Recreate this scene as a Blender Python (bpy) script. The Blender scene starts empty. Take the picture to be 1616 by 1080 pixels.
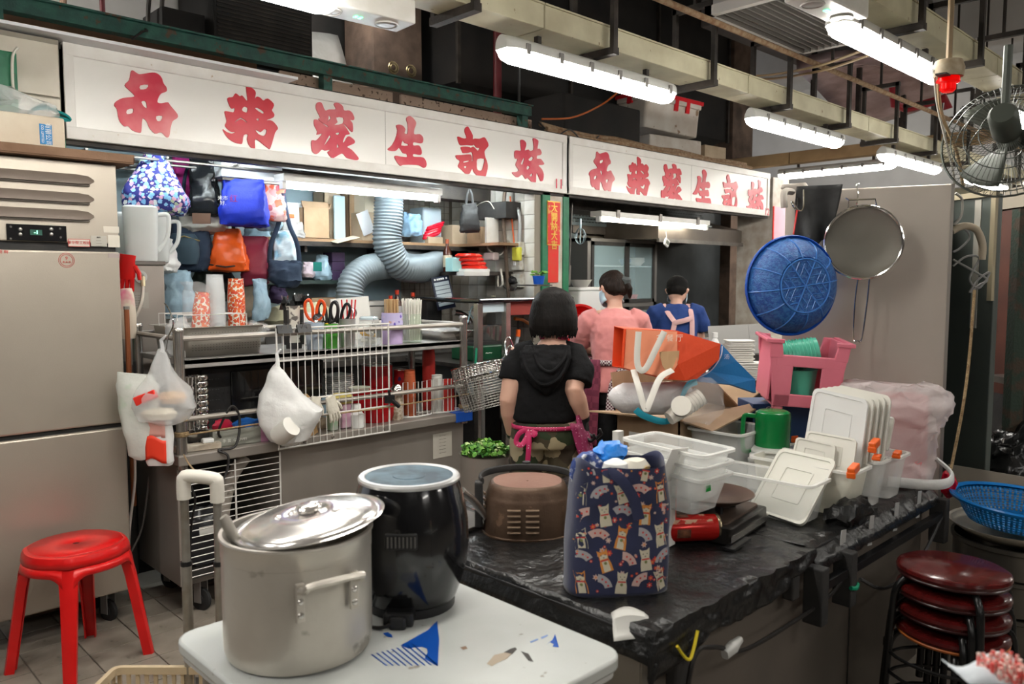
import bpy,bmesh,math,random
from mathutils import Vector,Matrix,noise
sc=bpy.context.scene
C=sc.collection
R=math.radians
H=1.55;FPX=1256.0;PITCH=R(4.55);YAW=R(45.8)
cd=bpy.data.cameras.new('camera');cam=bpy.data.objects.new('camera',cd);C.objects.link(cam)
cam.location=(0,0,H);cam.rotation_euler=(math.pi/2-PITCH,0,YAW-math.pi/2)
cd.sensor_width=36;cd.lens=36*FPX/1616;cd.clip_start=.05;cd.clip_end=100
cd.dof.use_dof=True;cd.dof.focus_distance=3.9;cd.dof.aperture_fstop=4.5
sc.camera=cam
wd=bpy.data.worlds.new('world');sc.world=wd;wd.use_nodes=True
wd.node_tree.nodes['Background'].inputs[0].default_value=(.9,.93,1,1)
wd.node_tree.nodes['Background'].inputs[1].default_value=.5
sc.view_settings.view_transform='Standard';sc.view_settings.look='None'
sc.view_settings.gamma=1;sc.view_settings.use_curve_mapping=False
sc.view_settings.exposure=0.70
LAMP=26.0;STALL_LAMP=52.0
sc.cycles.use_denoising=True
sc.cycles.max_bounces=7;sc.cycles.diffuse_bounces=3;sc.cycles.glossy_bounces=4
sc.cycles.transparent_max_bounces=16;sc.cycles.transmission_bounces=5
sc.cycles.sample_clamp_indirect=6;sc.cycles.caustics_reflective=False;sc.cycles.caustics_refractive=False
ca,sa,cp,sp=math.cos(YAW),math.sin(YAW),math.cos(PITCH),math.sin(PITCH)
FW=Vector((ca*cp,sa*cp,-sp));RT=Vector((sa,-ca,0));UP=Vector((ca*sp,sa*sp,cp))
VROT=YAW-math.pi/2
def at(u,v,X=None,Y=None,Z=None,D=None):
    "the point of the market seen at photograph pixel (u, v), on the plane X=, Y= or Z=, or D metres ahead"
    d=FW+RT*((u-808)/FPX)+UP*((540-v)/FPX)
    if X is not None:k=X/d.x
    elif Y is not None:k=Y/d.y
    elif Z is not None:k=(Z-H)/d.z
    else:k=D/(d.x*ca+d.y*sa)
    return Vector((d.x*k,d.y*k,H+d.z*k))
def on(u,z,Y=None,X=None,D=None):
    "point at height z under column u"
    v=440.
    for _ in range(12):
        p=at(u,v,X=X,Y=Y,D=D);v+=(p.z-z)*FPX/max(.3,dep(p))*.9
    return Vector((p.x,p.y,z))
def dep(p):return p.x*ca+p.y*sa
MATS={}
def mat(name,c=(.5,.5,.5),r=.5,m=0,c2=None,sc_=6,lo=.35,hi=.65,bump=0,bs=80,st=(1,1,1),alpha=1,trans=0,emit=0,coat=0,sheen=0,det=4,dist=0,ior=1.45,spots=None):
    if name in MATS:return MATS[name]
    M=bpy.data.materials.new(name);M.use_nodes=True;MATS[name]=M
    nt=M.node_tree;b=nt.nodes['Principled BSDF'];L=nt.links
    I=b.inputs
    I['Base Color'].default_value=(*c,1);I['Roughness'].default_value=r;I['Metallic'].default_value=m
    I['Alpha'].default_value=alpha;I['Transmission Weight'].default_value=trans;I['IOR'].default_value=ior
    I['Coat Weight'].default_value=coat;I['Sheen Weight'].default_value=sheen
    if emit:
        I['Emission Color'].default_value=(*c,1);I['Emission Strength'].default_value=emit
    if c2 or bump or spots:
        tc=nt.nodes.new('ShaderNodeTexCoord');mp=nt.nodes.new('ShaderNodeMapping')
        mp.inputs['Scale'].default_value=st;L.new(tc.outputs['Object'],mp.inputs[0])
    if c2:
        n=nt.nodes.new('ShaderNodeTexNoise');n.inputs['Scale'].default_value=sc_;n.inputs['Detail'].default_value=det
        n.inputs['Distortion'].default_value=dist
        L.new(mp.outputs[0],n.inputs[0])
        rp=nt.nodes.new('ShaderNodeValToRGB');e=rp.color_ramp.elements
        e[0].position=lo;e[1].position=hi;e[0].color=(*c,1);e[1].color=(*c2,1)
        L.new(n.outputs[0],rp.inputs[0]);out=rp.outputs[0]
        if spots:
            n2=nt.nodes.new('ShaderNodeTexNoise');n2.inputs['Scale'].default_value=spots[1];n2.inputs['Detail'].default_value=6
            L.new(tc.outputs['Object'],n2.inputs[0])
            r2=nt.nodes.new('ShaderNodeValToRGB');f=r2.color_ramp.elements
            f[0].position=spots[2];f[1].position=spots[2]+.04;f[0].color=(0,0,0,1);f[1].color=(1,1,1,1)
            L.new(n2.outputs[0],r2.inputs[0])
            mx=nt.nodes.new('ShaderNodeMix');mx.data_type='RGBA'
            L.new(r2.outputs[0],mx.inputs[0]);L.new(out,mx.inputs[6]);mx.inputs[7].default_value=(*spots[0],1)
            out=mx.outputs[2]
        L.new(out,I['Base Color'])
        if emit:L.new(out,I['Emission Color'])
    if bump:
        n=nt.nodes.new('ShaderNodeTexNoise');n.inputs['Scale'].default_value=bs;n.inputs['Detail'].default_value=3
        L.new(mp.outputs[0],n.inputs[0])
        bp=nt.nodes.new('ShaderNodeBump');bp.inputs['Strength'].default_value=bump;bp.inputs['Distance'].default_value=.01
        L.new(n.outputs[0],bp.inputs['Height']);L.new(bp.outputs[0],I['Normal'])
    return M
def vor_mat(name,cols,base,scale=30,thr=.35,r=.7,st=(1,1,1),rnd=1,sheen=0,alpha=1,emit=0):
    "printed cloth or paper: scattered blobs of several colours on a base colour"
    M=bpy.data.materials.new(name);M.use_nodes=True;MATS[name]=M
    nt=M.node_tree;b=nt.nodes['Principled BSDF'];L=nt.links
    tc=nt.nodes.new('ShaderNodeTexCoord');mp=nt.nodes.new('ShaderNodeMapping');mp.inputs['Scale'].default_value=st
    L.new(tc.outputs['Object'],mp.inputs[0])
    nz=nt.nodes.new('ShaderNodeTexNoise');nz.inputs['Scale'].default_value=scale*1.5;L.new(mp.outputs[0],nz.inputs[0])
    va=nt.nodes.new('ShaderNodeMix');va.data_type='RGBA';va.blend_type='LINEAR_LIGHT';va.inputs[0].default_value=.35/scale
    L.new(mp.outputs[0],va.inputs[6]);L.new(nz.outputs[1],va.inputs[7])
    v=nt.nodes.new('ShaderNodeTexVoronoi');v.inputs['Scale'].default_value=scale;v.inputs['Randomness'].default_value=rnd
    L.new(va.outputs[2],v.inputs[0])
    sep=nt.nodes.new('ShaderNodeSeparateColor');L.new(v.outputs['Color'],sep.inputs[0])
    rp=nt.nodes.new('ShaderNodeValToRGB');rp.color_ramp.interpolation='CONSTANT';e=rp.color_ramp.elements
    for i,c in enumerate(cols):
        if i<2:e[i].position=i/len(cols);q=e[i]
        else:q=e.new(i/len(cols))
        q.color=(*c,1)
    L.new(sep.outputs[0],rp.inputs[0])
    lt=nt.nodes.new('ShaderNodeMath');lt.operation='LESS_THAN';lt.inputs[1].default_value=thr
    L.new(v.outputs['Distance'],lt.inputs[0])
    mx=nt.nodes.new('ShaderNodeMix');mx.data_type='RGBA';L.new(lt.outputs[0],mx.inputs[0])
    mx.inputs[6].default_value=(*base,1);L.new(rp.outputs[0],mx.inputs[7])
    L.new(mx.outputs[2],b.inputs['Base Color']);b.inputs['Roughness'].default_value=r;b.inputs['Sheen Weight'].default_value=sheen
    b.inputs['Alpha'].default_value=alpha
    return M
def check_mat(name,c1,c2,scale,r=.7):
    M=bpy.data.materials.new(name);M.use_nodes=True;MATS[name]=M
    nt=M.node_tree;b=nt.nodes['Principled BSDF']
    tc=nt.nodes.new('ShaderNodeTexCoord');k=nt.nodes.new('ShaderNodeTexChecker')
    k.inputs['Scale'].default_value=scale;k.inputs[1].default_value=(*c1,1);k.inputs[2].default_value=(*c2,1)
    nt.links.new(tc.outputs['Object'],k.inputs[0]);nt.links.new(k.outputs[0],b.inputs['Base Color']);b.inputs['Roughness'].default_value=r
    return M
STEEL=mat('brushed steel',(.50,.465,.42),.34,.75,(.40,.365,.33),5,st=(1,1,14),bump=.05,bs=30)
STEELD=mat('dark steel',(.22,.20,.18),.35,.8,(.13,.12,.11),6,bump=.05)
STEELC=mat('clean steel',(.68,.66,.63),.22,.9,(.55,.53,.5),4)
STEELW=mat('greasy warm steel',(.40,.36,.32),.36,.45,(.30,.27,.24),2,st=(1,1,.4),bump=.08,bs=20)
CHROME=mat('chrome',(.8,.79,.77),.12,1)
ALU=mat('dull aluminium',(.66,.62,.55),.36,.6,(.54,.50,.44),5,bump=.06,bs=60,spots=((.30,.27,.22),9,.66))
IRONP=mat('rusty iron',(.16,.075,.045),.6,.3,(.30,.15,.09),14,bump=.25,bs=90)
RUST=mat('rust pipe',(.22,.12,.06),.8,.1,(.34,.24,.15),30,bump=.2)
WHITE=mat('white enamel',(.80,.79,.76),.35,0,(.70,.68,.63),9)
WHITEP=mat('white plastic',(.82,.82,.80),.4)
CREAM=mat('cream trunking',(.60,.565,.40),.5,0,(.48,.44,.30),6,bump=.05,spots=((.22,.14,.07),22,.66))
BLACK=mat('black plastic',(.012,.012,.013),.35)
BLACKM=mat('matt black',(.02,.02,.02),.75,0,(.035,.032,.03),12,bump=.1)
BLACKG=mat('gloss black',(.008,.008,.009),.12,0,coat=.6)
DARKFR=mat('dark sooty metal',(.018,.015,.013),.6,.2,(.05,.04,.033),10,bump=.15)
RED=mat('red plastic',(.72,.012,.012),.28,0,(.62,.008,.008),5)
REDP=mat('red paper',(.78,.035,.02),.6)
GREENP=mat('green paint',(.02,.20,.09),.45,0,(.015,.14,.07),14,bump=.1,spots=((.09,.06,.04),25,.68))
TEAL=mat('peeling teal paint',(.03,.12,.09),.5,0,(.02,.07,.06),18,bump=.25,spots=((.10,.055,.035),20,.6))
KRAFT=mat('corrugated cardboard',(.42,.285,.175),.85,0,(.35,.23,.135),8,bump=.1,bs=40)
KRAFTL=mat('pale cardboard',(.52,.41,.29),.85,0,(.44,.34,.23),8,bump=.1,bs=40)
TILEW=mat('white tile',(.86,.83,.77),.22,0,(.62,.58,.50),3,bump=.03)
GROUT=mat('dirty grout',(.30,.27,.22),.9)
CLEAR=mat('clear plastic',(.88,.90,.88),.22,0,alpha=.30)
CLEARW=mat('cloudy plastic',(.86,.89,.87),.3,0,alpha=.86)
FROST=mat('frosted polypropylene',(.78,.78,.73),.35,0,alpha=.80)
FILM=mat('thin plastic film',(.92,.93,.93),.15,0,alpha=.34,bump=.6,bs=25)
FILMW=mat('white carrier bag film',(.86,.86,.84),.35,0,alpha=.86,bump=.5,bs=22)
FILMB=mat('bluish plastic film',(.42,.60,.72),.25,0,alpha=.72,bump=.7,bs=20)
GLASS=mat('glass',(.9,.97,.95),.05,0,alpha=.22)
PAPER=mat('white paper',(.80,.79,.74),.8)
BLUEP=mat('blue plastic',(.01,.085,.45),.3)
ORANGE=mat('orange plastic',(.85,.13,.015),.35)
RUBBER=mat('black rubber',(.02,.02,.02),.8)
ROPE=mat('jute rope',(.42,.30,.16),.9,0,(.25,.16,.08),60,bump=.5,bs=200)
WOOD=mat('pale wood',(.62,.42,.22),.6,0,(.50,.32,.15),12,st=(1,1,.2))
class MB:
    def __init__(s):s.v=[];s.f=[];s.m=[];s.mi=0
    def add(s,vs,fs,X=None):
        o=len(s.v)
        s.v+=[tuple(X@Vector(q)) if X is not None else tuple(q) for q in vs]
        s.f+=[tuple(i+o for i in q) for q in fs];s.m+=[s.mi]*len(fs)
        return s
    def mt(s,i):s.mi=i;return s
    def b(s,x0,x1,y0,y1,z0,z1,X=None):
        return s.add([(x,y,z) for z in(z0,z1) for y in(y0,y1) for x in(x0,x1)],
                     [(0,2,3,1),(4,5,7,6),(0,1,5,4),(2,6,7,3),(0,4,6,2),(1,3,7,5)],X)
    def rings(s,rs,cap=True,closed=False,loop=False):
        n=len(rs[0]);vs=[q for r_ in rs for q in r_];fs=[]
        k=len(rs)
        for i in range(k if loop else k-1):
            for j in range(n if not closed else n-1):
                a,b_=i*n+j,i*n+(j+1)%n;c,d=((i+1)%k)*n+(j+1)%n,((i+1)%k)*n+j
                fs.append((a,b_,c,d))
        if cap and not loop:
            fs.append(tuple(range(n-1,-1,-1)));fs.append(tuple((k-1)*n+j for j in range(n)))
        return s.add(vs,fs)
    def tube(s,pts,r,n=8,cap=True,loop=False,sq=1.0,up=None):
        pts=[Vector(p) for p in pts];k=len(pts)
        rr=r if isinstance(r,(list,tuple)) else[r]*k
        rs=[];ref=None
        for i in range(k):
            if loop:t=pts[(i+1)%k]-pts[i-1]
            else:t=pts[min(i+1,k-1)]-pts[max(i-1,0)]
            if t.length<1e-9:t=Vector((0,0,1))
            t.normalize()
            if ref is None:
                ref=Vector(up) if up else(Vector((0,0,1)) if abs(t.z)<.9 else Vector((1,0,0)))
            u_=ref-t*ref.dot(t)
            if u_.length<1e-6:u_=t.orthogonal()
            u_.normalize();w=t.cross(u_);ref=u_
            ra=rr[i] if isinstance(rr[i],(list,tuple)) else(rr[i],rr[i]*sq)
            rs.append([pts[i]+u_*(ra[0]*math.cos(2*math.pi*j/n))+w*(ra[1]*math.sin(2*math.pi*j/n)) for j in range(n)])
        return s.rings(rs,cap,loop=loop)
    def lathe(s,prof,n=32,c=(0,0,0),sx=1,sy=1,X=None,cap=False,a0=0,a1=None):
        vs=[];fs=[];full=a1 is None
        m=n if full else n+1;a1=a0+2*math.pi if full else a1
        for(r_,z) in prof:
            for j in range(m):
                t=a0+(a1-a0)*j/n;vs.append((c[0]+r_*math.cos(t)*sx,c[1]+r_*math.sin(t)*sy,c[2]+z))
        for i in range(len(prof)-1):
            for j in range(n):
                fs.append((i*m+j,i*m+(j+1)%m,(i+1)*m+(j+1)%m,(i+1)*m+j))
        if cap:fs.append(tuple(range(m-1,-1,-1)));fs.append(tuple((len(prof)-1)*m+j for j in range(m)))
        return s.add(vs,fs,X)
    def grid(s,fn,nu,nv):
        vs=[fn(i/nu,j/nv) for j in range(nv+1) for i in range(nu+1)]
        return s.add(vs,[(j*(nu+1)+i,j*(nu+1)+i+1,(j+1)*(nu+1)+i+1,(j+1)*(nu+1)+i) for j in range(nv) for i in range(nu)])
    def poly(s,pts,X=None):
        return s.add(pts,[tuple(range(len(pts)))],X)
    def prism(s,p2,z0,z1,X=None):
        n=len(p2)
        return s.add([(x,y,z0) for x,y in p2]+[(x,y,z1) for x,y in p2],
                     [tuple(range(n-1,-1,-1)),tuple(range(n,2*n))]+[(i,(i+1)%n,(i+1)%n+n,i+n) for i in range(n)],X)
    def rbox(s,x0,x1,y0,y1,z0,z1,r=.01,n=4,X=None):
        return s.prism(rrect(x0,x1,y0,y1,r,n),z0,z1,X)
def rrect(x0,x1,y0,y1,r,n=4):
    out=[]
    for cx,cy,a in((x1-r,y1-r,0),(x0+r,y1-r,90),(x0+r,y0+r,180),(x1-r,y0+r,270)):
        for k in range(n+1):t=R(a+90*k/n);out.append((cx+r*math.cos(t),cy+r*math.sin(t)))
    return out
def smooth_path(pts,n=6):
    pts=[Vector(p) for p in pts];out=[]
    for i in range(len(pts)-1):
        p0,p1,p2,p3=pts[max(i-1,0)],pts[i],pts[i+1],pts[min(i+2,len(pts)-1)]
        for k in range(n):
            t=k/n
            out.append(.5*((2*p1)+(p2-p0)*t+(2*p0-5*p1+4*p2-p3)*t*t+(3*p1-p0-3*p2+p3)*t**3))
    out.append(pts[-1]);return out
def rootmat(o):
    while o.parent:o=o.parent
    return Matrix.Translation(o.location)@o.rotation_euler.to_matrix().to_4x4()
def obj(name,mb,mats,parent=None,smooth=True,bevel=0,world=False,solid=0,sub=0,ang=38,bseg=2):
    me=bpy.data.meshes.new(name);vs=mb.v
    if world and parent is not None:
        I=rootmat(parent).inverted();vs=[tuple(I@Vector(q)) for q in vs]
    me.from_pydata(vs,[],mb.f)
    mats=mats if isinstance(mats,(list,tuple)) else[mats]
    for q in mats:me.materials.append(q)
    me.polygons.foreach_set('material_index',mb.m)
    if smooth:
        me.polygons.foreach_set('use_smooth',[True]*len(me.polygons))
        me.set_sharp_from_angle(angle=R(ang))
    me.update()
    o=bpy.data.objects.new(name,me);C.objects.link(o)
    if parent is not None:o.parent=parent
    if solid:q=o.modifiers.new('t','SOLIDIFY');q.thickness=solid;q.offset=0
    if sub:q=o.modifiers.new('s','SUBSURF');q.levels=sub;q.render_levels=sub
    if bevel:q=o.modifiers.new('b','BEVEL');q.width=bevel;q.segments=bseg;q.limit_method='ANGLE';q.angle_limit=R(40)
    return o
def tag(o,label,cat,group=None,kind=None):
    o['label']=label;o['category']=cat
    if group:o['group']=group
    if kind:o['kind']=kind
    return o
def T(name,label,cat,loc=(0,0,0),rz=0,group=None,rot=None):
    o=bpy.data.objects.new(name,None);C.objects.link(o);o.empty_display_size=.05
    o.location=loc;o.rotation_euler=rot if rot else(0,0,rz)
    return tag(o,label,cat,group)
def S(name,mb,m,parent=None,**k):
    o=obj(name,mb,m,parent,**k)
    if parent is None:o['kind']='structure'
    return o
def dup(o,loc=None,rz=None,label=None,rot=None,parent=None):
    c=o.copy();C.objects.link(c)
    if parent is not None:c.parent=parent
    if loc is not None:c.location=loc
    if rz is not None:c.rotation_euler=(0,0,rz)
    if rot is not None:c.rotation_euler=rot
    if label:c['label']=label
    for ch in list(o.children):
        dup(ch,parent=c)
    return c
def solo(name,mb,m,label,cat,loc=(0,0,0),rz=0,group=None,rot=None,**k):
    o=obj(name,mb,m,**k);o.location=loc;o.rotation_euler=rot if rot else(0,0,rz)
    return tag(o,label,cat,group)
FRONT=Matrix(((1,0,0,0),(0,0,-1,0),(0,1,0,0),(0,0,0,1)))
def text(name,s,size,X,m,parent=None,ext=.0008,bold=0,align='CENTER',world=False):
    cu=bpy.data.curves.new(name,'FONT');cu.body=s;cu.size=size;cu.extrude=ext;cu.offset=bold
    cu.align_x=align;cu.align_y='CENTER';cu.resolution_u=2
    o=bpy.data.objects.new(name,cu);C.objects.link(o)
    dg=bpy.context.evaluated_depsgraph_get();me=bpy.data.meshes.new_from_object(o.evaluated_get(dg))
    bpy.data.objects.remove(o)
    if world and parent is not None:X=rootmat(parent).inverted()@X
    me.transform(X);me.materials.clear();me.materials.append(m)
    o=bpy.data.objects.new(name,me);C.objects.link(o)
    if parent is not None:o.parent=parent
    return o
def T3(x,y,z):return Matrix.Translation((x,y,z))
def RZ(a):return Matrix.Rotation(a,4,'Z')
def RX(a):return Matrix.Rotation(a,4,'X')
def RY(a):return Matrix.Rotation(a,4,'Y')
def ipoly(name,outer,holes,m,parent,X,d=.004,sm=3):
    "filled outline with holes (curve), turned into a mesh"
    cu=bpy.data.curves.new(name,'CURVE');cu.dimensions='2D';cu.fill_mode='BOTH';cu.extrude=d
    for pl in[outer]+holes:
        q=smooth_loop(pl,sm if len(pl)>8 else 2) if sm else[Vector((*w,0)) for w in pl]
        sp_=cu.splines.new('POLY');sp_.points.add(len(q)-1);sp_.use_cyclic_u=True
        for k,w in enumerate(q):sp_.points[k].co=(w.x,w.y,0,1)
    o=bpy.data.objects.new(name,cu);C.objects.link(o)
    dg=bpy.context.evaluated_depsgraph_get();me=bpy.data.meshes.new_from_object(o.evaluated_get(dg));bpy.data.objects.remove(o)
    me.transform(X);me.materials.clear();me.materials.append(m)
    o=bpy.data.objects.new(name,me);C.objects.link(o)
    if parent is not None:o.parent=parent
    return o
def smooth_loop(pl,n=3):
    P=[Vector((*p,0)) for p in pl];k=len(P);out=[]
    for i in range(k):
        p0,p1,p2,p3=P[i-1],P[i],P[(i+1)%k],P[(i+2)%k]
        for j in range(n):
            t=j/n;out.append(.5*((2*p1)+(p2-p0)*t+(2*p0-5*p1+4*p2-p3)*t*t+(3*p1-p0-3*p2+p3)*t**3))
    return out
def sring(cx,cy,z,rx,ry,n=24,e=2.0,rot=0):
    "superellipse ring, e=2 ellipse, larger = boxier"
    out=[]
    for j in range(n):
        t=2*math.pi*j/n;c,s_=math.cos(t),math.sin(t)
        x=rx*math.copysign(abs(c)**(2/e),c);y=ry*math.copysign(abs(s_)**(2/e),s_)
        out.append((cx+x*math.cos(rot)-y*math.sin(rot),cy+x*math.sin(rot)+y*math.cos(rot),z))
    return out
def crumple(mb,amp,fr,seed=0,keep=None):
    out=[]
    for q in mb.v:
        p=Vector(q)
        d=noise.noise_vector(p*fr+Vector((seed,seed*1.7,0)))*amp+noise.noise_vector(p*fr*2.6+Vector((seed,3,seed)))*amp*.45
        k=1 if keep is None else keep(p)
        out.append(tuple(p+d*k))
    mb.v=out;return mb
def bagmb(prof,n=28,e=3,amp=.008,fr=14,seed=1,sub=2,cap=True,fine=0):
    "soft bag: profile of (z, half width, half depth, x shift, y shift)"
    mb=MB();rs=[]
    for i in range(len(prof)-1):
        for k in range(sub):
            t=k/sub;q=[prof[i][j]*(1-t)+prof[i+1][j]*t for j in range(len(prof[i]))]+[0,0]
            rs.append(sring(q[3],q[4],q[0],q[1],q[2],n,e))
    q=list(prof[-1])+[0,0];rs.append(sring(q[3],q[4],q[0],q[1],q[2],n,e))
    mb.rings(rs,cap);crumple(mb,amp,fr,seed)
    if fine:crumple(mb,fine,fr*3.5,seed+5)
    return mb
# ================== SETTING
YS=4.1
TILEF=mat('beige floor tile',(.30,.26,.215),.42,0,(.22,.19,.155),7,bump=.05,spots=((.12,.10,.08),11,.64))
FLOORM=mat('worn floor',(.24,.21,.175),.5,0,(.15,.13,.11),4,bump=.05)
CEILM=mat('pale concrete',(.72,.71,.69),.8,0,(.62,.61,.59),2,bump=.05)
mb=MB().b(-9,24,-9,12,-.05,0);floor=S('floor',mb,FLOORM,smooth=False)
tm=MB().b(-.1,.1,-.1,.1,0,.006)
t0=None
rnd=random.Random(4)
for i in range(-4,14):
    for j in range(0,13):
        x,y=.854+.205*(i-0)-.205*2,3.585-.205*j+.205*2
        if t0 is None:t0=o=obj('floor_tile',tm,TILEF,floor,smooth=False,bevel=.002)
        else:o=t0.copy();C.objects.link(o)
        o.location=(x,y,0);o.rotation_euler=(rnd.uniform(-.003,.003),rnd.uniform(-.003,.003),rnd.uniform(-.004,.004))
mb=MB().b(-9,24,-9,12,4.6,4.75);S('ceiling',mb,CEILM,smooth=False)
for k,x in enumerate((-3.2,1.0,9.6,13.8,18)):
    S('trim_%d'%(k+1),MB().b(x,x+.45,-9,12,4.1,4.6),CEILM,smooth=False)
WALLM=mat('far dim wall',(.20,.17,.15),.85,0,(.13,.11,.10),1.2)
S('wall_far',MB().b(20,20.2,-9,12,0,4.6),WALLM,smooth=False)
S('wall_beam',MB().b(12.6,12.8,-6,9,2.85,4.6),CEILM,smooth=False)
S('wall_slab',MB().b(-5,3.5,6.6,6.8,2.6,4.6),CEILM,smooth=False)
S('wall_near',MB().b(-9,24,-9.2,-9,0,4.6),WALLM,smooth=False)
S('wall_left',MB().b(-9.2,-9,-9,12,0,4.6),WALLM,smooth=False)
def tiled(name,origin,ux,n_u,n_v,tw,th,normal,m,jit=.001,skip=None):
    base=MB();o3=Vector(origin);U=Vector(ux);N=Vector(normal)
    a,b_=o3,o3+U*(n_u*tw);lo=[min(a[k],b_[k]) for k in range(3)];hi=[max(a[k],b_[k]) for k in range(3)]
    for k in range(2):
        if abs(N[k])>.5:
            if N[k]<0:hi[k]+=.08
            else:lo[k]-=.08
    base.b(lo[0],hi[0],lo[1],hi[1],origin[2],origin[2]+n_v*th);w=S(name,base,GROUT,smooth=False)
    t=MB()
    q=Vector((U.x*tw*.48,U.y*tw*.48,0))
    e=[-q,q];pts=[]
    for z in(-th*.48,th*.48):
        for s_ in e:
            for nn in(-.004,.006):pts.append(s_+N*nn+Vector((0,0,z)))
    t.add(pts,[(0,2,3,1),(4,5,7,6),(0,1,5,4),(2,6,7,3),(0,4,6,2),(1,3,7,5)])
    me0=None
    for i in range(n_u):
        for j in range(n_v):
            if skip and skip(i,j):continue
            if me0 is None:me0=o=obj('wall_tile',t,m,w,smooth=False)
            else:o=me0.copy();C.objects.link(o)
            o.location=o3+U*((i+.5)*tw)+Vector((0,0,(j+.5)*th))+N*rnd.uniform(0,jit)
    return w
BACKT=mat('small wall tile',(.60,.58,.53),.35,0,(.42,.38,.33),3)
S('wall_back',MB().b(.6,8.28,5.1,5.2,0,2.6),GROUT,smooth=False)
bt=MB()
for i in range(100):
    for j in range(26):
        x=1.3+i*.0515;z=.9+j*.0515
        if x<4.2:bt.b(x,x+.047,5.094,5.1,z,z+.047)
o=obj('small_tiles',bt,BACKT,bpy.data.objects['wall_back'],smooth=False);o['kind']='stuff'
wr=tiled('wall_right',(4.26,4.14,.45),(0,1,0),9,17,.105,.105,(-1,0,0),TILEW)
S('wall_partition',MB().b(4.34,4.44,4.14,5.1,0,2.2),GROUT,smooth=False)
WALLB=mat('painted stall wall',(.40,.52,.56),.6,0,(.30,.40,.44),3)
S('trim_6',MB().b(.9,3.7,5.04,5.09,1.3,2.35),WALLB,smooth=False)
pl=S('wall_pillar',MB().b(.80,1.10,4.06,4.5,0,2.62),GROUT,smooth=False)
BIGT=mat('cream wall tile',(.70,.65,.55),.3,0,(.60,.54,.44),4,bump=.03,spots=((.40,.28,.18),16,.68))
for z0,z1 in((1.75,2.10),(2.105,2.36),(2.365,2.60)):
    obj('wall_tile',MB().b(.805,1.095,4.050,4.06,z0,z1-.004),BIGT,pl,smooth=False,bevel=.002)
    obj('wall_tile',MB().b(.788,.798,4.065,4.45,z0,z1-.004),BIGT,pl,smooth=False,bevel=.002)
for k,(u0,u1) in enumerate(((120,134),(852,864),(884,893),(1207,1216))):
    p0,p1=on(u0,0,Y=4.14),on(u1,0,Y=4.14)
    S('post',MB().b(p0.x,p1.x,4.12,4.2,0,2.24),GREENP,smooth=False,bevel=.004)
solo('shutter_box',MB().b(2.35,4.24,4.60,4.76,2.14,2.32),DARKFR,'dark roller shutter box above the bright batten lamp','box',smooth=False)
solo('shutter_box',MB().b(4.46,6.05,4.42,4.72,2.12,2.32),DARKFR,'dark roller shutter box above the twin batten lamp','box',smooth=False)
S('lintel',MB().b(1.13,7.7,4.12,4.18,2.172,2.205),DARKFR,smooth=False)
p0,p1=on(862,0,Y=4.14),on(886,0,Y=4.14)
COLW=mat('stained white paint',(.66,.62,.55),.6,0,(.48,.40,.32),9,bump=.05)
S('pillar',MB().b(p0.x,p1.x,4.13,4.26,0,2.2),COLW,smooth=False)
S('ledge',MB().b(1.1,7.7,4.12,5.1,2.60,2.64),DARKFR,smooth=False)
CONC=mat('sooty concrete',(.17,.115,.085),.9,0,(.07,.05,.04),5,bump=.2)
CONCD=mat('sooty dark concrete',(.035,.03,.028),.9,0,(.06,.045,.035),5)
col=S('column',MB().b(3.60,4.06,5.22,5.62,0,4.6),CONC,smooth=False)
for uu,vv in((621,107),(649,112)):
    q=at(uu,vv,Y=5.2);rg=MB()
    for rr_ in(.045,.028):rg.tube([(q.x+rr_*math.cos(t*.628),5.2,q.z+rr_*math.sin(t*.628)) for t in range(10)],.007,5,loop=True)
    obj('ring_bolt',rg,mat('brass',(.30,.24,.13),.4,.8),col,world=False)
S('column',MB().b(8.3,8.75,4.9,5.5,0,4.6),CONC,smooth=False)
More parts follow.
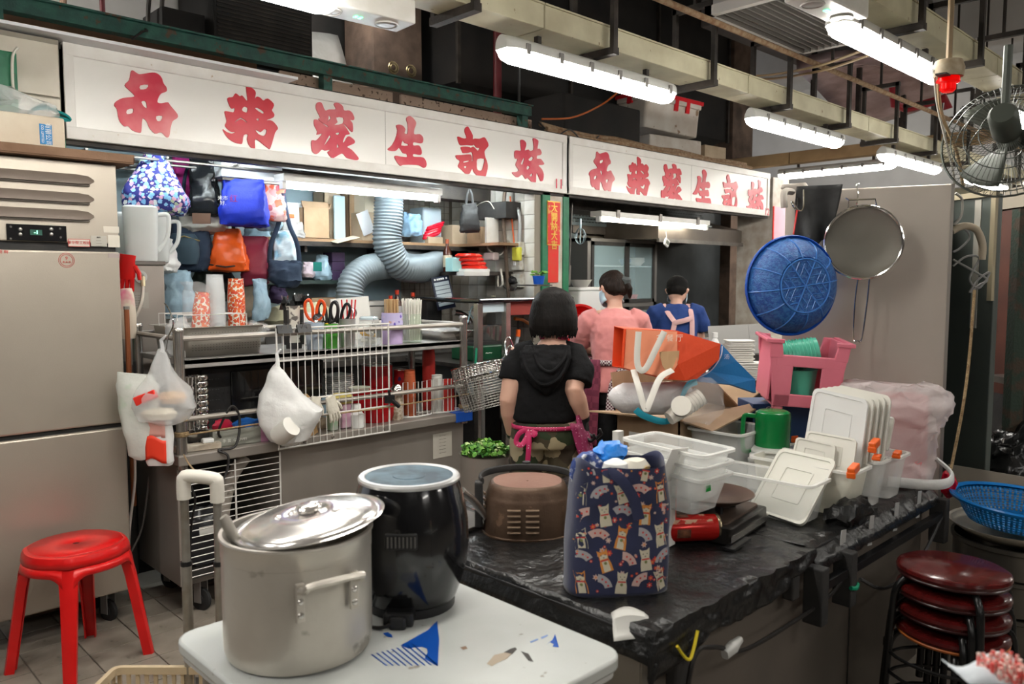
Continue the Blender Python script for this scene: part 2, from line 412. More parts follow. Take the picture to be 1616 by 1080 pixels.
# ================== SIGNBOARDS
SIGNM=mat('sign panel white',(.94,.925,.885),.25,0,(.91,.89,.84),1.5,spots=((.80,.72,.58),3.2,.75))
SIGNF=mat('sign frame',(.86,.84,.80),.42,0,(.78,.75,.70),8,bump=.05,spots=((.50,.36,.22),14,.72))
INK=mat('red sign vinyl',(.62,.01,.03),.35,0,(.72,.05,.08),2.5,.45,.75)
INKF=mat('faded red sign vinyl',(.66,.035,.075),.4,0,(.80,.30,.31),3.2,.42,.72)
GLY=[
 (170,100,9,[(365,97),(440,147),(500,147),(640,127),(720,145),(775,205),(800,280),(843,340),(843,395),(770,425),(730,480),(715,550),(770,565),(860,550),(900,600),(998,720),(995,775),(930,820),(900,920),(880,1035),(840,1045),(770,980),(680,995),(600,910),(560,820),(500,785),(485,960),(455,982),(360,950),(300,890),(240,890),(170,800),(140,650),(103,600),(120,545),(220,490),(385,470),(350,410),(250,310),(315,230),(335,120)],
  [[(470,310),(585,298),(560,355),(470,368)],[(485,545),(535,530),(560,570),(565,635),(520,610)],[(280,660),(365,638),(365,700),(280,720)],[(695,750),(785,745),(765,810),(710,815)]]),
 (345,125,9,[(400,105),(450,105),(515,150),(537,200),(520,285),(550,245),(600,260),(645,300),(705,272),(790,345),(780,410),(765,440),(800,500),(780,545),(690,580),(770,590),(852,690),(810,760),(745,975),(700,970),(535,850),(527,980),(490,985),(440,930),(415,850),(425,785),(365,795),(345,905),(315,917),(220,890),(130,820),(68,710),(120,745),(190,770),(245,750),(190,745),(130,700),(102,650),(125,590),(95,470),(115,450),(200,468),(230,460),(240,410),(195,415),(160,360),(137,265),(210,250),(250,198),(310,240),(345,230),(420,305)],
  [[(370,388),(422,405),(412,468),(375,465),(338,435)],[(527,415),(565,405),(650,460),(630,487)],[(540,565),(583,555),(572,592)],[(245,600),(325,545),(410,600),(400,608),(325,562),(255,603)],[(530,712),(605,750),(650,712),(693,718),(680,780),(640,802),(570,775)]]),
 (485,150,9.82,[(185,108),(235,125),(285,235),(345,220),(452,215),(425,150),(440,118),(500,125),(560,170),(580,235),(660,237),(710,280),(738,350),(725,388),(675,385),(712,440),(717,555),(694,566),(640,505),(590,450),(583,462),(665,590),(645,612),(600,625),(560,725),(585,725),(630,650),(670,642),(740,700),(735,750),(630,800),(700,850),(800,965),(790,1005),(720,1000),(620,970),(550,905),(410,978),(375,960),(325,890),(365,850),(290,860),(235,845),(185,895),(140,913),(85,860),(78,705),(150,700),(240,600),(160,612),(165,560),(120,470),(115,390),(140,375),(200,400),(320,495),(322,472),(240,425),(180,368),(210,345),(150,220),(148,140)],
  [[(340,315),(375,358),(290,435),(335,390)],[(458,348),(565,348),(560,438),(430,460),(480,420)],[(450,590),(510,580),(490,615),(460,612)],[(345,630),(372,650),(290,765),(275,768)],[(475,750),(500,800),(468,815)]]),
 (605,170,10.29,[(425,133),(480,155),(540,230),(535,290),(513,350),(513,430),(600,427),(655,480),(655,550),(620,577),(505,560),(500,612),(590,612),(632,690),(620,765),(505,750),(505,795),(660,808),(712,900),(700,960),(660,973),(590,935),(450,925),(330,930),(290,942),(240,890),(195,810),(210,778),(300,792),(395,800),(390,750),(330,735),(270,650),(220,695),(150,702),(80,675),(150,610),(210,500),(240,370),(220,290),(270,272),(330,295),(368,350),(355,412),(405,415),(408,270),(383,180)],
  [[(330,530),(355,570),(410,590),(405,615),(300,610)]]),
 (710,190,10.8,[(315,102),(350,150),(400,250),(402,315),(440,308),(520,312),(595,285),(640,340),(670,430),(605,520),(615,620),(650,720),(655,820),(615,970),(570,978),(490,950),(420,880),(400,820),(370,860),(350,905),(290,913),(210,840),(153,780),(185,695),(130,650),(115,595),(200,590),(340,578),(375,600),(388,650),(383,690),(400,688),(402,640),(390,545),(310,555),(240,555),(215,510),(200,455),(260,445),(340,450),(370,465),(410,445),(460,490),(487,518),(520,475),(470,465),(440,430),(425,410),(395,428),(300,420),(200,425),(165,380),(143,290),(160,275),(240,305),(297,290),(265,190),(275,130)],
  [[(480,660),(600,655),(590,760),(565,840),(520,857),(475,830),(470,740)],[(247,700),(335,685),(330,698),(250,720)],[(250,785),(300,780),(275,818)]]),
 (800,210,11.37,[(260,125),(320,130),(358,185),(350,250),(335,310),(395,295),(430,318),(490,300),(495,220),(480,110),(500,90),(560,120),(577,160),(560,275),(600,280),(635,350),(610,395),(555,405),(553,460),(620,465),(678,545),(650,572),(580,580),(640,650),(672,740),(660,845),(625,863),(600,830),(545,710),(530,910),(510,920),(450,870),(385,805),(345,822),(290,745),(215,792),(160,775),(105,708),(170,700),(225,665),(170,570),(205,470),(160,455),(148,370),(170,310),(265,315),(262,230)],
  [[(310,450),(330,455),(295,565),(262,545)],[(400,470),(460,420),(485,450),(460,490),(420,500)],[(385,583),(425,610),(390,660),(362,635)],[(470,722),(460,780),(415,765)]]),
]
def glyph_plane(g):
    ox,oy,s_,out,holes=g
    f=lambda q:(lambda p:(p.x,p.z))(at(ox+q[0]/s_,oy+q[1]/s_,Y=YS-.012))
    return[f(q) for q in out],[[f(q) for q in h] for h in holes]
def signboard(name,x0,x1,label,seams):
    t=T(name,label,'sign',(x0,YS,2.2));z0,z1,w=2.205,2.615,.045
    obj('panel',MB().b(x0,x1,YS,YS+.12,z0,z1),SIGNM,t,world=True,smooth=False)
    fr=MB()
    fr.b(x0,x1,YS-.012,YS+.125,z0-.012,z0+w);fr.b(x0,x1,YS-.012,YS+.125,z1-w,z1+.012)
    fr.b(x0,x0+w,YS-.010,YS+.122,z0,z1);fr.b(x1-w,x1,YS-.010,YS+.122,z0,z1)
    obj('frame',fr,SIGNF,t,world=True,smooth=False,bevel=.004)
    for s_ in seams:obj('seam',MB().b(s_-.0015,s_+.0015,YS-.001,YS,z0+w,z1-w),mat('seam grey',(.45,.43,.4),.7),t,world=True,smooth=False)
    return t
s11=signboard('stall_signboard',1.125,4.558,'long white signboard with six red Chinese characters and number 11 over the bag-filled stall',(at(608,200,Y=YS).x,))
s12=signboard('stall_signboard',4.585,7.68,'white signboard with the same red characters and number 12 over the kitchen stall',(at(1091,290,Y=YS).x,))
BOX12=[(929,969,240,303),(988,1025,250,312),(1043,1077,260,319),(1093,1122,269,324),(1139,1164,278,332),(1178,1205,285,338)]
for k,g in enumerate(GLY):
    o_,hs=glyph_plane(g);faded=k in(0,2,3,5)
    Z=Matrix(((1,0,0,0),(0,0,-1,YS-.003),(0,1,0,0),(0,0,0,1)))
    ipoly('red_character',o_,hs,INKF if faded else INK,s11,rootmat(s11).inverted()@Z,d=.003)
    xs=[q[0] for q in o_];zs=[q[1] for q in o_];u0,u1,v0,v1=BOX12[k];um=(u0+u1)/2
    X0,X1=at(u0,300,Y=YS).x,at(u1,300,Y=YS).x
    A,B=at(um,v0,Y=YS).z,at(um,v1,Y=YS).z
    A+=(max(zs)-A)*.4
    mp=lambda q:(X0+(q[0]-min(xs))/(max(xs)-min(xs))*(X1-X0),B+(q[1]-min(zs))/(max(zs)-min(zs))*(A-B))
    ipoly('red_character',[mp(q) for q in o_],[[mp(q) for q in h] for h in hs],(INKF,INK,INK,INK,INK,INKF)[k],s12,rootmat(s12).inverted()@Z,d=.003)
q=at(882,291,Y=YS-.015);text('stall_number','11',.10,T3(q.x,q.y,q.z)@FRONT,INKF,s11,bold=.001,world=True)
q=at(1210.5,335,Y=YS-.015);text('stall_number','12',.10,T3(q.x,q.y,q.z)@FRONT,INKF,s12,bold=.001,world=True)
gb=T('overhead_beam','green painted steel beam running just above the large signboard','beam',(.5,4.3,2.7))
mb=MB();mb.b(.85,4.35,4.26,4.33,2.765,2.835);mb.b(.85,4.35,4.24,4.35,2.835,2.845)
for x in(.87,2.62,4.30):mb.b(x-.03,x+.03,4.28,4.34,2.62,2.80)
obj('beam',mb,TEAL,gb,world=True,smooth=False,bevel=.003)
obj('post',MB().b(.86,.93,4.24,4.34,2.64,2.93),TEAL,gb,world=True,smooth=False)
BOARD=mat('spotted beige board',(.42,.30,.23),.8,0,(.34,.23,.17),6,bump=.1,spots=((.10,.06,.04),34,.6))
solo('backing_board',MB().b(2.35,3.15,4.36,4.38,2.64,2.765),BOARD,'short stretch of rust-spotted beige board behind the sign top, left of the beam post','board',smooth=False)
solo('backing_board',MB().b(3.22,4.45,4.36,4.38,2.64,2.765),BOARD,'long rust-spotted beige board under the green beam above the middle characters','board',smooth=False)
solo('backing_board',MB().b(.55,2.3,4.55,4.57,2.55,2.86),mat('terracotta board',(.36,.20,.13),.8,0,(.26,.14,.09),4),'terracotta painted board behind the green beam at the left end','board',smooth=False)
solo('roof_sheet',MB().b(.0,2.25,3.98,4.35,2.628,2.642),mat('white sheet metal',(.78,.78,.80),.4),'thin white metal sheet lying along the top of the left signboard','sheet',smooth=False)
for k,(y,z,r_,lb) in enumerate(((4.22,2.70,.018,'upper rusty pipe lying along the top of the number 12 signboard'),(4.16,2.655,.02,'lower rusty pipe lying along the top edge of the number 12 signboard'))):
    mb=MB().tube([(4.4+.3*i,y+.01*math.sin(i),z+.01*math.cos(i*2)) for i in range(11)],r_,8)
    solo('pipe',mb,RUST,lb,'pipe')
def cable(name,pts,r,m,label,cat='cable',n=8,group=None,seg=6):
    return solo(name,MB().tube(smooth_path(pts,n),r,seg),m,label,cat,group=group)
CABB=mat('black cable',(.015,.013,.012),.5);CABW=mat('white cable',(.6,.57,.5),.5);CABO=mat('orange cable',(.55,.14,.03),.5)
CABT=mat('tan cable',(.42,.30,.17),.6)
cable('cable',[at(855,188,Y=4.2),at(905,185,Y=4.2),at(950,165,Y=4.1),at(978,143,Y=3.9)],.007,CABO,'orange cable rising from the sign top towards the tube lamp')
cable('cable',[at(208,62,Y=4.2),at(225,50,Y=4.2),at(232,48,Y=4.25),at(215,38,Y=4.3)],.006,CABB,'twisted black wire sticking up from the beam at the left')
cable('cable',[at(850,192,Y=4.2),at(875,215,Y=4.14),at(900,205,Y=4.14),at(925,228,Y=4.14),at(945,215,Y=4.2)],.006,CABB,'tangled black cable lying on the joint between the two signs')
cable('cable',[at(1010,70,D=6),at(1100,105,D=6),at(1180,120,D=5.7),at(1275,108,D=5),at(1360,80,D=4.4),at(1420,55,D=4)],.008,CABT,'tan cable sagging from the ceiling pipe to the upper right lamp, upper one')
cable('cable',[at(1120,113,D=6),at(1200,125,D=5.7),at(1290,113,D=5),at(1370,88,D=4.4)],.008,CABT,'tan cable sagging below the other ceiling cable, lower one')
# ================== CEILING SERVICES
def trunk(y,z,x0,x1,label,hang):
    t=T('cable_trunking',label,'trunking',(x0,y,z))
    n=int((x1-x0)/1.72)
    for k in range(n):
        a=x0+k*1.72
        obj('trunking_length',MB().b(a+.004,a+1.716,y-.09,y+.09,z,z+.10),CREAM,t,world=True,smooth=False,bevel=.004)
        obj('cover',MB().b(a+.004,a+1.716,y-.094,y+.094,z+.10,z+.108),CREAM,t,world=True,smooth=False)
    for k in range(int((x1-x0)/.86)):
        x=x0+.43+k*.86;hb=MB()
        hb.b(x-.02,x+.02,y-.14,y+.14,z-.035,z-.002)
        for s_ in(-1,1):hb.b(x-.015,x+.015,y+s_*.125-.012,y+s_*.125+.012,z-.03,z+hang)
        hb.b(x-.015,x+.015,y-.14,y+.14,z+hang-.03,z+hang)
        hb.b(x-.008,x+.008,y-.008,y+.008,z+hang,4.6)
        obj('hanger',hb,DARKFR,t,world=True,smooth=False)
    return t
trunk(2.52,2.625,-2.6,14.6,'cream cable trunking on square hangers above the lamps in front of the signs',.42)
trunk(1.48,2.70,-1.7,12.0,'cream cable trunking above the lamp at the upper right',.34)
trunk(.98,3.02,1.0,13.0,'cream cable trunking highest in the upper right corner',.34)
t=T('cable_trunking','tan trunking running crosswise behind the number 12 signboard','trunking',(8.35,2,2.8))
for k in range(3):obj('trunking_length',MB().b(8.28,8.42,1.6+1.3*k,2.89+1.3*k,2.80,2.92),mat('tan trunking',(.45,.31,.16),.6,0,(.36,.24,.12),6),t,world=True,smooth=False)
obj('hanger',MB().b(8.33,8.37,2.0,2.04,2.92,4.6),DARKFR,t,world=True,smooth=False)
LAMPM=mat('lamp diffuser',(1,.965,.90),.5,emit=LAMP)
HOUS=mat('lamp housing',(.55,.55,.52),.5)
def tube_lamp(label,L=1.25):
    t=T('tube_lamp',label,'lamp')
    def cap_ring(x,s_,z0,z1,w):
        return[(x,w*s_*c_,z) for c_,z in((-1,z0),(-.92,z1),(.92,z1),(1,z0))]
    hs=MB();rs=[]
    for x,k in((-L/2,.55),(-L/2+.03,.92),(-L/2+.07,1),(L/2-.07,1),(L/2-.03,.92),(L/2,.55)):
        rs.append([(x,.062*k*math.cos(a_),.05+.045*math.sin(a_)) for a_ in[R(q) for q in range(0,181,20)]]+[(x,-.062*k,.035),(x,.062*k,.035)])
    hs.rings(rs);obj('housing',hs,HOUS,t)
    df=MB();rs=[]
    for x,k in((-L/2+.004,.5),(-L/2+.03,.85),(-L/2+.07,1),(L/2-.07,1),(L/2-.03,.85),(L/2-.004,.5)):
        rs.append([(x,.058*k*math.cos(a_),.034+.052*k*math.sin(a_)) for a_ in[R(q) for q in range(160,381,20)]])
    df.rings(rs);obj('diffuser',df,LAMPM,t)
    for k in range(6):
        x=-L/2+.10+k*(L-.2)/5
        for s_ in(-1,1):obj('clip',MB().b(x-.012,x+.012,s_*.066-.004,s_*.066+.004,.018,.062),mat('clip grey',(.20,.19,.18),.5),t,smooth=False)
    for x in(-.4,.4):obj('bracket',MB().b(x-.012,x+.012,-.012,.012,.09,.13),DARKFR,t,smooth=False)
    return t
L0=tube_lamp('glowing tube lamp cut by the top edge of the photo above the left signboard')
L0.location=(.95,2.52,2.49)
LP=[(3.01,2.52,2.49,'long glowing tube lamp in front of the dark ducts over the sign joint'),
      (5.09,2.52,2.49,'glowing tube lamp under the trunking to the right of the foam boxes'),
      (7.12,2.52,2.49,'small glowing tube lamp farther back, above the steel cabinet top'),
      (9.2,2.52,2.49,'far tube lamp just over the top right corner of the steel cabinet'),
      (3.91,1.48,2.56,'large glowing tube lamp beside the red beacon, upper right'),
      (6.3,1.48,2.56,'glowing tube lamp partly behind the wall fan'),
      (8.7,1.48,2.56,'tube lamp far behind the wall fan')]
for x,y,z,lb in LP:dup(L0,(x,y,z),0,lb)
LT=dup(L0,(8.35,3.72,2.66),R(90),'glowing tube lamp turned crosswise just above the end of the number 12 sign')
for x,y in((-1.2,2.52),(1.5,1.48),(-.9,1.48),(-.4,-1.2),(2.2,-1.2),(4.8,-1.2),(7.4,-1.2),(10.5,0),(11.3,2.52),(1.0,-4),(5,-4)):
    dup(L0,(x,y,2.56),0,'tube lamp of the market hall beyond the picture edge')['group']='hall lamps beyond the view'
for x,y,z in((2.9,5.0,3.7),(.7,5.3,3.4),(10.6,4.6,4.3),(10.6,.4,4.3)):dup(L0,(x,y,z),0,'tube lamp high under the ceiling over the stalls')['group']='high lamps over the stalls'
def pipe(pts,r,m,label,seg=10):
    return solo('conduit',MB().tube(pts,r,seg),m,label,'pipe')
pipe([(2.2,2.28,2.86),(9.6,2.28,2.86)],.016,RUST,'thin rusty conduit running alongside the trunking above the lamps')
pipe([(6.0,1.25,3.1),(10.5,1.25,3.1)],.02,RUST,'short rusty conduit at the far upper right')
REDPIPE=mat('dark red pipe',(.16,.02,.025),.5,.1,(.10,.012,.015),10)
for u,D_,lb in((461,5.6,'dark red vertical pipe behind the beam, left one'),(785,6.6,'dark red vertical pipe beside the hanging lamp over the signs')):
    q=at(u,120,D=D_);pipe([(q.x,q.y,2.5),(q.x,q.y,4.6)],.035,REDPIPE,lb)
q=at(162,20,D=5.0);pipe([(q.x,q.y,2.66),(q.x,q.y,4.6)],.016,REDPIPE,'thin dark red drop rod near the top left corner')
q=at(100,10,D=5.0);pipe([(q.x,q.y,2.66),(q.x,q.y,4.6)],.02,mat('brown pipe',(.2,.12,.08),.7),'thin brown drop rod at the extreme top left')
rp=[at(1410,135,D=7.5),at(1412,165,D=7.5),at(1430,172,D=7.6),at(1492,155,D=7.4),at(1496,172,D=7.4)]
solo('sprinkler_pipe',MB().tube(rp,.04,10),mat('red pipe',(.35,.02,.03),.4),'red sprinkler pipe with elbows near the wall fan','pipe')
DUCTM=mat('soot black duct',(.010,.010,.010),.8,.1,(.022,.019,.017),2.5,bump=.1)
ducts=T('exhaust_duct','huge soot-blackened exhaust duct above the kitchen stall','duct',(4,5.2,3.1))
dk=MB();dk.b(4.2,8.25,4.95,6.2,3.12,4.58);obj('duct_body',dk,DUCTM,ducts,world=True,smooth=False)
dk=MB()
for x0_ in(4.2,5.55,6.9):dk.add([(x0_,4.95,3.12),(x0_+1.3,4.95,3.12),(x0_+1.3,6.0,3.12),(x0_,6.0,3.12),(x0_+.65,5.2,2.85)],[(0,1,4),(1,2,4),(2,3,4),(3,0,4)])
obj('transition',dk,DUCTM,ducts,world=True,smooth=False)
for x in(4.19,5.53,6.87,8.23):obj('flange',MB().b(x,x+.03,4.92,4.95,3.1,4.58),DARKFR,ducts,world=True,smooth=False)
for x,lb in((4.75,'thin grey cable drop in front of the black duct'),):pipe([(x,4.8,2.7),(x,4.8,4.5)],.012,mat('grey pipe',(.1,.1,.1),.6),lb)
solo('exhaust_duct',MB().b(2.65,4.18,5.7,6.55,3.32,4.58),DUCTM,'dark square duct behind the concrete column','duct',smooth=False,bevel=.01)
solo('exhaust_duct',MB().b(6.2,8.6,2.9,4.0,3.75,4.3),mat('grey duct steel',(.14,.13,.125),.5,.4,(.09,.08,.08),2),'dark grey duct beyond the sloping trunking under the ceiling','duct',smooth=False,bevel=.01)
FOIL=mat('silver foil lagging',(.75,.76,.75),.25,.6,(.55,.55,.53),3,bump=.9,bs=9)
mb=MB().grid(lambda a,b_:(2.35+1.2*a,5.3+.35*b_,2.93+.62*b_-.10*a+.03*math.sin(9*a+5*b_)),16,8)
solo('foil_lagging',mb,FOIL,'crumpled silver foil sheeting behind the green beam, left of the concrete column','foil',solid=.02)
mb=MB().grid(lambda a,b_:(4.15+2.2*a,5.25+.7*b_,2.74+.05*math.sin(7*a)+.02*b_),14,4)
solo('foil_lagging',mb,FOIL,'bright silver foil under the black duct behind the beam','foil',solid=.02)
mb=MB().grid(lambda a,b_:(7.3+1.9*a,2.75+.9*b_+.2*a,3.45+.12*math.sin(3*a+2*b_)),12,6)
mb2=mat('grey pink film',(.34,.25,.25),.2,.2,(.52,.40,.40),4,bump=.8,bs=8)
solo('wrapped_duct',mb,mb2,'pinkish plastic-wrapped duct near the large upper right lamp','duct',solid=.12)
cu=T('condenser_unit','dark ribbed condenser unit above the left signboard','unit',(2.1,4.9,2.8))
obj('casing',MB().b(2.12,2.78,4.72,5.2,2.86,3.42),DUCTM,cu,world=True,smooth=False,bevel=.01)
mb=MB()
for k in range(22):mb.b(2.14,2.76,4.712,4.72,2.88+k*.024,2.888+k*.024)
obj('fins',mb,DARKFR,cu,world=True,smooth=False)
obj('side_box',MB().b(1.85,2.10,4.8,5.1,2.86,3.12),DUCTM,cu,world=True,smooth=False)
for k in range(2):
    obj('pipe_bend',MB().tube(smooth_path([(1.80+.07*k,4.9,2.9),(1.82+.07*k,4.88,3.22),(1.93,4.86,3.32),(2.13,4.85,3.30)],6),.013,6),DARKFR,cu,world=True)
solo('condenser_unit',MB().b(4.75,5.75,4.3,4.75,2.66,3.02),DUCTM,'black box unit right of the dark red pipe, behind the sign joint','unit',smooth=False,bevel=.015)
def emlight(label,p,rz=0):
    t=T('emergency_light',label,'lamp',p,rz)
    obj('case',MB().b(-.21,.21,-.07,.07,0,.09),WHITE,t,smooth=False,bevel=.006)
    for x in(-.12,.12):
        obj('light_eye',MB().lathe([(.0,-.004),(.034,-.006),(.042,-.002),(.044,.002)],20,(x,0,0)),mat('lens grey',(.45,.43,.40),.3),t)
        obj('lens_ring',MB().tube([(x+.043*math.cos(a_*.5236),.043*math.sin(a_*.5236),-.004) for a_ in range(12)],.004,5,loop=True),mat('lens rim',(.5,.48,.45),.4),t)
    obj('status_light',MB().b(-.018,-.008,-.01,.01,-.003,0).b(.002,.012,-.01,.01,-.003,0),mat('green led',(.1,1,.35),.4,emit=4),t,smooth=False)
    return t
q=at(566,27,Z=2.53);emlight('white twin-eye emergency light box with green indicator at the top, left of the lamp',(q.x,q.y,2.53),R(-4))
q=at(1306,17,Z=2.605);emlight('grimy twin-eye emergency light box beside the large upper right lamp',(q.x,q.y,2.605),R(-2))
q=at(1250,35,Z=2.95);t=T('air_vent','large ceiling air outlet box with slanted slats, upper right','vent',(q.x+.05,2.0,2.95))
obj('casing',MB().b(-.50,.50,-.36,.36,0,.3),mat('grey white metal',(.42,.41,.40),.5),t,smooth=False)
fr=MB();fr.b(-.53,.53,-.39,-.35,-.02,.03).b(-.53,.53,.35,.39,-.02,.03).b(-.53,-.49,-.39,.39,-.02,.03).b(.49,.53,-.39,.39,-.02,.03)
obj('frame',fr,mat('vent frame',(.62,.60,.57),.5),t,smooth=False)
obj('dark_inside',MB().b(-.49,.49,-.35,.35,-.001,0),BLACKM,t,smooth=False)
for k in range(17):obj('slat',MB().b(-.49,.49,-.34+k*.042,-.330+k*.042,-.022,-.002),mat('dirty slat',(.13,.12,.105),.6),t,smooth=False)
q=at(1497,108,D=3.3);t=T('fire_alarm_beacon','red alarm beacon on a grimy round box hanging from the trunking','beacon',q)
obj('base',MB().lathe([(0,.03),(.05,.03),(.06,.0),(.055,-.035),(0,-.035)],20),mat('grimy cream',(.35,.27,.17),.7,0,(.5,.42,.3),20),t)
obj('lens',MB().lathe([(.042,-.035),(.045,-.055),(.04,-.06),(.03,-.062),(.03,-.085),(.02,-.095),(0,-.097)],20),mat('red lens',(.55,.0,.0),.15,emit=.6),t)
obj('drop_pipe',MB().tube([(0,0,.03),(0,0,.6)],.012,6),mat('grimy pipe',(.30,.22,.13),.7),t)
obj('plate',MB().b(-.09,.09,-.02,.02,-.04,-.033),DARKFR,t,smooth=False)
TAPE=mat('red tape',(.75,.02,.03),.3)
FOAM=mat('dirty white foam',(.72,.68,.62),.7,0,(.58,.51,.44),5,bump=.05,spots=((.30,.2,.13),12,.66))
p=at(1040,205,Y=4.55);t=T('foam_box','white foam box with red tape balanced above the number 12 sign','box',(p.x+.05,4.62,2.93),R(-8),rot=(R(3),R(4),R(-14)))
obj('box_body',MB().prism(rrect(-.33,.33,-.22,.22,.03),0,.26).prism(rrect(-.345,.345,-.235,.235,.035),.26,.34),FOAM,t,smooth=False,bevel=.01)
obj('tape',MB().b(-.348,.348,-.238,.238,.30,.335).b(.0,.04,-.24,-.22,.2,.33).b(.14,.18,-.24,-.22,.2,.33).b(-.35,-.33,-.02,.05,.24,.34),TAPE,t,smooth=False)
t=T('cardboard_box','stained flattened brown box under the taped foam box','box',(p.x+.2,4.62,2.69),R(-8))
obj('box_body',MB().b(-.42,.30,-.2,.2,0,.20),FOAM,t,smooth=False,bevel=.012)
solo('cardboard_box',MB().b(-.14,.2,-.19,.19,0,.19),KRAFTL,'small pale brown carton beside the stained box on the number 12 sign','box',(p.x+.76,4.6,2.69),R(-6),smooth=False,bevel=.006)
fq=at(1592,222,D=3.25)
fan=T('wall_fan','dark grey industrial fan with wire cage at the right edge','fan',fq,rot=(R(72),0,VROT+R(-38)))
mb=MB();RR=.30;fan.scale=(.80,.80,.80)
for k in range(64):
    a_=2*math.pi*k/64
    mb.tube([(r_*math.cos(a_),r_*math.sin(a_),z) for r_,z in((.05,.11),(.14,.105),(.24,.07),(.29,.02),(.30,0))],.0016,3,cap=False)
    mb.tube([(r_*math.cos(a_),r_*math.sin(a_),z) for r_,z in((.05,-.10),(.14,-.095),(.24,-.06),(.29,-.01),(.30,0))],.0016,3,cap=False)
for r_,z in((.05,.11),(.12,.107),(.19,.09),(.25,.06),(.30,0),(.05,-.10),(.19,-.085),(.25,-.05)):
    mb.tube([(r_*math.cos(2*math.pi*j/40),r_*math.sin(2*math.pi*j/40),z) for j in range(40)],.003 if r_<.3 else.006,4,loop=True)
FANM=mat('fan grey green',(.07,.08,.065),.5,.2)
o=obj('cage',mb,mat('fan wire',(.10,.11,.095),.4,.5),fan)
obj('hub',MB().lathe([(0,.03),(.05,.03),(.055,.0),(.05,-.02),(0,-.02)],20),FANM,fan)
for k in range(3):
    a_=k*2.094
    bl=MB().grid(lambda s_,w:((.05+.21*s_)*math.cos(a_+(w-.5)*(1.1-.2*s_)),(.05+.21*s_)*math.sin(a_+(w-.5)*(1.1-.2*s_)),(w-.5)*.07),6,5)
    obj('blade',bl,FANM,fan,solid=.003)
obj('motor',MB().lathe([(0,.30),(.05,.30),(.065,.27),(.065,.10),(.05,.08),(0,.08)],20).tube([(0,0,.2),(0,.35,.3)],.02),FANM,fan)
BRK=mat('terracotta wall',(.34,.22,.17),.8,0,(.26,.16,.12),3)
fb=T('far_stall_block','terracotta brown stall block at the far end of the hall','stall',(13,3,0))
obj('block',MB().b(13,16.5,3.3,6.5,0,3.2),BRK,fb,world=True,smooth=False)
obj('fascia',MB().b(12.9,13,3.2,6.5,2.5,2.9),CREAM,fb,world=True,smooth=False)
solo('far_stall_roof',MB().b(11,17,-.5,2.2,2.5,2.62),mat('far white roof',(.5,.49,.47),.6),'white roof sheet of a far stall behind the steel cabinet','roof',smooth=False)
for k in range(5):
    mb=MB();x=7.6+k*1.1
    for s_ in(-.22,.22):mb.b(x-.02,x+.02,3.4+s_-.02,3.4+s_+.02,3.1,3.85)
    mb.b(x-.02,x+.02,3.18,3.62,3.83,3.87).b(x-.02,x+.02,3.18,3.62,3.08,3.12).b(x-.008,x+.008,3.39,3.41,3.87,4.6)
    solo('pipe_hanger',mb,DARKFR,('nearest','second nearest','middle','fourth','farthest')[k]+' of the black square pipe hangers above the second tube lamp','hanger',smooth=False,group='row of black square pipe hangers')
# ================== UPRIGHT FRIDGE, left edge
FRM=mat('beige stainless',(.46,.41,.34),.38,.55,(.40,.355,.295),1.6,bump=.06,bs=300,st=(1,1,1))
FY=3.71;FX1,FX0=1.21,.42
fr=T('upright_fridge','tall beige stainless upright fridge with louvres and small control panel at the left edge','fridge',(.8,4.05,0))
W=dict(world=True)
obj('body',MB().b(FX0,FX1-.004,FY+.03,4.04,.14,2.03),FRM,fr,smooth=False,bevel=.008,**W)
zt,z1,z2=2.04,1.665,.945
dz=at(193,670,Y=FY).z;du=at(193,398,Y=FY).z
obj('top_panel',MB().b(FX0,FX1,FY,FY+.03,du+.035,2.04),FRM,fr,smooth=False,bevel=.004,**W)
obj('upper_door',MB().b(FX0,FX1,FY-.005,FY+.03,dz+.008,du),FRM,fr,smooth=False,bevel=.008,**W)
obj('lower_door',MB().b(FX0,FX1,FY-.005,FY+.03,.15,dz-.012),FRM,fr,smooth=False,bevel=.008,**W)
obj('seam_gap',MB().b(FX0,FX1-.01,FY+.012,FY+.03,.16,2.0),BLACKM,fr,smooth=False,**W)
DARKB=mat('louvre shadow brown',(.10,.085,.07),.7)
for v in(286,315,342):
    q=at(148,v,Y=FY);lv=MB()
    rs=[]
    for x,k in((FX0+.02,1),(q.x-.06,1),(q.x-.02,.8),(q.x,.25)):
        rs.append([(x,FY+.001,q.z-.022*k),(x,FY-.022*k,q.z-.018*k),(x,FY-.016*k,q.z+.006*k),(x,FY+.001,q.z+.024*k)])
    lv.rings(rs);obj('louvre',lv,mat('louvre shade brown',(.17,.135,.11),.5,.2),fr,ang=30,**W)  # dark brown body paints in the shade under the louvre and its opening
    obj('louvre_slot_shade',MB().b(FX0+.02,q.x-.02,FY-.014,FY-.001,q.z-.025,q.z-.019),DARKB,fr,smooth=False,**W)  # dark strip: shade below the louvre put into the colour
a,b_=at(9,353,Y=FY),at(105,382,Y=FY)
cp_=obj('control_panel',MB().b(a.x,b_.x,FY-.008,FY,b_.z,a.z),BLACKG,fr,smooth=False,bevel=.002,**W)
q=at(57,367,Y=FY-.009)
obj('display',MB().b(q.x-.022,q.x+.022,FY-.010,FY-.008,q.z-.011,q.z+.011),mat('display glass',(.03,.09,.07),.2),cp_,smooth=False,**W)
text('digits','-1',.020,T3(q.x,FY-.0105,q.z)@FRONT,mat('led green',(.3,1,.65),.5,emit=4),cp_,**W)
KN=mat('grey button',(.35,.33,.31),.3,.8)
for u in(32,81):
    for v in(362,370):
        q=at(u,v,Y=FY-.009);obj('button',MB().lathe([(0,.006),(.006,.005),(.008,0)],12,X=T3(q.x,FY-.008,q.z)@RX(R(90))),KN,cp_,**W)
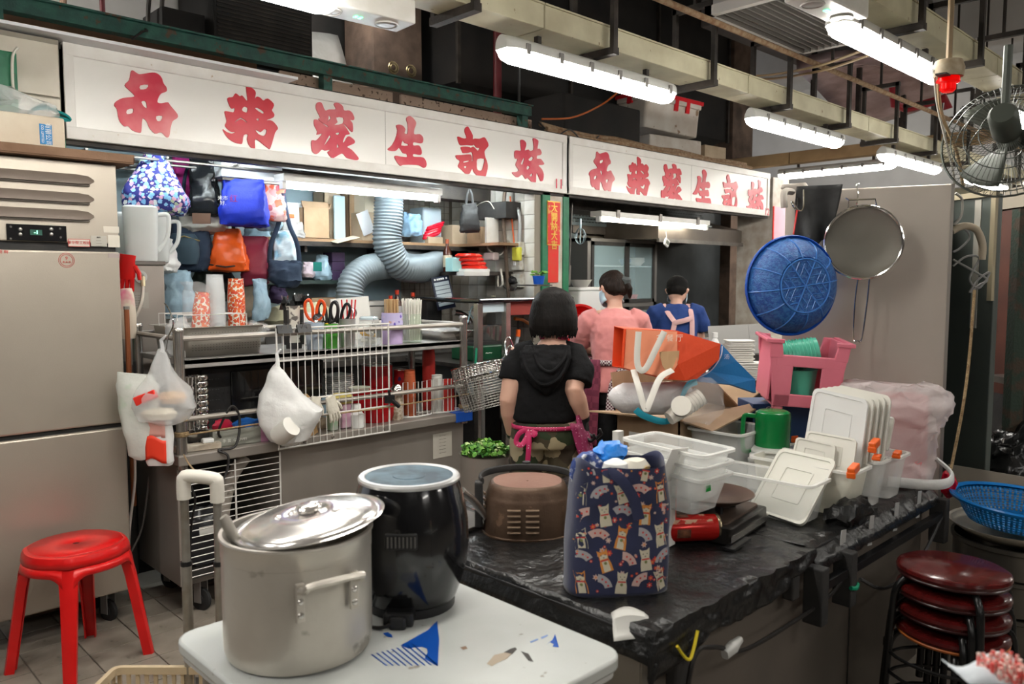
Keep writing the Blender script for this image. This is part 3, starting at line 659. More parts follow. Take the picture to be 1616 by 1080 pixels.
for u,v in((17,358),(17,377),(95,361),(96,375)):
    q=at(u,v,Y=FY-.009);text('star','*',.022,T3(q.x,FY-.0085,q.z-.004)@FRONT,KN,cp_,**W)
REDINK=mat('red print',(.55,.05,.04),.5);GREYL=mat('grey label',(.42,.40,.35),.6)
a,b_=at(107,377,Y=FY),at(142,390,Y=FY)
st=obj('red_framed_sticker',MB().b(a.x,b_.x,FY-.0015,FY,b_.z,a.z),mat('sticker base',(.56,.50,.44),.5),fr,smooth=False,**W)
bd=MB()
for z in(a.z,b_.z+.002):bd.b(a.x,b_.x,FY-.002,FY-.0015,z-.002,z)
for x in(a.x,b_.x-.002):bd.b(x,x+.002,FY-.002,FY-.0015,b_.z,a.z)
obj('border',bd,REDINK,st,smooth=False,**W)
text('print','豪华型工程款',.015,T3((a.x+b_.x)/2,FY-.002,(a.z+b_.z)/2)@FRONT,REDINK,st,**W)
a,b_=at(143,373,Y=FY),at(190,390,Y=FY)
st=obj('small_grey_label',MB().b(a.x,b_.x-.055,FY-.0015,FY,b_.z,a.z+.003),GREYL,fr,smooth=False,**W)
for k,s_ in enumerate(('简介','--------','---------','---------')):text('print',s_,.008,T3((a.x+b_.x)/2-.028,FY-.002,a.z-.005-.012*k)@FRONT,BLACKM,st,**W)
obj('pale_label',MB().b(b_.x-.05,b_.x-.002,FY-.0015,FY,b_.z-.002,a.z+.008),mat('pale sticker',(.62,.58,.5),.6),fr,smooth=False,**W)
a,b_=at(163,357,Y=FY),at(188,368,Y=FY)
obj('bar_label',MB().b(a.x,b_.x,FY-.0015,FY,b_.z,a.z),mat('bar label',(.60,.56,.48),.6),fr,smooth=False,**W)
q=at(105,411,Y=FY-.006);bd=MB()
for r_ in(.030,.024):bd.tube([(q.x+r_*math.cos(t*.2618),FY-.0065,q.z+r_*math.sin(t*.2618)) for t in range(24)],.0009,4,loop=True)
st=obj('round_red_stamp',bd,REDINK,fr,**W)
for s_,dzz,sz in(('9',.008,.02),('食 品 用',-.008,.009)):text('print',s_,sz,T3(q.x,FY-.0065,q.z+dzz)@FRONT,REDINK,st,**W)
q=at(5,398,Y=FY-.006);text('print','新 鲜',.016,T3(q.x,FY-.0065,q.z)@FRONT,REDINK,fr,**W)
a,b_=at(170,400,Y=FY),at(188,407,Y=FY)
obj('name_plate',MB().b(a.x,b_.x,FY-.0075,FY-.005,b_.z,a.z),mat('plate',(.40,.34,.32),.4,.4),fr,smooth=False,**W)
CASTW=mat('caster grey',(.30,.29,.28),.4,.5)
def caster(parent,x,y,r_=.05,top=.15,rz=.4):
    X=T3(x,y,0)@RZ(rz)
    wb=MB().lathe([(0,-.015),(r_*.45,-.016),(r_*.5,-.012),(r_*.85,-.012),(r_,-.008),(r_,.008),(r_*.85,.012),(r_*.5,.012),(r_*.45,.016),(0,.015)],20,X=X@T3(0,0,r_)@RY(R(90)))
    w=obj('caster',wb,RUBBER,parent,world=True)
    fk=MB().b(-.024,-.020,-.02,.02,r_*.8,top,X).b(.020,.024,-.02,.02,r_*.8,top,X).b(-.03,.03,-.03,.03,top-.006,top,X)
    obj('fork',fk,CASTW,w,world=True,smooth=False)
for x in(FX0+.08,FX1-.08):
    for y in(FY+.08,3.98):caster(fr,x,y,top=.145)
q=at(3,243,Y=FY+.05)
t=T('cardboard_tray','flat brown cardboard tray lying on top of the fridge','tray',(.9,3.95,2.045))
x1=at(212,255,Y=3.66).x
mb=MB().b(.45,x1,3.66,4.04,2.045,2.052).b(.45,x1,3.655,3.662,2.05,2.085).b(x1-.007,x1,3.655,4.04,2.05,2.075)
obj('tray',mb,mat('brown tray board',(.17,.095,.055),.85,0,(.22,.13,.08),9,bump=.1),t,smooth=False,bevel=.002,**W)
a,b_=at(0,180,Y=3.80),at(104,232,Y=3.80)
t=T('foam_box','cream foam box with blue label on top of the fridge','box',(.8,3.9,2.053))
obj('box_body',MB().b(.42,b_.x,3.80,4.02,2.053,a.z+.015),mat('cream foam',(.68,.60,.47),.8,0,(.60,.50,.38),5,bump=.08,spots=((.40,.27,.15),40,.68)),t,smooth=False,bevel=.008,**W)
a2,b2=at(62,195,Y=3.797),at(83,229,Y=3.797)
lb=obj('blue_label',MB().b(a2.x,b2.x,3.797,3.80,b2.z,a2.z),mat('blue label',(.03,.22,.50),.6),t,smooth=False,**W)
text('print','有限公司',.024,T3((a2.x*.35+b2.x*.65),3.7965,(a2.z+b2.z)/2)@FRONT@Matrix.Rotation(R(-90),4,'Z'),PAPER,lb,**W)
text('print','CO. LIMITED',.013,T3((a2.x*.78+b2.x*.22),3.7965,(a2.z+b2.z)/2)@FRONT@Matrix.Rotation(R(-90),4,'Z'),PAPER,lb,**W)
zt=a.z+.015
q=at(40,178,Y=3.9);t=T('bag_of_cord','clear plastic bag with teal cord bundle on the cream foam box','bag',(q.x,3.9,zt))
obj('plastic_bag',bagmb([(0,.10,.07),(.02,.13,.09),(.05,.11,.07),(.08,.05,.04,-.05),(.11,.03,.02,-.08)],amp=.02,fr=18,seed=3),FILM,t)
mb=MB()
for k in range(9):
    mb.tube(smooth_path([(.02,-.04+.01*k,.03),(.08,-.03+.008*k,.045+.003*k),(.15,-.02+.006*k,.03),(.17,0,.012),(.11,.0,.006+.002*k)],4),.006,5)
obj('cord',mb,mat('teal cord',(.0,.22,.22),.6),t)
q=at(0,120,Y=3.98)
solo('electrical_box',MB().b(.25,at(28,120,Y=3.95).x,3.95,4.05,at(10,175,Y=3.95).z,at(10,80,Y=3.95).z),GREENP,'green metal electrical box at the far left edge under the roof sheet','box',smooth=False,bevel=.006)
cable('cable',[at(28,75,Y=3.93),at(20,90,Y=3.93),at(20,130,Y=3.93),at(24,155,Y=3.93)],.006,CABW,'pale cable running down beside the green electrical box')
# ================== SERVICE CART / COUNTER
CX0,CX1,CY0,CY1=1.385,3.05,3.53,4.06
ct=T('service_counter','stainless steel service counter with raised shelf on posts in front of the bags','counter',(2.2,3.8,0))
PST=mat('post steel',(.50,.47,.44),.25,.9,(.42,.39,.36),12)
for x in(CX0,CX1-.01):
    for y in(CY0+.005,CY1-.02):
        obj('post',MB().lathe([(0,1.335),(.022,1.335),(.026,1.328),(.026,1.318),(.023,1.315),(.023,.70)],16,(x,y,0)),PST,ct,**W)
obj('upper_shelf',MB().b(CX0+.02,CX1-.02,CY0+.01,CY1,1.165,1.19).b(CX0+.02,CX1-.02,CY0+.01,CY0+.025,1.15,1.19),mat('shelf steel',(.50,.48,.46),.4,.6,(.42,.40,.38),8),ct,smooth=False,bevel=.003,**W)
RAILM=mat('dull rail steel',(.44,.40,.36),.42,.5,(.36,.33,.29),9)
for y,z,r_ in((CY0,1.285,.013),(CY1-.02,1.285,.013),(CY0,.925,.012)):
    obj('rail',MB().tube([(CX0,y,z),(CX1,y,z)],r_,8),RAILM,ct,**W)
for x in(CX0,CX1-.01):obj('end_rail',MB().tube([(x,CY0,1.285),(x,CY1,1.285)],.012,8),RAILM,ct,**W)
obj('worktop',MB().b(CX0-.03,CX1+.02,CY0-.03,CY1+.02,.72,.768),STEELW,ct,smooth=False,bevel=.006,**W)
obj('lower_cabinet',MB().b(1.86,CX1,CY0+.02,CY1,.16,.72),STEELW,ct,smooth=False,bevel=.005,**W)
obj('side_panel',MB().b(CX0-.02,CX0,CY0+.02,CY1,.16,.72),STEELW,ct,smooth=False,**W)
obj('bay_back',MB().b(CX0,1.86,CY1-.03,CY1,.16,.72),BLACKM,ct,smooth=False,**W)
obj('bay_floor',MB().b(CX0,1.86,CY0+.02,CY1,.16,.18),STEELD,ct,smooth=False,**W)
a,b_=at(683,686,Y=CY0+.018),at(713,719,Y=CY0+.018)
lb=obj('paper_label',MB().b(a.x,b_.x,CY0+.0165,CY0+.0185,b_.z,a.z),mat('old paper',(.52,.49,.42),.7),ct,smooth=False,**W)
for k in range(6):text('print','---- -- -----',.012,T3((a.x+b_.x)/2,CY0+.016,a.z-.015-.02*k)@FRONT,BLACKM,lb,**W)
obj('blue_tape',MB().b(CX1-.10,CX1+.025,CY0-.036,CY0+.1,.715,.773),BLUEP,ct,smooth=False,bevel=.004,**W)
for u,v in((223,0),(479,0),(452,0)):pass
for u in(441,480,525,606):
    q=at(u,700,Y=CY0-.03);obj('screw_hook',MB().lathe([(0,.008),(.008,.006),(.009,0)],10,X=T3(q.x,CY0-.031,.748)@RX(R(90))),PST,ct,**W)
gr=MB();WIREW=mat('white coated wire',(.72,.70,.66),.4)
x0,x1=CX0+.01,1.85
for k in range(17):gr.tube([(x0,CY0-.005,.20+k*.0305),(x1,CY0-.005,.20+k*.0305)],.0025,4)
for x in(x0,(x0+x1)/2,x1):gr.tube([(x,CY0-.008,.19),(x,CY0-.008,.71)],.0045,5)
solo('bay_grille',gr,WIREW,'white wire grille covering the dark bay under the left end of the counter','grille')
mbx=MB().tube(smooth_path([(1.72,3.62,.69),(1.66,3.62,.62),(1.62,3.62,.52),(1.60,3.62,.40),(1.62,3.65,.25)],6),.03,10)
solo('drain_hose',mbx,mat('grey beige hose',(.42,.38,.33),.6),'thick beige drain hose behind the wire grille','hose')
solo('plastic_bundle',bagmb([(0,.12,.12),(.1,.14,.13),(.2,.13,.12),(.27,.08,.08)],amp=.03,fr=12,seed=8),mat('glossy dark plastic',(.03,.03,.035),.2),'dark plastic bundle inside the grilled bay','bag',(1.58,3.8,.19))
lbb=solo('shipping_label',MB().b(-.05,.05,-.002,0,-.02,.02),PAPER,'white shipping label on the dark bundle behind the grille','label',(1.55,3.655,.36),rot=(R(-8),0,0),smooth=False)
for x in(1.48,2.9):
    for y in(CY0+.08,CY1-.08):caster(ct,x,y,r_=.055,top=.165)
wr_=T('wire_rack_panel','white wire grid panel hung on the front of the counter before the cutlery and cups','grid',(2.2,3.49,1.0))
gx0,gx1=at(437,600,Y=3.495).x,at(613,600,Y=3.495).x
zt_,zb=at(613,511,Y=3.495).z,at(613,681,Y=3.495).z
mb=MB();n=18
for k in range(n):x=gx0+(gx1-gx0)*k/(n-1);mb.tube([(x,3.495,zb),(x,3.495,zt_)],.0025,4)
obj('upright_wires',mb,WIREW,wr_,**W)
for k,z in enumerate((zt_,zt_-.155,zt_-.35,zt_-.44,zb)):
    obj('cross_wire',MB().tube([(gx0-.005,3.490,z),(gx1+.005,3.490,z)],.0045,6),WIREW,wr_,**W)
for x in(gx0,gx1):obj('edge_wire',MB().tube([(x,3.490,zb),(x,3.490,zt_)],.0045,6),WIREW,wr_,**W)
obj('hook',MB().tube(smooth_path([(gx0+.12,3.49,zt_),(gx0+.12,3.50,1.31),(gx0+.12,3.53,1.31),(gx0+.12,3.54,1.29)],4),.004,5),WIREW,wr_,**W)
cable('string',[(CX0,3.50,.86),(1.9,3.50,.868),(2.4,3.48,.866),(3.05,3.50,.875)],.004,ROPE,'jute string tied across the lower opening of the counter','string')
for k,z in enumerate((.86,.93)):
    solo('string_knot',MB().lathe([(.026,-.012),(.031,-.008),(.031,.008),(.026,.012)],14,(0,0,0)),ROPE,('jute string wound round the left counter post, lower loop','jute string wound round the left counter post at the rail')[k],'string',(CX0,CY0+.005,z))
solo('string_knot',MB().lathe([(.026,-.012),(.031,-.008),(.031,.008),(.026,.012)],14),ROPE,'jute string wound round the right counter post above the blue tape','string',(CX1-.01,CY0+.005,.80))
Z1=1.191;Z0=.769
pan=T('perforated_pan','deep perforated stainless pan holding cups on the left of the upper shelf','pan',(1.64,3.78,Z1))
px0,px1,py0,py1,ph=1.435,1.83,3.60,3.98,.135
mb=MB()
for i_,(z,g) in enumerate(((0,.02),(ph,0))):pass
o_=rrect(px0+.015,px1-.015,py0+.015,py1-.015,.03);i_=rrect(px0,px1,py0,py1,.03);l_=rrect(px0-.018,px1+.018,py0-.018,py1+.018,.03)
mb.rings([[(x,y,Z1) for x,y in o_],[(x,y,Z1+ph) for x,y in i_],[(x,y,Z1+ph+.003) for x,y in l_]],cap=False)
mb.add([(x,y,Z1+.002) for x,y in o_],[tuple(range(len(o_)))])
obj('pan',mb,mat('pan steel',(.52,.49,.43),.36,.55,(.44,.41,.36),5),pan,solid=.002,**W)
mb=MB()
for r_ in range(3):
    for k in range(24):
        for zz in(.03,.085):mb.b(px0+.04+k*.014,px0+.0425+k*.014,py0-.0005+.006*(1-(zz+r_*.012)/ph)*1.6,py0+.003,Z1+zz+r_*.012,Z1+zz+r_*.012+.0025)
o=obj('holes',mb,BLACKM,pan,smooth=False,**W);o['kind']='stuff'
ZP=Z1+.003
def rack_u(x,y,z,w,d,h,n=3):
    mb=MB()
    for k in range(n):
        yy=y+d*k/(n-1);mb.tube([(x,yy,z),(x,yy,z+h),(x+w,yy,z+h),(x+w,yy,z)],.0025,5)
    mb.tube([(x,y,z),(x,y+d,z)],.0025,5).tube([(x+w,y,z),(x+w,y+d,z)],.0025,5)
    return mb
solo('wire_basket',rack_u(1.45,3.63,ZP,.30,.30,.19,5),WIREW,'white wire basket standing in the perforated pan round the cups','basket')
CUPR=vor_mat('orange printed paper cup',[(.75,.10,.02),(.80,.16,.03),(.70,.06,.02)],(.80,.74,.62),75,.62,.5)
CLC=mat('stacked clear cup plastic',(.9,.92,.92),.15,0,alpha=.22)
def cup_stack(name,label,p,r0,r1,h,n,pitch,m,tilt=(0,0,0),rim=None,up=True,group=None,cat='cup'):
    t=T(name,label,cat,p,rot=tilt,group=group)
    prof=[(0,.001),(r0,0),(r1,h),(r1+.003,h+.002),(r1-.001,h-.002),(r0-.002,.004)]
    for k in range(n):
        if up:mb=MB().lathe(prof,20,(0,0,k*pitch))
        else:mb=MB().lathe([(r,h-z) for r,z in prof],20,(0,0,k*pitch))
        obj('cup',mb,m,t)
    return t
q=on(314,ZP,Y=3.70);cup_stack('paper_cups','orange printed paper cups stacked in a clear bag at the left of the pan',q,.040,.030,.09,16,.0135,CUPR,(R(0),R(5),0))
solo('plastic_sleeve',bagmb([(0,.05,.05),(.1,.065,.06),(.29,.058,.055),(.34,.05,.03,-.03)],amp=.008,seed=4),mat('very clear film',(.95,.95,.95),.1,0,alpha=.14,bump=.5,bs=30),'clear plastic bag around the left paper cups','bag',q+Vector((0,0,.002)))
q=on(345,ZP,Y=3.70);cup_stack('clear_cups','tall stack of clear plastic cups upright in the pan',q+Vector((0,.02,.0)),.046,.038,.105,21,.0135,CLC)
q=on(375,ZP,Y=3.84);cup_stack('paper_cups','orange printed paper cups stacked tall behind the clear cups',q,.043,.036,.10,19,.0142,CUPR)
q=on(388,ZP,Y=3.68);t=T('clear_bowls','pile of clear plastic bowls at the right of the perforated pan','bowl',q,rot=(R(16),R(24),0))
for k in range(8):obj('bowl',MB().lathe([(0,0),(.03,0),(.052,.035),(.055,.036)],20,(0,0,.05+k*.009)),CLC,t)
solo('crumpled_film',bagmb([(0,.06,.06),(.05,.07,.06),(.13,.04,.05),(.17,.03,.02)],amp=.025,fr=20,seed=6),FILM,'crumpled clear film at the left corner of the perforated pan','film',on(283,ZP,Y=3.72))
def clip(p,rz,label,s_=1,m=BLACK):
    t=T('binder_clip',label,'clip',p,rz)
    obj('jaw',MB().prism([(-.012*s_,0),(.012*s_,0),(.002,.026*s_),(-.002,.026*s_)],-.025*s_,.025*s_,RX(R(90))@RY(R(90))),m,t,smooth=False)
    for sg in(-1,1):
        obj('handle',MB().tube([(-.012*s_,sg*.004,.0),(-.008*s_,sg*.012*s_,.03*s_),(.008*s_,sg*.012*s_,.03*s_),(.012*s_,sg*.004,0)],.0012,4),CHROME,t)
    return t
q=on(464,Z1,Y=3.72);t=T('clipped_paper_roll','upright roll of cream order slips bristling with black clips','roll',q)
obj('roll',MB().lathe([(0,0),(.038,0),(.036,.12),(.04,.22),(0,.22)],16,sy=.5),mat('printed slips',(.66,.62,.54),.8,0,(.15,.13,.12),22,.52,.56),t)
obj('dark_band',MB().lathe([(.0,.0),(.044,.0),(.044,.03),(.03,.03)],16,sy=.5).b(-.045,-.035,-.02,.02,.02,.2).b(.035,.048,-.02,.02,.02,.2),BLACKM,t)
for k,(dx,dz_,rz) in enumerate(((-.03,.20,.3),(.0,.22,1.1),(.04,.21,-.5),(-.05,.235,.9),(.02,.245,.2),(.05,.24,1.6))):
    clip(q+Vector((dx,-.01*k+.02,dz_)),rz,'black binder clip in the tangle on top of the slip roll',1.3)['group']='binder clips on the slip roll'
for k,u in enumerate((447,478)):
    clip(Vector((at(u,510,Y=3.49).x,3.485,1.29)),0,('black binder clip on the left top wire of the grid panel','black binder clip on the top wire of the grid panel below the orange scissors')[k],1.5)
solo('white_carton',MB().b(-.08,.08,-.04,.04,0,.17),mat('white carton',(.78,.78,.76),.7),'white carton standing behind the slip roll on the shelf','box',on(488,Z1,Y=3.93),smooth=False,bevel=.003)
def pot(name,label,p,prof,m,extra=None,cat='cup'):
    t=T(name,label,cat,p);t.scale=(1.15,)*3;obj('body',MB().lathe(prof,24),m,t);return t
def scissors(p,m,rot,label):
    t=T('scissors',label,'scissors',p,rot=rot);t.scale=(1.3,)*3
    for s_ in(-1,1):
        obj('blade',MB().add([(0,0,-.09),(s_*.008,0,.0),(0,0,.02),(-s_*.002,0,.0),(0,.002,-.09),(s_*.008,.002,.0),(0,.002,.02),(-s_*.002,.002,.0)],[(0,1,2,3),(4,7,6,5),(0,4,5,1),(1,5,6,2),(2,6,7,3),(3,7,4,0)]),CHROME,t)
        lp=[(s_*.005,0,.02),(s_*.007,0,.05),(s_*.010,0,.08),(s_*.022,0,.105),(s_*.038,0,.09),(s_*.036,0,.055),(s_*.022,0,.03),(s_*.010,0,.028)]
        obj('handle',MB().tube(smooth_path(lp,4),.006,7),m,t)
    return t
BLUC=mat('blue grey ceramic',(.38,.46,.56),.3,0,(.50,.55,.60),10)
q=on(497,Z1,Y=3.61);pot('utensil_cup','blue-grey tapered cup behind the wire grid holding orange-handled scissors',q,[(0,0),(.034,0),(.043,.12),(.040,.12),(.032,.005)],BLUC)
ORS=mat('orange red handle',(.85,.10,.02),.3)
scissors(q+Vector((0,0,.115)),ORS,(R(4),R(3),R(-45)),'orange-handled scissors standing in the blue-grey cup')
solo('steel_scoop',MB().lathe([(0,0),(.02,.006),(.03,.02)],16,X=T3(0,0,.14)@RX(R(80))).tube([(0,0,0),(0,0,.12)],.004),CHROME,'small round steel scoop in front of the orange scissors','scoop',q+Vector((.01,-.02,.01)),rz=-.5)
GRG=mat('green yellow tumbler',(.10,.42,.06),.15,0,alpha=.75)
q=on(521,Z1,Y=3.61);pot('utensil_cup','bright green tumbler with yellow stirrers',q,[(0,0),(.033,0),(.036,.11),(.033,.11),(.03,.005)],GRG)
mb=MB()
for k in range(3):mb.tube([(-.015+.015*k,0,.01),(-.02+.01*k,.01*k,.13)],.007,6)
solo('stirrers',mb,mat('yellow plastic',(.80,.62,.03),.4),'yellow plastic stirrers in the green tumbler','stirrer',q)
scissors(q+Vector((.0,.01,.10)),BLACK,(R(-4),R(-2),R(-45)),'black-handled scissors leaning over the green tumbler')
scissors(q+Vector((.06,.02,.10)),BLACK,(R(4),R(10),R(-45)),'second pair of black scissors right of the green tumbler')
q=on(548,Z1,Y=3.61);pot('utensil_cup','grey steel cup with red chopsticks',q,[(0,0),(.036,0),(.040,.13),(.037,.13),(.034,.005)],mat('scuffed steel cup',(.5,.5,.47),.3,.7))
for k in range(4):
    solo('red_chopstick',MB().tube([(0,0,0),(0,0,.24)],.004,6),RED,'red chopstick standing in the grey steel cup','chopstick',q+Vector((-.015+.012*k,-.01,.01)),rot=(R(rnd.uniform(-4,4)),R(-3+3*k),0),group='red chopsticks')
solo('white_board',MB().b(-.13,.13,0,.01,0,.25),PAPER,'white sheet of card standing behind the scissors and jar','card',on(560,Z1,Y=4.0),rot=(R(-6),R(-3),0),smooth=False)
solo('steel_ball_whisk',MB().lathe([(0,0),(.02,.01),(.028,.03),(.02,.05),(0,.058)],16),CHROME,'round chrome tea ball behind the glass jar','whisk',on(556,Z1+.14,Y=3.78))
q=on(583,Z1,Y=3.61);t=T('clip_top_jar','glass clip-top jar half full of wrapped sweets and sachets','jar',q)
obj('glass_body',MB().lathe([(0,0),(.055,0),(.062,.01),(.062,.10),(.055,.125),(.048,.135)],24),GLASS,t)
obj('lid',MB().lathe([(.05,.140),(.052,.148),(.045,.156),(0,.158)],24),mat('bluish lid',(.55,.66,.70),.2),t)
obj('seal',MB().lathe([(.052,.134),(.054,.141),(.05,.141)],24),mat('white rubber',(.7,.7,.68),.6),t)
obj('wire_clasp',MB().tube([(.0,-.056,.12),(.014,-.064,.10),(.014,-.064,.15),(0,-.056,.155),(-.014,-.064,.15),(-.014,-.064,.10),(0,-.056,.12)],.0015,4),CHROME,t)
rs_=random.Random(7)
for k in range(26):
    a_,rr_=rs_.uniform(0,6.28),rs_.uniform(0,.042)
    cc=rs_.choice([(.75,.72,.66),(.80,.45,.05),(.45,.43,.40),(.7,.68,.6)])
    obj('sachet',MB().b(-.018,.018,-.003,.003,-.012,.012,T3(rr_*math.cos(a_),rr_*math.sin(a_),rs_.uniform(.012,.075))@RZ(rs_.uniform(0,6))@RX(rs_.uniform(-1,1))),mat('sachet %d'%int(cc[0]*100),cc,.5),t,smooth=False)
q=on(619,Z1,Y=3.61);POLK=vor_mat('lilac polka dots',[(.10,.06,.40),(.55,.35,.30),(.16,.08,.5),(.62,.5,.7)],(.52,.47,.72),38,.30,.5)
pot('chopstick_can','lilac can with polka-dot band, full of wooden chopsticks',q,[(0,0),(.050,0),(.052,.075),(.048,.15),(.046,.15),(.045,.01)],mat('lilac plastic',(.55,.42,.68),.4))
solo('dotted_sleeve',MB().lathe([(.061,.09),(.0575,.170)],28),POLK,'polka-dot paper band round the lilac can','band',q)
for k in range(26):
    a_=k*2.4;r_=.008*math.sqrt(k)
    solo('wooden_chopstick',MB().b(-.0035,.0035,-.0035,.0035,0,.235),WOOD,'wooden chopstick standing in the lilac can','chopstick',q+Vector((r_*math.cos(a_),r_*math.sin(a_),.012)),rz=a_,smooth=False,group='wooden chopsticks in the lilac can')
q=on(650,Z1,Y=3.62);pot('straw_jar','pale green glass jar packed with white paper-wrapped straws',q,[(0,0),(.046,0),(.05,.01),(.05,.11),(.046,.12),(.048,.14)],mat('green glass',(.55,.70,.50),.1,0,alpha=.35))
STRW=mat('paper wrapped straw',(.80,.78,.70),.7)
for k in range(34):
    a_=k*2.4;r_=.0080*math.sqrt(k)
    solo('wrapped_straw',MB().tube([(0,0,0),(.012*math.cos(a_)*r_*25,.012*math.sin(a_)*r_*25,.235-.02*(k%3)*.3)],.0045,5),STRW,'paper-wrapped straw standing in the green glass jar','straw',q+Vector((r_*math.cos(a_),r_*math.sin(a_),.012)),group='wrapped straws in the green jar')
q=on(696,Z1,Y=3.72);t=T('shallow_steel_tray','shallow steel tray of clear lids at the right end of the upper shelf','tray',q)
o1,o2,o3=rrect(-.10,.10,-.14,.14,.02),rrect(-.12,.12,-.16,.16,.02),rrect(-.13,.13,-.17,.17,.02)
obj('tray',MB().rings([[(x,y,.0) for x,y in o1],[(x,y,.05) for x,y in o2],[(x,y,.053) for x,y in o3]],cap=False).add([(x,y,.001) for x,y in o1],[tuple(range(len(o1)))]),STEELC,t,solid=.002)
for k in range(10):obj('clear_lid',MB().lathe([(0,.008),(.032,.008),(.036,0),(.042,0)],18,X=T3(-.06+.06*(k%3),-.09+.055*(k//3+.3),.05+.008*(k%2))@RX(R(15))),CLC,t)
q=on(531,Z0+.02,Y=3.86);t=T('white_plates','stack of white square plates behind the wire grid','plate',q)
for k in range(16):
    w=.078;obj('plate',MB().rings([[(x,y,k*.011+.05) for x,y in rrect(-w*.7,w*.7,-w*.7,w*.7,.02)],[(x,y,k*.011+.062) for x,y in rrect(-w,w,-w,w,.02)]],cap=False).add([(x,y,k*.011+.05) for x,y in rrect(-w*.7,w*.7,-w*.7,w*.7,.02)],[tuple(range(20))]),WHITEP,t,solid=.002)
solo('plate_crate',MB().b(-.09,.09,-.09,.09,0,.05),STEELD,'low steel block under the white square plates','block',on(531,Z0,Y=3.86)+Vector((0,0,.0)),smooth=False)
CANR=vor_mat('red tin print',[(.75,.62,.5),(.05,.02,.10),(.65,.25,.05),(.6,.02,.02)],(.42,.01,.012),14,.22,.35)
q=on(596,Z0,Y=3.86)
def tin(label,p,r_,h,m):
    t=T('food_tin',label,'tin',p)
    obj('body',MB().lathe([(r_,.006),(r_,h-.006)],28),m,t)
    for z in(0,h-.006):obj('rim',MB().lathe([(r_-.003,z),(r_+.002,z+.001),(r_+.002,z+.006),(r_-.004,z+.006)],28),CHROME,t)
    obj('lid',MB().lathe([(0,h-.008),(r_-.004,h-.008)],28),mat('tin lid',(.6,.62,.62),.3,.6),t)
    return t
tin('large red food tin with a dark label behind the wire grid',q,.088,.285,CANR)
tin('smaller red tin tucked between the large tin and the cups',on(633,Z0,Y=3.80),.04,.25,CANR)
solo('red_bucket',MB().lathe([(0,0),(.10,0),(.115,.03),(.125,.16),(.13,.165),(.12,.16)],28),mat('red bag film',(.55,.008,.012),.25,0,(.40,.005,.01),9,bump=.2),'round red bucket in front of the large red tin','bucket',on(590,Z0,Y=3.66))
solo('noodle_tray',MB().lathe([(0,.0),(.05,0),(.06,.02),(.062,.022)],24),mat('green rimmed',(.72,.72,.60),.5),'shallow pale dish on top of the red bucket','dish',on(567,Z0+.168,Y=3.68))
solo('napkin_pack',bagmb([(0,.07,.06),(.03,.085,.07),(.08,.08,.065),(.11,.04,.04)],amp=.012,seed=11),FILMB,'bluish clear bag of napkins left of the red bucket','bag',on(528,Z0+.05,Y=3.68))
solo('yellow_packet',bagmb([(0,.06,.03),(.03,.065,.035),(.055,.05,.03)],amp=.006,seed=12),mat('yellow film',(.62,.50,.14),.4),'yellow packet lying below the bluish napkin bag','packet',on(540,Z0+.13,Y=3.57))
solo('napkin_box',MB().b(-.12,.12,-.05,.05,0,.05),KRAFTL,'low carton under the napkin packs','box',on(531,Z0,Y=3.68),smooth=False)
solo('kraft_bag',bagmb([(0,.06,.05),(.08,.065,.05),(.16,.06,.04),(.18,.05,.01)],amp=.014,seed=13),mat('kraft paper',(.50,.31,.14),.8),'crumpled brown kraft paper bag behind the left wires of the grid','bag',on(472,Z0,Y=3.70))
solo('kraft_bag',bagmb([(0,.05,.04),(.05,.055,.04),(.09,.04,.03)],amp=.012,seed=14),mat('kraft paper'),'smaller brown paper bag low beside the white carrier bag','bag',on(484,Z0,Y=3.56))
solo('green_pink_pack',MB().rbox(-.025,.025,-.02,.02,0,.105),mat('green white label',(.25,.50,.25),.4,0,(.7,.72,.66),9),'green and white bottle behind the grid','bottle',on(525,Z0,Y=3.56),bevel=.006)
solo('pink_pack',MB().rbox(-.03,.03,-.02,.02,0,.13),mat('pink label',(.62,.30,.45),.4,0,(.72,.55,.62),9),'pink bottle behind the grid beside the white bottle','bottle',on(545,Z0,Y=3.57),bevel=.006)
t=T('white_bottle','small white plastic bottle with cap at the foot of the wire grid','bottle',on(564,Z0,Y=3.54))
obj('body',MB().lathe([(0,0),(.034,0),(.036,.01),(.036,.07),(.02,.09),(.017,.105)],20),WHITEP,t);obj('cap',MB().lathe([(.021,.10),(.021,.12),(.018,.125),(0,.125)],20),WHITEP,t)
GLOV=mat('cream knitted glove',(.74,.70,.60),.9,0,(.64,.60,.50),30,bump=.3)
def glove(name,label,p,m,rot,s_=1):
    t=T(name,label,'glove',p,rot=rot)
    mb=MB();mb.rings([sring(0,0,z*s_,w*s_,d*s_,14,2.4) for z,w,d in((0,.038,.012),(-.03,.036,.014),(-.06,.042,.016),(-.10,.045,.016),(-.115,.036,.012))])
    for k in range(4):mb.tube([((-.03+.02*k)*s_,0,-.10*s_),((-.036+.024*k)*s_,-.004,-.15*s_),((-.038+.025*k)*s_,.004,(-.178+.008*abs(k-1.5))*s_)],[.0105*s_,.010*s_,.007*s_],7)
    mb.tube([(.035*s_,0,-.05*s_),(.06*s_,0,-.08*s_),(.066*s_,0,-.11*s_)],[.012*s_,.011*s_,.008*s_],7)
    obj('glove',mb,m,t);return t
for k,(u,lb) in enumerate(((499,'cream knitted glove folded over the grid wire, left one'),(521,'cream knitted glove folded over the grid wire, right one'))):
    glove('work_glove',lb,at(u,626,Y=3.478),GLOV,(0,R(-14 if k else 10),R(6)),.78)
REDC=mat('translucent red cup',(.70,.06,.05),.2,0,alpha=.72);ORC=mat('orange brown cup',(.50,.12,.05),.2,0,alpha=.8)
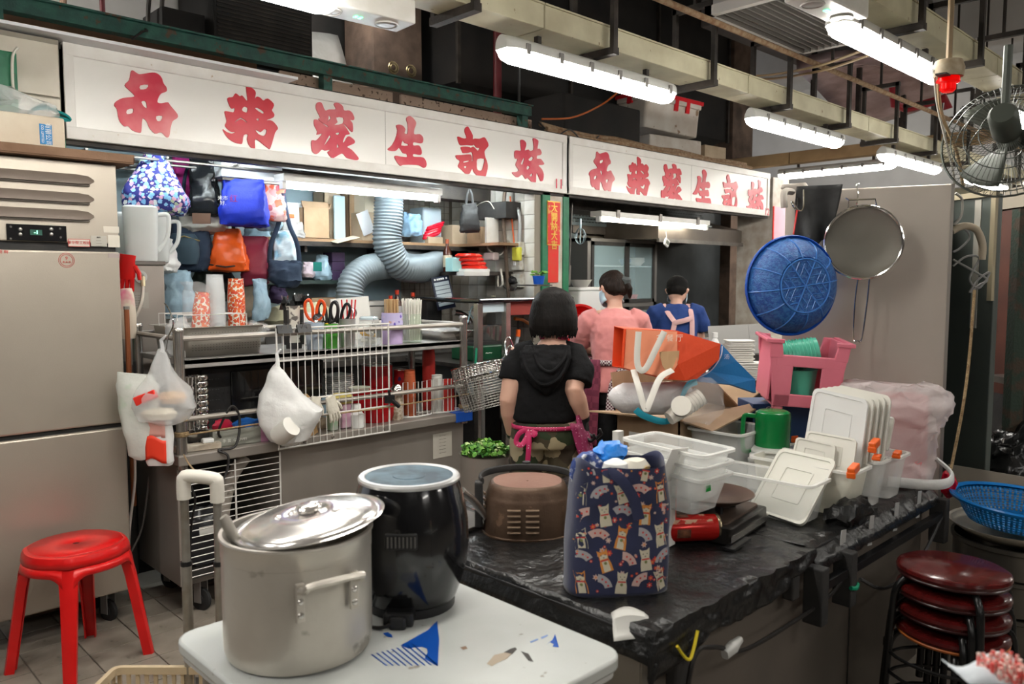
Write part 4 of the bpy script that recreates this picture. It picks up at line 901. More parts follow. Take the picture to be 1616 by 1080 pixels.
def wire_rack(label,p):
    t=T('cup_rack',label,'rack',p)
    obj('base',MB().tube([(.11*math.cos(a_*.314),.06*math.sin(a_*.314),.004) for a_ in range(20)],.005,6,loop=True),WIREW,t)
    for sx,sy in((-.085,-.03),(-.03,-.055),(.03,-.055),(.085,-.03)):
        obj('hoop',MB().tube([(sx-.02,sy,0),(sx-.02,sy,.20),(sx+.02,sy+.008,.20),(sx+.02,sy+.008,0)],.0028,5),WIREW,t)
    mb=MB()
    for k in range(6):mb.tube([(-.09+.035*k,-.05,.003),(-.09+.035*k,.05,.003)],.002,4)
    obj('grid',mb,WIREW,t);return t
wire_rack('white wire cup rack, left of the pair, behind the lower rail',on(655,Z0,Y=3.62))
wire_rack('white wire cup rack, right of the pair, beside the post',on(701,Z0,Y=3.62))
cup_stack('red_cups','column of translucent red cups in the left wire rack',on(647,Z0,Y=3.64),.036,.030,.09,11,.017,ORC)
cup_stack('red_cups','tallest column of translucent red cups behind the racks',on(677,Z0,Y=3.74),.040,.034,.09,14,.023,REDC)
cup_stack('white_cups','column of milky white cups at the middle of the racks',on(690,Z0,Y=3.63),.036,.030,.09,10,.014,FROST)
cup_stack('red_cups','short column of red cups in the right wire rack',on(707,Z0,Y=3.61),.040,.031,.09,7,.016,REDC)
mb=MB().tube([(0,0,0),(.05,-.01,-.045)],.012,8).tube([(0,0,0),(-.01,0,.05)],.008,6).b(-.03,.02,-.012,.012,-.02,.02)
solo('black_clamp',mb,BLACK,'black plastic clamp gripping the right edge of the wire grid','clamp',at(616,630,Y=3.475))
solo('jar_with_chrome_lid',MB().lathe([(0,0),(.033,0),(.035,.01),(.035,.12),(.028,.14),(.03,.145)],20),mat('sesame',(.62,.55,.45),.6,0,(.30,.22,.15),60),'spice jar with speckled contents right of the grid','jar',on(626,Z0,Y=3.58))
solo('chrome_lid',MB().lathe([(.033,0),(.034,.03),(.02,.05),(0,.055)],20),CHROME,'domed chrome lid on the spice jar','lid',on(626,Z0+.146,Y=3.58))
t=T('microwave','black microwave oven on the left of the counter under the shelf','microwave',(1.9,3.83,Z0))
obj('case',MB().b(1.56,2.22,3.72,4.02,Z0+.01,1.12),BLACKM,t,smooth=False,bevel=.006,**W)
obj('door',MB().b(1.70,2.20,3.705,3.72,Z0+.03,1.10),BLACKG,t,smooth=False,bevel=.003,**W)
for k in range(6):text('key_print','- -  - -',.02,T3(1.62,3.718,1.07-.05*k)@FRONT,mat('key grey',(.10,.10,.10),.5),t,**W)
for k,(u,y,h,lb) in enumerate(((300,3.66,.33,'tall stack of steel tea cups beside the left post'),(312,3.70,.33,'second tall stack of steel cups beside the microwave'))):
    t=T('steel_cups',lb,'cup',on(u,Z0,Y=y))
    for j in range(8):obj('cup',MB().lathe([(.026,0),(.030,.04),(.033,.042),(.028,.042)],14,(0,0,j*.041)),CHROME,t)
mb=MB()
for k in range(11):mb.lathe([(.022,0),(.028,.012),(.022,.024)],10,(0,0,.01+.03*k),sy=.6)
solo('ladle_row',mb,CHROME,'column of chrome spoon bowls between the steel cups and the microwave','spoon',on(323,Z0,Y=3.64))
t=T('glove_box','grey and pink cardboard glove box lying on the counter front','box',on(375,Z0,Y=3.60),R(-6))
GB=mat('grey green carton',(.28,.28,.24),.6)
obj('box_body',MB().b(-.13,.13,-.05,.05,0,.075),GB,t,smooth=False,bevel=.002)
obj('pink_end',MB().b(.095,.131,-.0505,.051,-.0,.0755),mat('pink carton',(.55,.25,.40),.6),t,smooth=False)
text('print','T',.03,T3(-.11,-.0515,.06)@FRONT,PAPER,t,ext=.0003)
text('print','手 套  GLOVES',.018,T3(-.03,-.0515,.025)@FRONT,PAPER,t,ext=.0003)
solo('blue_glove_tuft',bagmb([(0,.06,.03),(.02,.07,.035),(.035,.03,.02)],amp=.012,fr=25,seed=21),mat('blue film',(.03,.18,.62),.3),'blue disposable glove poking out of the glove box','glove',on(388,Z0+.076,Y=3.60))
solo('red_purple_packet',bagmb([(0,.05,.02),(.02,.05,.025),(.04,.03,.015)],amp=.01,fr=25,seed=22),mat('red film',(.6,.02,.06),.3),'red packet on the glove box left end','packet',on(352,Z0+.076,Y=3.62))
t=T('power_strip','dirty white power strip with a plug at the left counter end','power strip',on(312,Z0,Y=3.57),R(-8))
obj('body',MB().b(-.10,.10,-.025,.025,0,.03),mat('dirty white plastic',(.60,.55,.46),.6,0,(.45,.37,.28),20),t,smooth=False,bevel=.004)
obj('plug',MB().b(.02,.07,-.02,.02,.03,.05),WHITEP,t,smooth=False,bevel=.006)
solo('steel_oval_tray',MB().lathe([(0,0),(.09,0),(.11,.04),(.115,.042)],28,sy=.7),STEELC,'oval steel tray behind the power strip','tray',on(308,Z0+.03,Y=3.68))
cable('cable',[on(352,.80,Y=3.58),on(345,.85,Y=3.54),on(365,.96,Y=3.52),on(378,.90,Y=3.52),on(372,.78,Y=3.5),on(345,.77,Y=3.5),on(360,.74,Y=3.48),on(356,.66,Y=3.47),on(338,.60,Y=3.46)],.006,CABB,'black cable looping over the counter edge beside the glove box')
def hang_bag(name,label,p,prof,m,knot=True,rz=VROT,**k):
    t=T(name,label,'bag',p,rz)
    obj('bag_body',bagmb(prof,**k),m,t)
    if knot:obj('tied_handles',MB().tube([(prof[-1][3] if len(prof[-1])>3 else 0,0,prof[-1][0]-.01),(0.004,0,-.01),(.0,0,.03),(.02,0,.05)],[.014,.010,.008,.004],7),m,t)
    return t
q=at(437,568,Y=3.46)
hang_bag('carrier_bag','plump white carrier bag hanging at the left end of the wire grid',q,[(-.40,.05,.04,.04),(-.385,.085,.06,.05),(-.30,.14,.07,.05),(-.24,.155,.07,.055),(-.17,.10,.05,.02),(-.08,.05,.03,.0),(-.02,.014,.012,0)],FILMW,amp=.012,fr=13,seed=31,sub=4)
solo('cup_roll',MB().lathe([(0,0),(.043,.0),(.048,.012),(.048,.10),(0,.10)],22,X=RX(R(55))),mat('white paper cup',(.76,.74,.68),.5),'round white paper cup end bulging in the bottom of the white carrier bag','cup',at(438,690,Y=3.40),rz=.4)
q=at(255,548,Y=3.48)
t=hang_bag('carrier_bag','clear bag with a bread roll and red wrapper hung on the left post',q,[(-.33,.06,.05,.0),(-.32,.10,.06,.0),(-.26,.135,.065,.0),(-.20,.12,.06,0),(-.10,.05,.035,0),(-.01,.010,.008,0)],FILM,amp=.010,fr=13,seed=32,sub=4)
solo('bread_roll',MB().lathe([(0,-.028),(.05,-.022),(.062,0),(.05,.022),(0,.03)],20,sy=.7),mat('bread crust',(.55,.28,.10),.7,0,(.68,.42,.20),9),'brown bread roll inside the clear hanging bag','bread',at(272,628,Y=3.48),rz=VROT)
solo('red_wrapper',MB().b(-.05,.05,-.01,.01,-.02,.02),REDP,'red sweet wrapper inside the clear hanging bag','wrapper',at(230,628,Y=3.48),rot=(0,R(-22),VROT),smooth=False,bevel=.006)
solo('rice_pack',MB().lathe([(0,-.03),(.07,-.025),(.08,0),(.06,.02),(0,.02)],20,sy=.6),mat('pale bun',(.72,.66,.52),.7),'pale bun at the bottom of the clear hanging bag','bread',at(250,652,Y=3.49),rz=VROT)
q=at(222,590,Y=3.55)
hang_bag('carrier_bag','long whitish bag with green print hanging behind the clear bag',q,[(-.37,.03,.03,.0),(-.35,.06,.035,.0),(-.2,.085,.04,-.01),(-.05,.085,.035,-.02),(0,.07,.015,-.03)],mat('green tinged film',(.74,.76,.70),.35,0,(.30,.60,.30),3.0,.62,.70,alpha=.8,bump=.5,bs=20),knot=False,amp=.012,seed=33,sub=3)
q=at(249,653,Y=3.50)
tb=hang_bag('carrier_bag','white bag with a red square panel, lowest of the bags on the left post',q,[(-.225,.05,.025,.0),(-.21,.058,.03,.0),(-.1,.062,.03,.0),(0,.06,.02,-.01)],FILMW,knot=False,amp=.006,seed=34,sub=3)
obj('red_panel',MB().grid(lambda a,b_:(-.045+.09*a,-.031-.006*math.sin(3*a),-.20+.10*b_+.012*math.sin(5*a)),8,6),mat('scarlet print',(.80,.05,.02),.5),tb,solid=.001)
obj('pale_pink_panel',MB().grid(lambda a,b_:(-.048+.09*a,-.030,-.10+.08*b_),6,4),mat('salmon film',(.72,.38,.32),.5),tb,solid=.001)
solo('metal_hook',MB().tube(smooth_path([(0,0,0),(.01,0,.05),(.035,0,.11),(.02,0,.17),(.0,0,.2)],5),.003,5),CHROME,'wire hook carrying the clear bag on the left post','hook',at(262,552,Y=3.48),rz=VROT)
# ================== STALL 11 INTERIOR
def batten(label,p,L,em,double=False,m='batten lamp',rz=0):
    t=T('batten_lamp',label,'lamp',p,rz)
    obj('body',MB().b(-L/2,L/2,-.06,.06,.03,.075),WHITE,t,smooth=False,bevel=.004)
    tm_=mat(m,em,.5,emit=STALL_LAMP)
    for y in((-.035,.035) if double else(-.02,)):
        obj('tube',MB().tube([(-L/2+.03,y,.005),(L/2-.03,y,.005)],.013,10),tm_,t)
        for x in(-L/2+.015,L/2-.015):obj('tube_holder',MB().b(x-.014,x+.014,y-.02,y+.02,-.015,.035),WHITEP,t,smooth=False,bevel=.003)
    return t
a,b_=at(440,290,Y=4.32),at(690,312,Y=4.32)
batten('white batten lamp with bare bright tube under the large signboard',Vector(((a.x+b_.x)/2,4.32,2.085)),b_.x-a.x,(.86,.96,1))
a,b_=at(940,345,Y=4.25),at(1112,355,Y=4.25)
l12=batten('old twin batten lamp with one lit tube under the number 12 sign',Vector(((a.x+b_.x)/2,4.25,2.03)),b_.x-a.x,(1,.95,.80),m='warm batten lamp');MATS['warm batten lamp'].node_tree.nodes['Principled BSDF'].inputs['Emission Strength'].default_value=20
for x in(-.6,0,.6):obj('clip',MB().b(x-.02,x+.02,-.07,-.05,.02,.09),STEELD,l12,smooth=False)
obj('dead_tube',MB().tube([(-.5,-.05,.02),(.85,-.05,.02)],.010,8),GLASS,l12)
lx=batten('small batten lamp hidden behind the left end of the large signboard',Vector((1.75,4.33,2.25)),1.0,(.86,.96,.99),m='dim batten lamp');MATS['dim batten lamp'].node_tree.nodes['Principled BSDF'].inputs['Emission Strength'].default_value=20
batten('added short batten lamp, unseen behind the right end of the large signboard, brightening the tiles',Vector((3.75,4.33,2.25)),.7,(.9,.97,1))  # added fill lamp, out of sight, brightens the tiled side wall and shelf
rk=T('hanging_rack','wire rack rods under the sign from which the bags hang','rack',(1.9,4.7,2.2))
for y in(4.45,4.62,4.80,4.95):obj('rod',MB().tube([(1.2,y,2.19),(2.75,y,2.19)],.008,6),STEELD,rk,**W)
for x in(1.3,1.7,2.1,2.5):obj('cross_rod',MB().tube([(x,4.4,2.20),(x,5.05,2.20)],.008,6),STEELD,rk,**W)
def hbag(label,u,v0,v1,wpx,Y,m,e=3,kind='tote',dp=.07,amp=.012,seed=1,top=.75,bot=.85,rz=None,handles=True,cat='bag',name='hanging_bag',hm=None,mid=1.0):
    p=at(u,v0,Y=Y);k=dep(p)/FPX;h=(v1-v0)*k;w=wpx*k/2
    t=T(name,label,cat,p,VROT*.8 if rz is None else rz)
    obj('bag_body',bagmb([(-h,w*bot*.9,dp*.5),(-h*.97,w*bot,dp*.8),(-h*.75,w*.97*mid,dp),(-h*.4,w*(top*.5+.5)*.95,dp*.75),(-.02,w*top,dp*.3),(0,w*top*.96,dp*.2)],e=e,amp=amp,seed=seed,sub=5,n=44,fr=9,fine=.010),m,t,ang=60)
    if handles:
        for sy in(-.35,.35):
            obj('handle',MB().tube(smooth_path([(-w*top*.45,dp*sy*.5,-.02),(-w*top*.28,dp*sy*.3,(2.19-p.z)*.7),(0,0,2.19-p.z+.01),(w*top*.28,dp*sy*.3,(2.19-p.z)*.7),(w*top*.45,dp*sy*.5,-.02)],5),.008,6,sq=.4),hm or m,t)
    return t
FLOR=vor_mat('bright floral cloth',[(.80,.84,.88),(.30,.60,.88),(.80,.45,.62),(.22,.50,.82),(.50,.60,.42),(.60,.38,.75)],(.02,.025,.20),44,.56,.7)
FL2=mat('navy cloth',(.012,.025,.05),.85,0,(.02,.035,.065),14)
hbag('large navy bag covered with bright flowers hanging highest at the left',243,240,336,104,4.50,FLOR,top=.30,dp=.11,amp=.016,seed=2)
hbag('magenta cloth bag behind the floral bag',290,240,312,44,4.80,mat('magenta cloth',(.55,.03,.26),.8,0,(.45,.02,.2),9),seed=3,handles=False)
hbag('glossy black shopping bag hanging beside the floral bag',320,250,339,46,4.62,mat('gloss black vinyl',(.012,.014,.016),.18,0,bump=.3,bs=12),e=5,top=.80,bot=1,seed=4,hm=BLACK)
hbag('pinkish red pouch squeezed beside the black shopping bag',352,252,284,26,4.85,mat('coral cloth',(.75,.10,.14),.7),seed=5,handles=False)
BLUNW=mat('royal blue nonwoven',(.01,.035,.55),.55,0,(.01,.03,.42),6,bump=.1,bs=90)
t=hbag('royal blue nonwoven tote with white logo below the white box',384,284,355,76,4.44,BLUNW,e=5,top=.78,bot=.92,seed=6,dp=.09,handles=False)
text('print','米市\n好.',.028,T3(-.10,-.088,-.13)@FRONT,PAPER,t,ext=.0005)
text('print','红',.045,T3(-.04,-.092,-.12)@FRONT,mat('dark red print',(.35,.02,.12),.6),t,ext=.0005)
hbag('cream round bag with brown patch below the black shopping bag',320,332,367,74,4.66,mat('cream canvas',(.55,.52,.46),.8,0,(.48,.45,.40),9),e=2.4,top=.95,bot=.60,seed=7,handles=False)
pp=at(318,345,Y=4.52);solo('leather_patch',MB().b(-.05,.05,-.002,.002,-.03,.03),mat('brown patch',(.16,.09,.06),.7),'brown rectangular patch on the cream round bag','patch',pp,rz=VROT*.8,smooth=False)
t=hbag('dark navy backpack with front pocket below the cream bag',300,352,428,66,4.70,FL2,e=3.5,top=.80,bot=.80,seed=8,dp=.11)
obj('front_pocket',bagmb([(-.24,.07,.03),(-.20,.085,.04),(-.10,.08,.04),(-.07,.06,.02)],amp=.006,seed=9),mat('slate cloth',(.03,.06,.085),.7),t).location=(-.01,-.115,0)
obj('zip',MB().tube([(-.09,-.13,-.11),(.0,-.155,-.085),(.08,-.13,-.11)],.004,5),mat('dull brass',(.45,.35,.15),.4,.7),t)
ORV=mat('orange laminated bag',(.80,.12,.015),.3,0,(.70,.09,.01),6,bump=.15,bs=10)
t=hbag('orange laminated tote with dark piping hanging in the middle',360,362,428,60,4.60,ORV,e=6,top=.62,bot=.98,seed=10,dp=.09,hm=BLACK)
obj('piping',MB().tube([(-.105,-.06,-.21),(0,-.10,-.225),(.105,-.06,-.21)],.005,5),BLACKM,t)
hbag('burgundy paper shopping bag right of the orange tote',401,374,450,42,4.62,mat('burgundy paper',(.20,.012,.035),.5,0,(.16,.01,.03),5),e=7,top=1,bot=1,seed=11,amp=.008,handles=False)
LEAF=vor_mat('pink leaf print',[(.65,.30,.24),(.35,.06,.08),(.70,.12,.06),(.55,.25,.25)],(.62,.40,.36),22,.5,.6)
hbag('bag with pink and rust leaf print beside the end of the lamp',433,292,348,36,4.50,LEAF,e=5,top=.9,bot=1,seed=12,handles=False,dp=.04)
hbag('milky plastic bag below the leaf-print bag',424,328,366,42,4.62,FILMB,seed=13,handles=False,e=2.2,amp=.02)
hbag('pale blue plastic bag behind the orange tote top',405,352,392,46,4.85,FILMB,seed=14,handles=False,e=2.2,amp=.02)
hbag('dark green pouch under the royal blue tote',405,330,358,46,4.70,mat('dark green cloth',(.01,.03,.03),.8),seed=15,handles=False,e=2.2)
t=hbag('white and light blue carrier inside the navy shoulder bag',449,366,422,36,4.54,mat('pale blue print',(.62,.74,.80),.5,0,(.25,.50,.66),11,.5,.6),e=5,seed=16,handles=False,top=.9,bot=.9,dp=.04)
t=hbag('navy slouchy shoulder bag hanging rightmost of the bags',449,410,454,52,4.46,FL2,e=2.2,seed=17,handles=False,top=.97,bot=.55,dp=.08)
for sx in(-1,1):obj('strap',MB().tube(smooth_path([(sx*.09,0,-.02),(sx*.075,0,.10),(sx*.03,0,.22),(.0,0,.40)],5),(.014),6,sq=.3),FL2,t)
hbag('dark purple cap-like pouch under the navy shoulder bag',438,452,478,34,4.75,mat('aubergine cloth',(.03,.015,.05),.8),seed=18,handles=False,e=2.2)
hbag('white carrier bag hanging behind the water jug',262,378,430,34,4.55,FILMW,seed=19,handles=False,e=2.2,top=.5,amp=.015)
hbag('bluish clear bag hanging low right of the boiler',282,428,500,52,4.62,FILMB,seed=20,handles=False,e=2.2,amp=.025)
hbag('dark olive cloth bag behind the bluish bags',330,425,475,60,4.90,mat('olive cloth',(.03,.04,.03),.8),seed=21,handles=False,e=2.4)
hbag('long clear plastic bag under the burgundy bag',411,440,506,30,4.50,FILMB,seed=22,handles=False,e=2.2,top=.6,amp=.02)
hbag('black pouch under the orange tote',352,428,462,40,4.80,mat('black cloth',(.01,.01,.012),.85),seed=23,handles=False,e=2.2)
hbag('beige canvas bag behind the cup stacks',392,446,500,34,4.80,mat('beige canvas',(.40,.34,.26),.85),seed=24,handles=False,e=3,top=.8)
hbag('blue grey raincoat bundle hanging behind the backpack',268,335,400,48,4.93,mat('grey blue cloth',(.14,.17,.20),.8,0,(.09,.11,.13),8),seed=25,handles=False)
t=T('white_equipment_box','plain white box mounted above the royal blue tote','box',at(394,266,Y=4.50),R(0))
obj('box_body',MB().b(-.19,.19,-.04,.14,-.065,.09),mat('white lacquer',(.78,.80,.80),.4),t,smooth=False,bevel=.004)
obj('bracket',MB().b(-.06,-.02,-.03,.0,-.11,-.065).b(-.19,.30,-.05,-.04,-.085,-.07),STEELD,t,smooth=False)
bx0=at(196,420,Y=4.28).x;bx1=at(259,420,Y=4.28).x;bz=at(230,414,Y=4.28).z
bl=T('water_boiler','stainless water boiler with hose valve between fridge and bags','boiler',((bx0+bx1)/2,4.45,0))
obj('body',MB().b(bx0-.02,bx1,4.28,4.68,.75,bz-.015),STEELW,bl,smooth=False,bevel=.006,**W)
obj('lid',MB().b(bx0-.03,bx1+.005,4.27,4.69,bz-.015,bz+.006),STEELD,bl,smooth=False,bevel=.003,**W)
obj('stand',MB().b(bx0-.02,bx1,4.30,4.66,0,.75),BLACKM,bl,smooth=False,**W)
q=at(222,437,Y=4.275)
obj('port_ring',MB().lathe([(.020,.002),(.032,.004),(.032,-.002),(.020,-.002)],20,X=T3(q.x,4.275,q.z)@RX(R(90))),mat('white ring',(.6,.6,.58),.5),bl,**W)
obj('valve',MB().tube([(q.x,4.28,q.z),(q.x,4.245,q.z-.005),(q.x-.004,4.235,q.z-.05)],.012,8),mat('brass valve',(.38,.33,.22),.35,.9),bl,**W)
obj('braided_hose',MB().tube(smooth_path([(q.x-.004,4.235,q.z-.05),(q.x-.02,4.22,q.z-.13),(q.x-.06,4.20,q.z-.20),(q.x-.10,4.2,q.z-.26)],5),.009,8),mat('braided steel',(.40,.37,.32),.4,.8),bl,**W)
a,b_=at(204,462,Y=4.278),at(235,487,Y=4.278)
lb=obj('instruction_label',MB().b(a.x,b_.x,4.277,4.279,b_.z,a.z),mat('grey label'),bl,smooth=False,**W)
for k in range(6):text('print','-- ---- ---',.011,T3((a.x+b_.x)/2,4.2765,a.z-.014-.013*k)@FRONT,BLACKM,lb,**W)
def jug(label,u,Y,h=.26,w=.085,m=CLEARW):
    t=T('water_jug',label,'jug',on(u,bz+.006,Y=Y),R(-20))
    obj('body',MB().rings([sring(0,0,z,x,y,24,4) for z,x,y in((0,w*.82,w*.7),(.01,w*.86,w*.75),(h-.03,w*.97,w*.85),(h-.01,w*.97,w*.85),(h,w*.85,w*.75))]),m,t)
    obj('handle',MB().tube(smooth_path([(w*.9,0,h*.85),(w*1.45,0,h*.86),(w*1.55,0,h*.72),(w*1.4,0,h*.42),(w*.9,0,h*.2)],4),.011,8),m,t)
    obj('water',MB().rings([sring(0,0,z,x,y,20,4) for z,x,y in((.012,w*.82,w*.7),(h*.8,w*.9,w*.78))]),mat('still water',(.55,.72,.72),.2,0,alpha=.4),t)
    return t
jug('front cloudy water jug on the boiler',224,4.34,.285,.088);jug('rear water jug partly behind the front one',246,4.52,.26,.08);jug('pinkish water jug between fridge and front jug',204,4.50,.26,.07)
glove('rubber_glove','red rubber glove hanging beside the fridge edge',at(202,402,Y=4.1),RED,(0,R(8),VROT),1.05)
t=T('broomstick','reddish wooden broom handle leaning between fridge and counter','stick',at(204,600,Y=3.9));obj('stick',MB().tube([(0,0,-.6),(0,0,.33)],.012,8),mat('red brown wood',(.30,.09,.03),.5),t)
obj('tip',MB().tube([(0,0,.33),(0,0,.345)],.014,8),mat('steel tip',(.3,.28,.26),.4,.7),t)
solo('cloth_rag',bagmb([(-.24,.03,.02),(-.2,.04,.03),(-.05,.035,.03),(0,.02,.02)],amp=.01,seed=26),mat('pink cream cloth',(.72,.62,.50),.85,0,(.65,.10,.22),4,.55,.62),'cream and pink cloth hanging below the red glove','cloth',at(199,455,Y=4.02),rz=VROT)
cable('cable',[at(212,700,Y=3.75),at(213,760,Y=3.75),at(205,830,Y=3.75),at(204,880,Y=3.8),at(209,930,Y=4.0)],.006,mat('white flex',(.55,.48,.44),.5),'white cable hanging between fridge and counter')
cable('cable',[at(238,730,Y=3.9),at(230,800,Y=3.9),at(222,840,Y=3.9),at(205,875,Y=3.9)],.005,mat('grey flex',(.2,.18,.17),.5),'dark grey cable hanging right of the white cable')
solo('counter_side_box',MB().b(1.22,1.34,4.0,4.4,.1,1.15),BLACKM,'dark appliance side in the gap left of the counter','box',smooth=False,bevel=.01)
for k,(u,v) in():
    solo('steel_canister',MB().lathe([(0,0),(.035,0),(.035,.12),(.03,.13),(0,.13)],16),CHROME,('steel canister beside the wooden handle','second steel canister right behind the left post')[k],'canister',on(u,1.17,Y=4.12+.1*k))
SHW=mat('shelf board',(.36,.22,.12),.7,0,(.26,.15,.08),7)
zs=1.815
sh=T('wall_shelf','long brown upper shelf crowded with cartons above the hoses','shelf',(3.4,4.9,zs))
obj('board',MB().b(2.35,4.2,4.70,5.08,zs-.02,zs),SHW,sh,smooth=False,**W)
obj('edge_rail',MB().b(2.35,4.2,4.69,4.72,zs-.05,zs-.02),DARKFR,sh,smooth=False,**W)
for x in(2.7,3.4,4.1):obj('bracket',MB().b(x-.01,x+.01,4.72,5.09,zs-.09,zs-.05),DARKFR,sh,smooth=False,**W)
zl=1.54
sh=T('wall_shelf','dark lower shelf behind the flexible hoses','shelf',(3.3,4.9,zl))
obj('board',MB().b(2.35,3.05,4.74,5.08,zl-.025,zl),mat('dark green shelf',(.02,.035,.03),.6),sh,smooth=False,**W)
def box_at(name,label,u,Y,z,wpx,h,d,m,rz=0,cat='box',bev=.004,flaps=0,**k):
    p=on(u,z,Y=Y);w=wpx*dep(p)/FPX*1.35/2
    t=T(name,label,cat,p,rz)
    if flaps:
        th=.005;mb=MB().b(-w,w,-d/2,-d/2+th,0,h).b(-w,w,d/2-th,d/2,0,h).b(-w,-w+th,-d/2,d/2,0,h).b(w-th,w,-d/2,d/2,0,h).b(-w,w,-d/2,d/2,0,th)
        obj('box_body',mb,m,t,smooth=False)
        obj('flap',MB().b(-w,w,-d/2,-d/2+th,0,flaps,T3(0,0,h)@T3(0,-d/2,0)@RX(R(-28))@T3(0,d/2,0)),m,t,smooth=False)
        obj('flap',MB().b(-.0,th,-d/2,d/2,0,flaps*.8,T3(w-th,0,h)@RY(R(25))),m,t,smooth=False)
    else:obj('box_body',MB().b(-w,w,-d/2,d/2,0,h),m,t,smooth=False,bevel=bev)
    return t
box_at('carton','torn open carton at the left end of the upper shelf',487,4.82,zs,34,.20,.22,KRAFT,flaps=.05)
box_at('carton','tall carton with flap behind the torn one on the upper shelf',517,4.95,zs,22,.34,.14,KRAFTL,flaps=.05)
box_at('carton','narrow carton right of the pale blue strip on the upper shelf',557,4.95,zs,24,.34,.14,KRAFT,flaps=.04)
box_at('carton','low carton with white sheet hanging on it, left of the upright hose',578,4.84,zs,32,.20,.2,KRAFTL)
solo('pale_blue_board',MB().b(-.045,.045,-.01,.01,0,.31),mat('pale blue foam',(.52,.68,.74),.6),'pale blue insulation strip between the cartons','board',on(536,zs,Y=4.84),smooth=False,bevel=.008)
solo('paper_sheet',MB().b(-.05,.05,-.001,.001,-.08,.08),mat('grey white sheet',(.66,.68,.70),.7),'tilted printed sheet on the low carton','paper',at(577,352,Y=4.72),rot=(0,R(-22),0),smooth=False)
solo('torn_flap',MB().b(-.09,.09,-.04,.04,-.002,.002),mat('cream card',(.62,.55,.42),.8),'torn cream card flap jutting below the upper shelf','card',at(545,378,Y=4.66),rot=(R(10),R(-14),0),smooth=False)
solo('lampshade_carton',MB().b(-.10,.10,-.08,.08,0,.16),mat('cream card'),'cream carton under the lamp middle','box',on(581,zs+.205,Y=4.86),rot=(0,0,R(8)),smooth=False)
solo('storage_tub',MB().rbox(-.09,.09,-.09,.09,0,.20,.02),CLEARW,'cloudy plastic tub with orange latch left on the upper shelf','tub',on(456,zs+.03,Y=4.85))
solo('orange_latch',MB().b(-.04,.04,-.01,.01,0,.025),ORANGE,'orange latch of the cloudy tub near the leaf-print bag','latch',at(455,344,Y=4.74),smooth=False,bevel=.004)
hbag('clear crumpled bag below the cloudy tub',462,352,376,36,4.70,FILM,seed=27,handles=False,e=2.2,amp=.02)
solo('storage_tub',MB().rbox(-.09,.09,-.09,.09,0,.27,.02),mat('bluish tub',(.50,.62,.68),.3,0,alpha=.8),'bluish plastic tub right of the upright hose','tub',on(672,zs,Y=4.88))
hbag('light blue tied bag on the upper shelf right of the hose',650,338,374,34,4.78,mat('light blue bag',(.28,.47,.66),.35,0,bump=.6,bs=18),seed=28,handles=False,e=2.2,amp=.02)
for k in range(5):
    solo('red_packet',bagmb([(0,.075,.02),(.012,.08,.025),(.022,.07,.02)],amp=.006,seed=40+k),mat('red cellophane',(.62,.01,.03),.2,bump=.3),('bottom','second','third','fourth','top')[k]+' shiny red cellophane packet of the pile on the upper shelf','packet',on(681,zs+.05+.02*k,Y=4.78)+Vector((.01*k,0,0)),rot=(0,R(-18),R(-10)),group='red packets on the upper shelf')
solo('packet_support',MB().b(-.07,.07,-.05,.05,0,.05),KRAFTL,'small carton under the red packets','box',on(681,zs,Y=4.80),smooth=False)
box_at('carton','wide carton at the right of the upper shelf',722,4.86,zs,40,.15,.2,KRAFTL)
box_at('carton','brown carton behind the black fabric bag',762,4.62,zs,28,.13,.16,KRAFT)
solo('shelf_extension',MB().b(4.0,4.25,4.25,4.72,zs-.02,zs),SHW,'short shelf board on the tiled side wall','shelf',smooth=False)
t=hbag('black nonwoven bag hanging in front of the upper shelf right end',741,322,366,30,4.45,mat('black nonwoven',(.02,.02,.02),.7,0,bump=.3,bs=40),e=6,seed=29,top=.85,bot=1,dp=.05,amp=.01)
solo('white_board',MB().b(-.06,.06,-.01,.01,0,.19),mat('stained white board',(.62,.62,.58),.6,0,(.5,.45,.38),5),'white board standing behind the black nonwoven bag','board',on(776,zs,Y=4.42),smooth=False)
solo('cable_box',MB().b(4.1,4.26,4.28,4.6,2.0,2.12),BLACKM,'black cable box under the lintel in the stall corner','box',smooth=False)
HOSE=mat('grey flexible hose',(.23,.27,.29),.42,.15,(.17,.205,.225),3)
def hose(label,pts,r_,n=60):
    P_=smooth_path(pts,24);L_=[0]
    for i in range(1,len(P_)):L_.append(L_[-1]+(P_[i]-P_[i-1]).length)
    tot=L_[-1];nr=int(tot/.022);out=[];rr_=[]
    j=0
    for k in range(nr*4+1):
        s_=tot*k/(nr*4)
        while j<len(L_)-2 and L_[j+1]<s_:j+=1
        f=(s_-L_[j])/max(1e-6,L_[j+1]-L_[j]);out.append(P_[j].lerp(P_[j+1],min(1,f)))
        rr_.append(r_*(1+.055*math.cos(k*math.pi/2)))
    return solo('exhaust_hose',MB().tube(out,rr_,24),HOSE,label,'hose',ang=80)
hose('big grey flexible hose dropping from the lamp and curving right',[at(614,300,Y=4.55),at(613,345,Y=4.55),at(612,385,Y=4.55),at(630,418,Y=4.55),at(664,424,Y=4.6),at(697,414,Y=4.8)],.098)
hose('second grey flexible hose arching left under the first one',[at(664,404,Y=4.95),at(620,418,Y=4.72),at(580,424,Y=4.60),at(556,446,Y=4.56),at(551,485,Y=4.55),at(551,510,Y=4.55)],.090)
hbag('white tied bag with green square on the lower shelf',508,405,443,32,4.80,FILMB,seed=30,handles=False,e=2.3,top=.5,amp=.015)
solo('green_square_print',MB().b(-.028,.028,-.001,.001,-.03,.03),mat('green square',(.0,.16,.13),.6),'dark green square printed on the tied bag','print',at(501,421,Y=4.70),rz=VROT*.8,smooth=False)
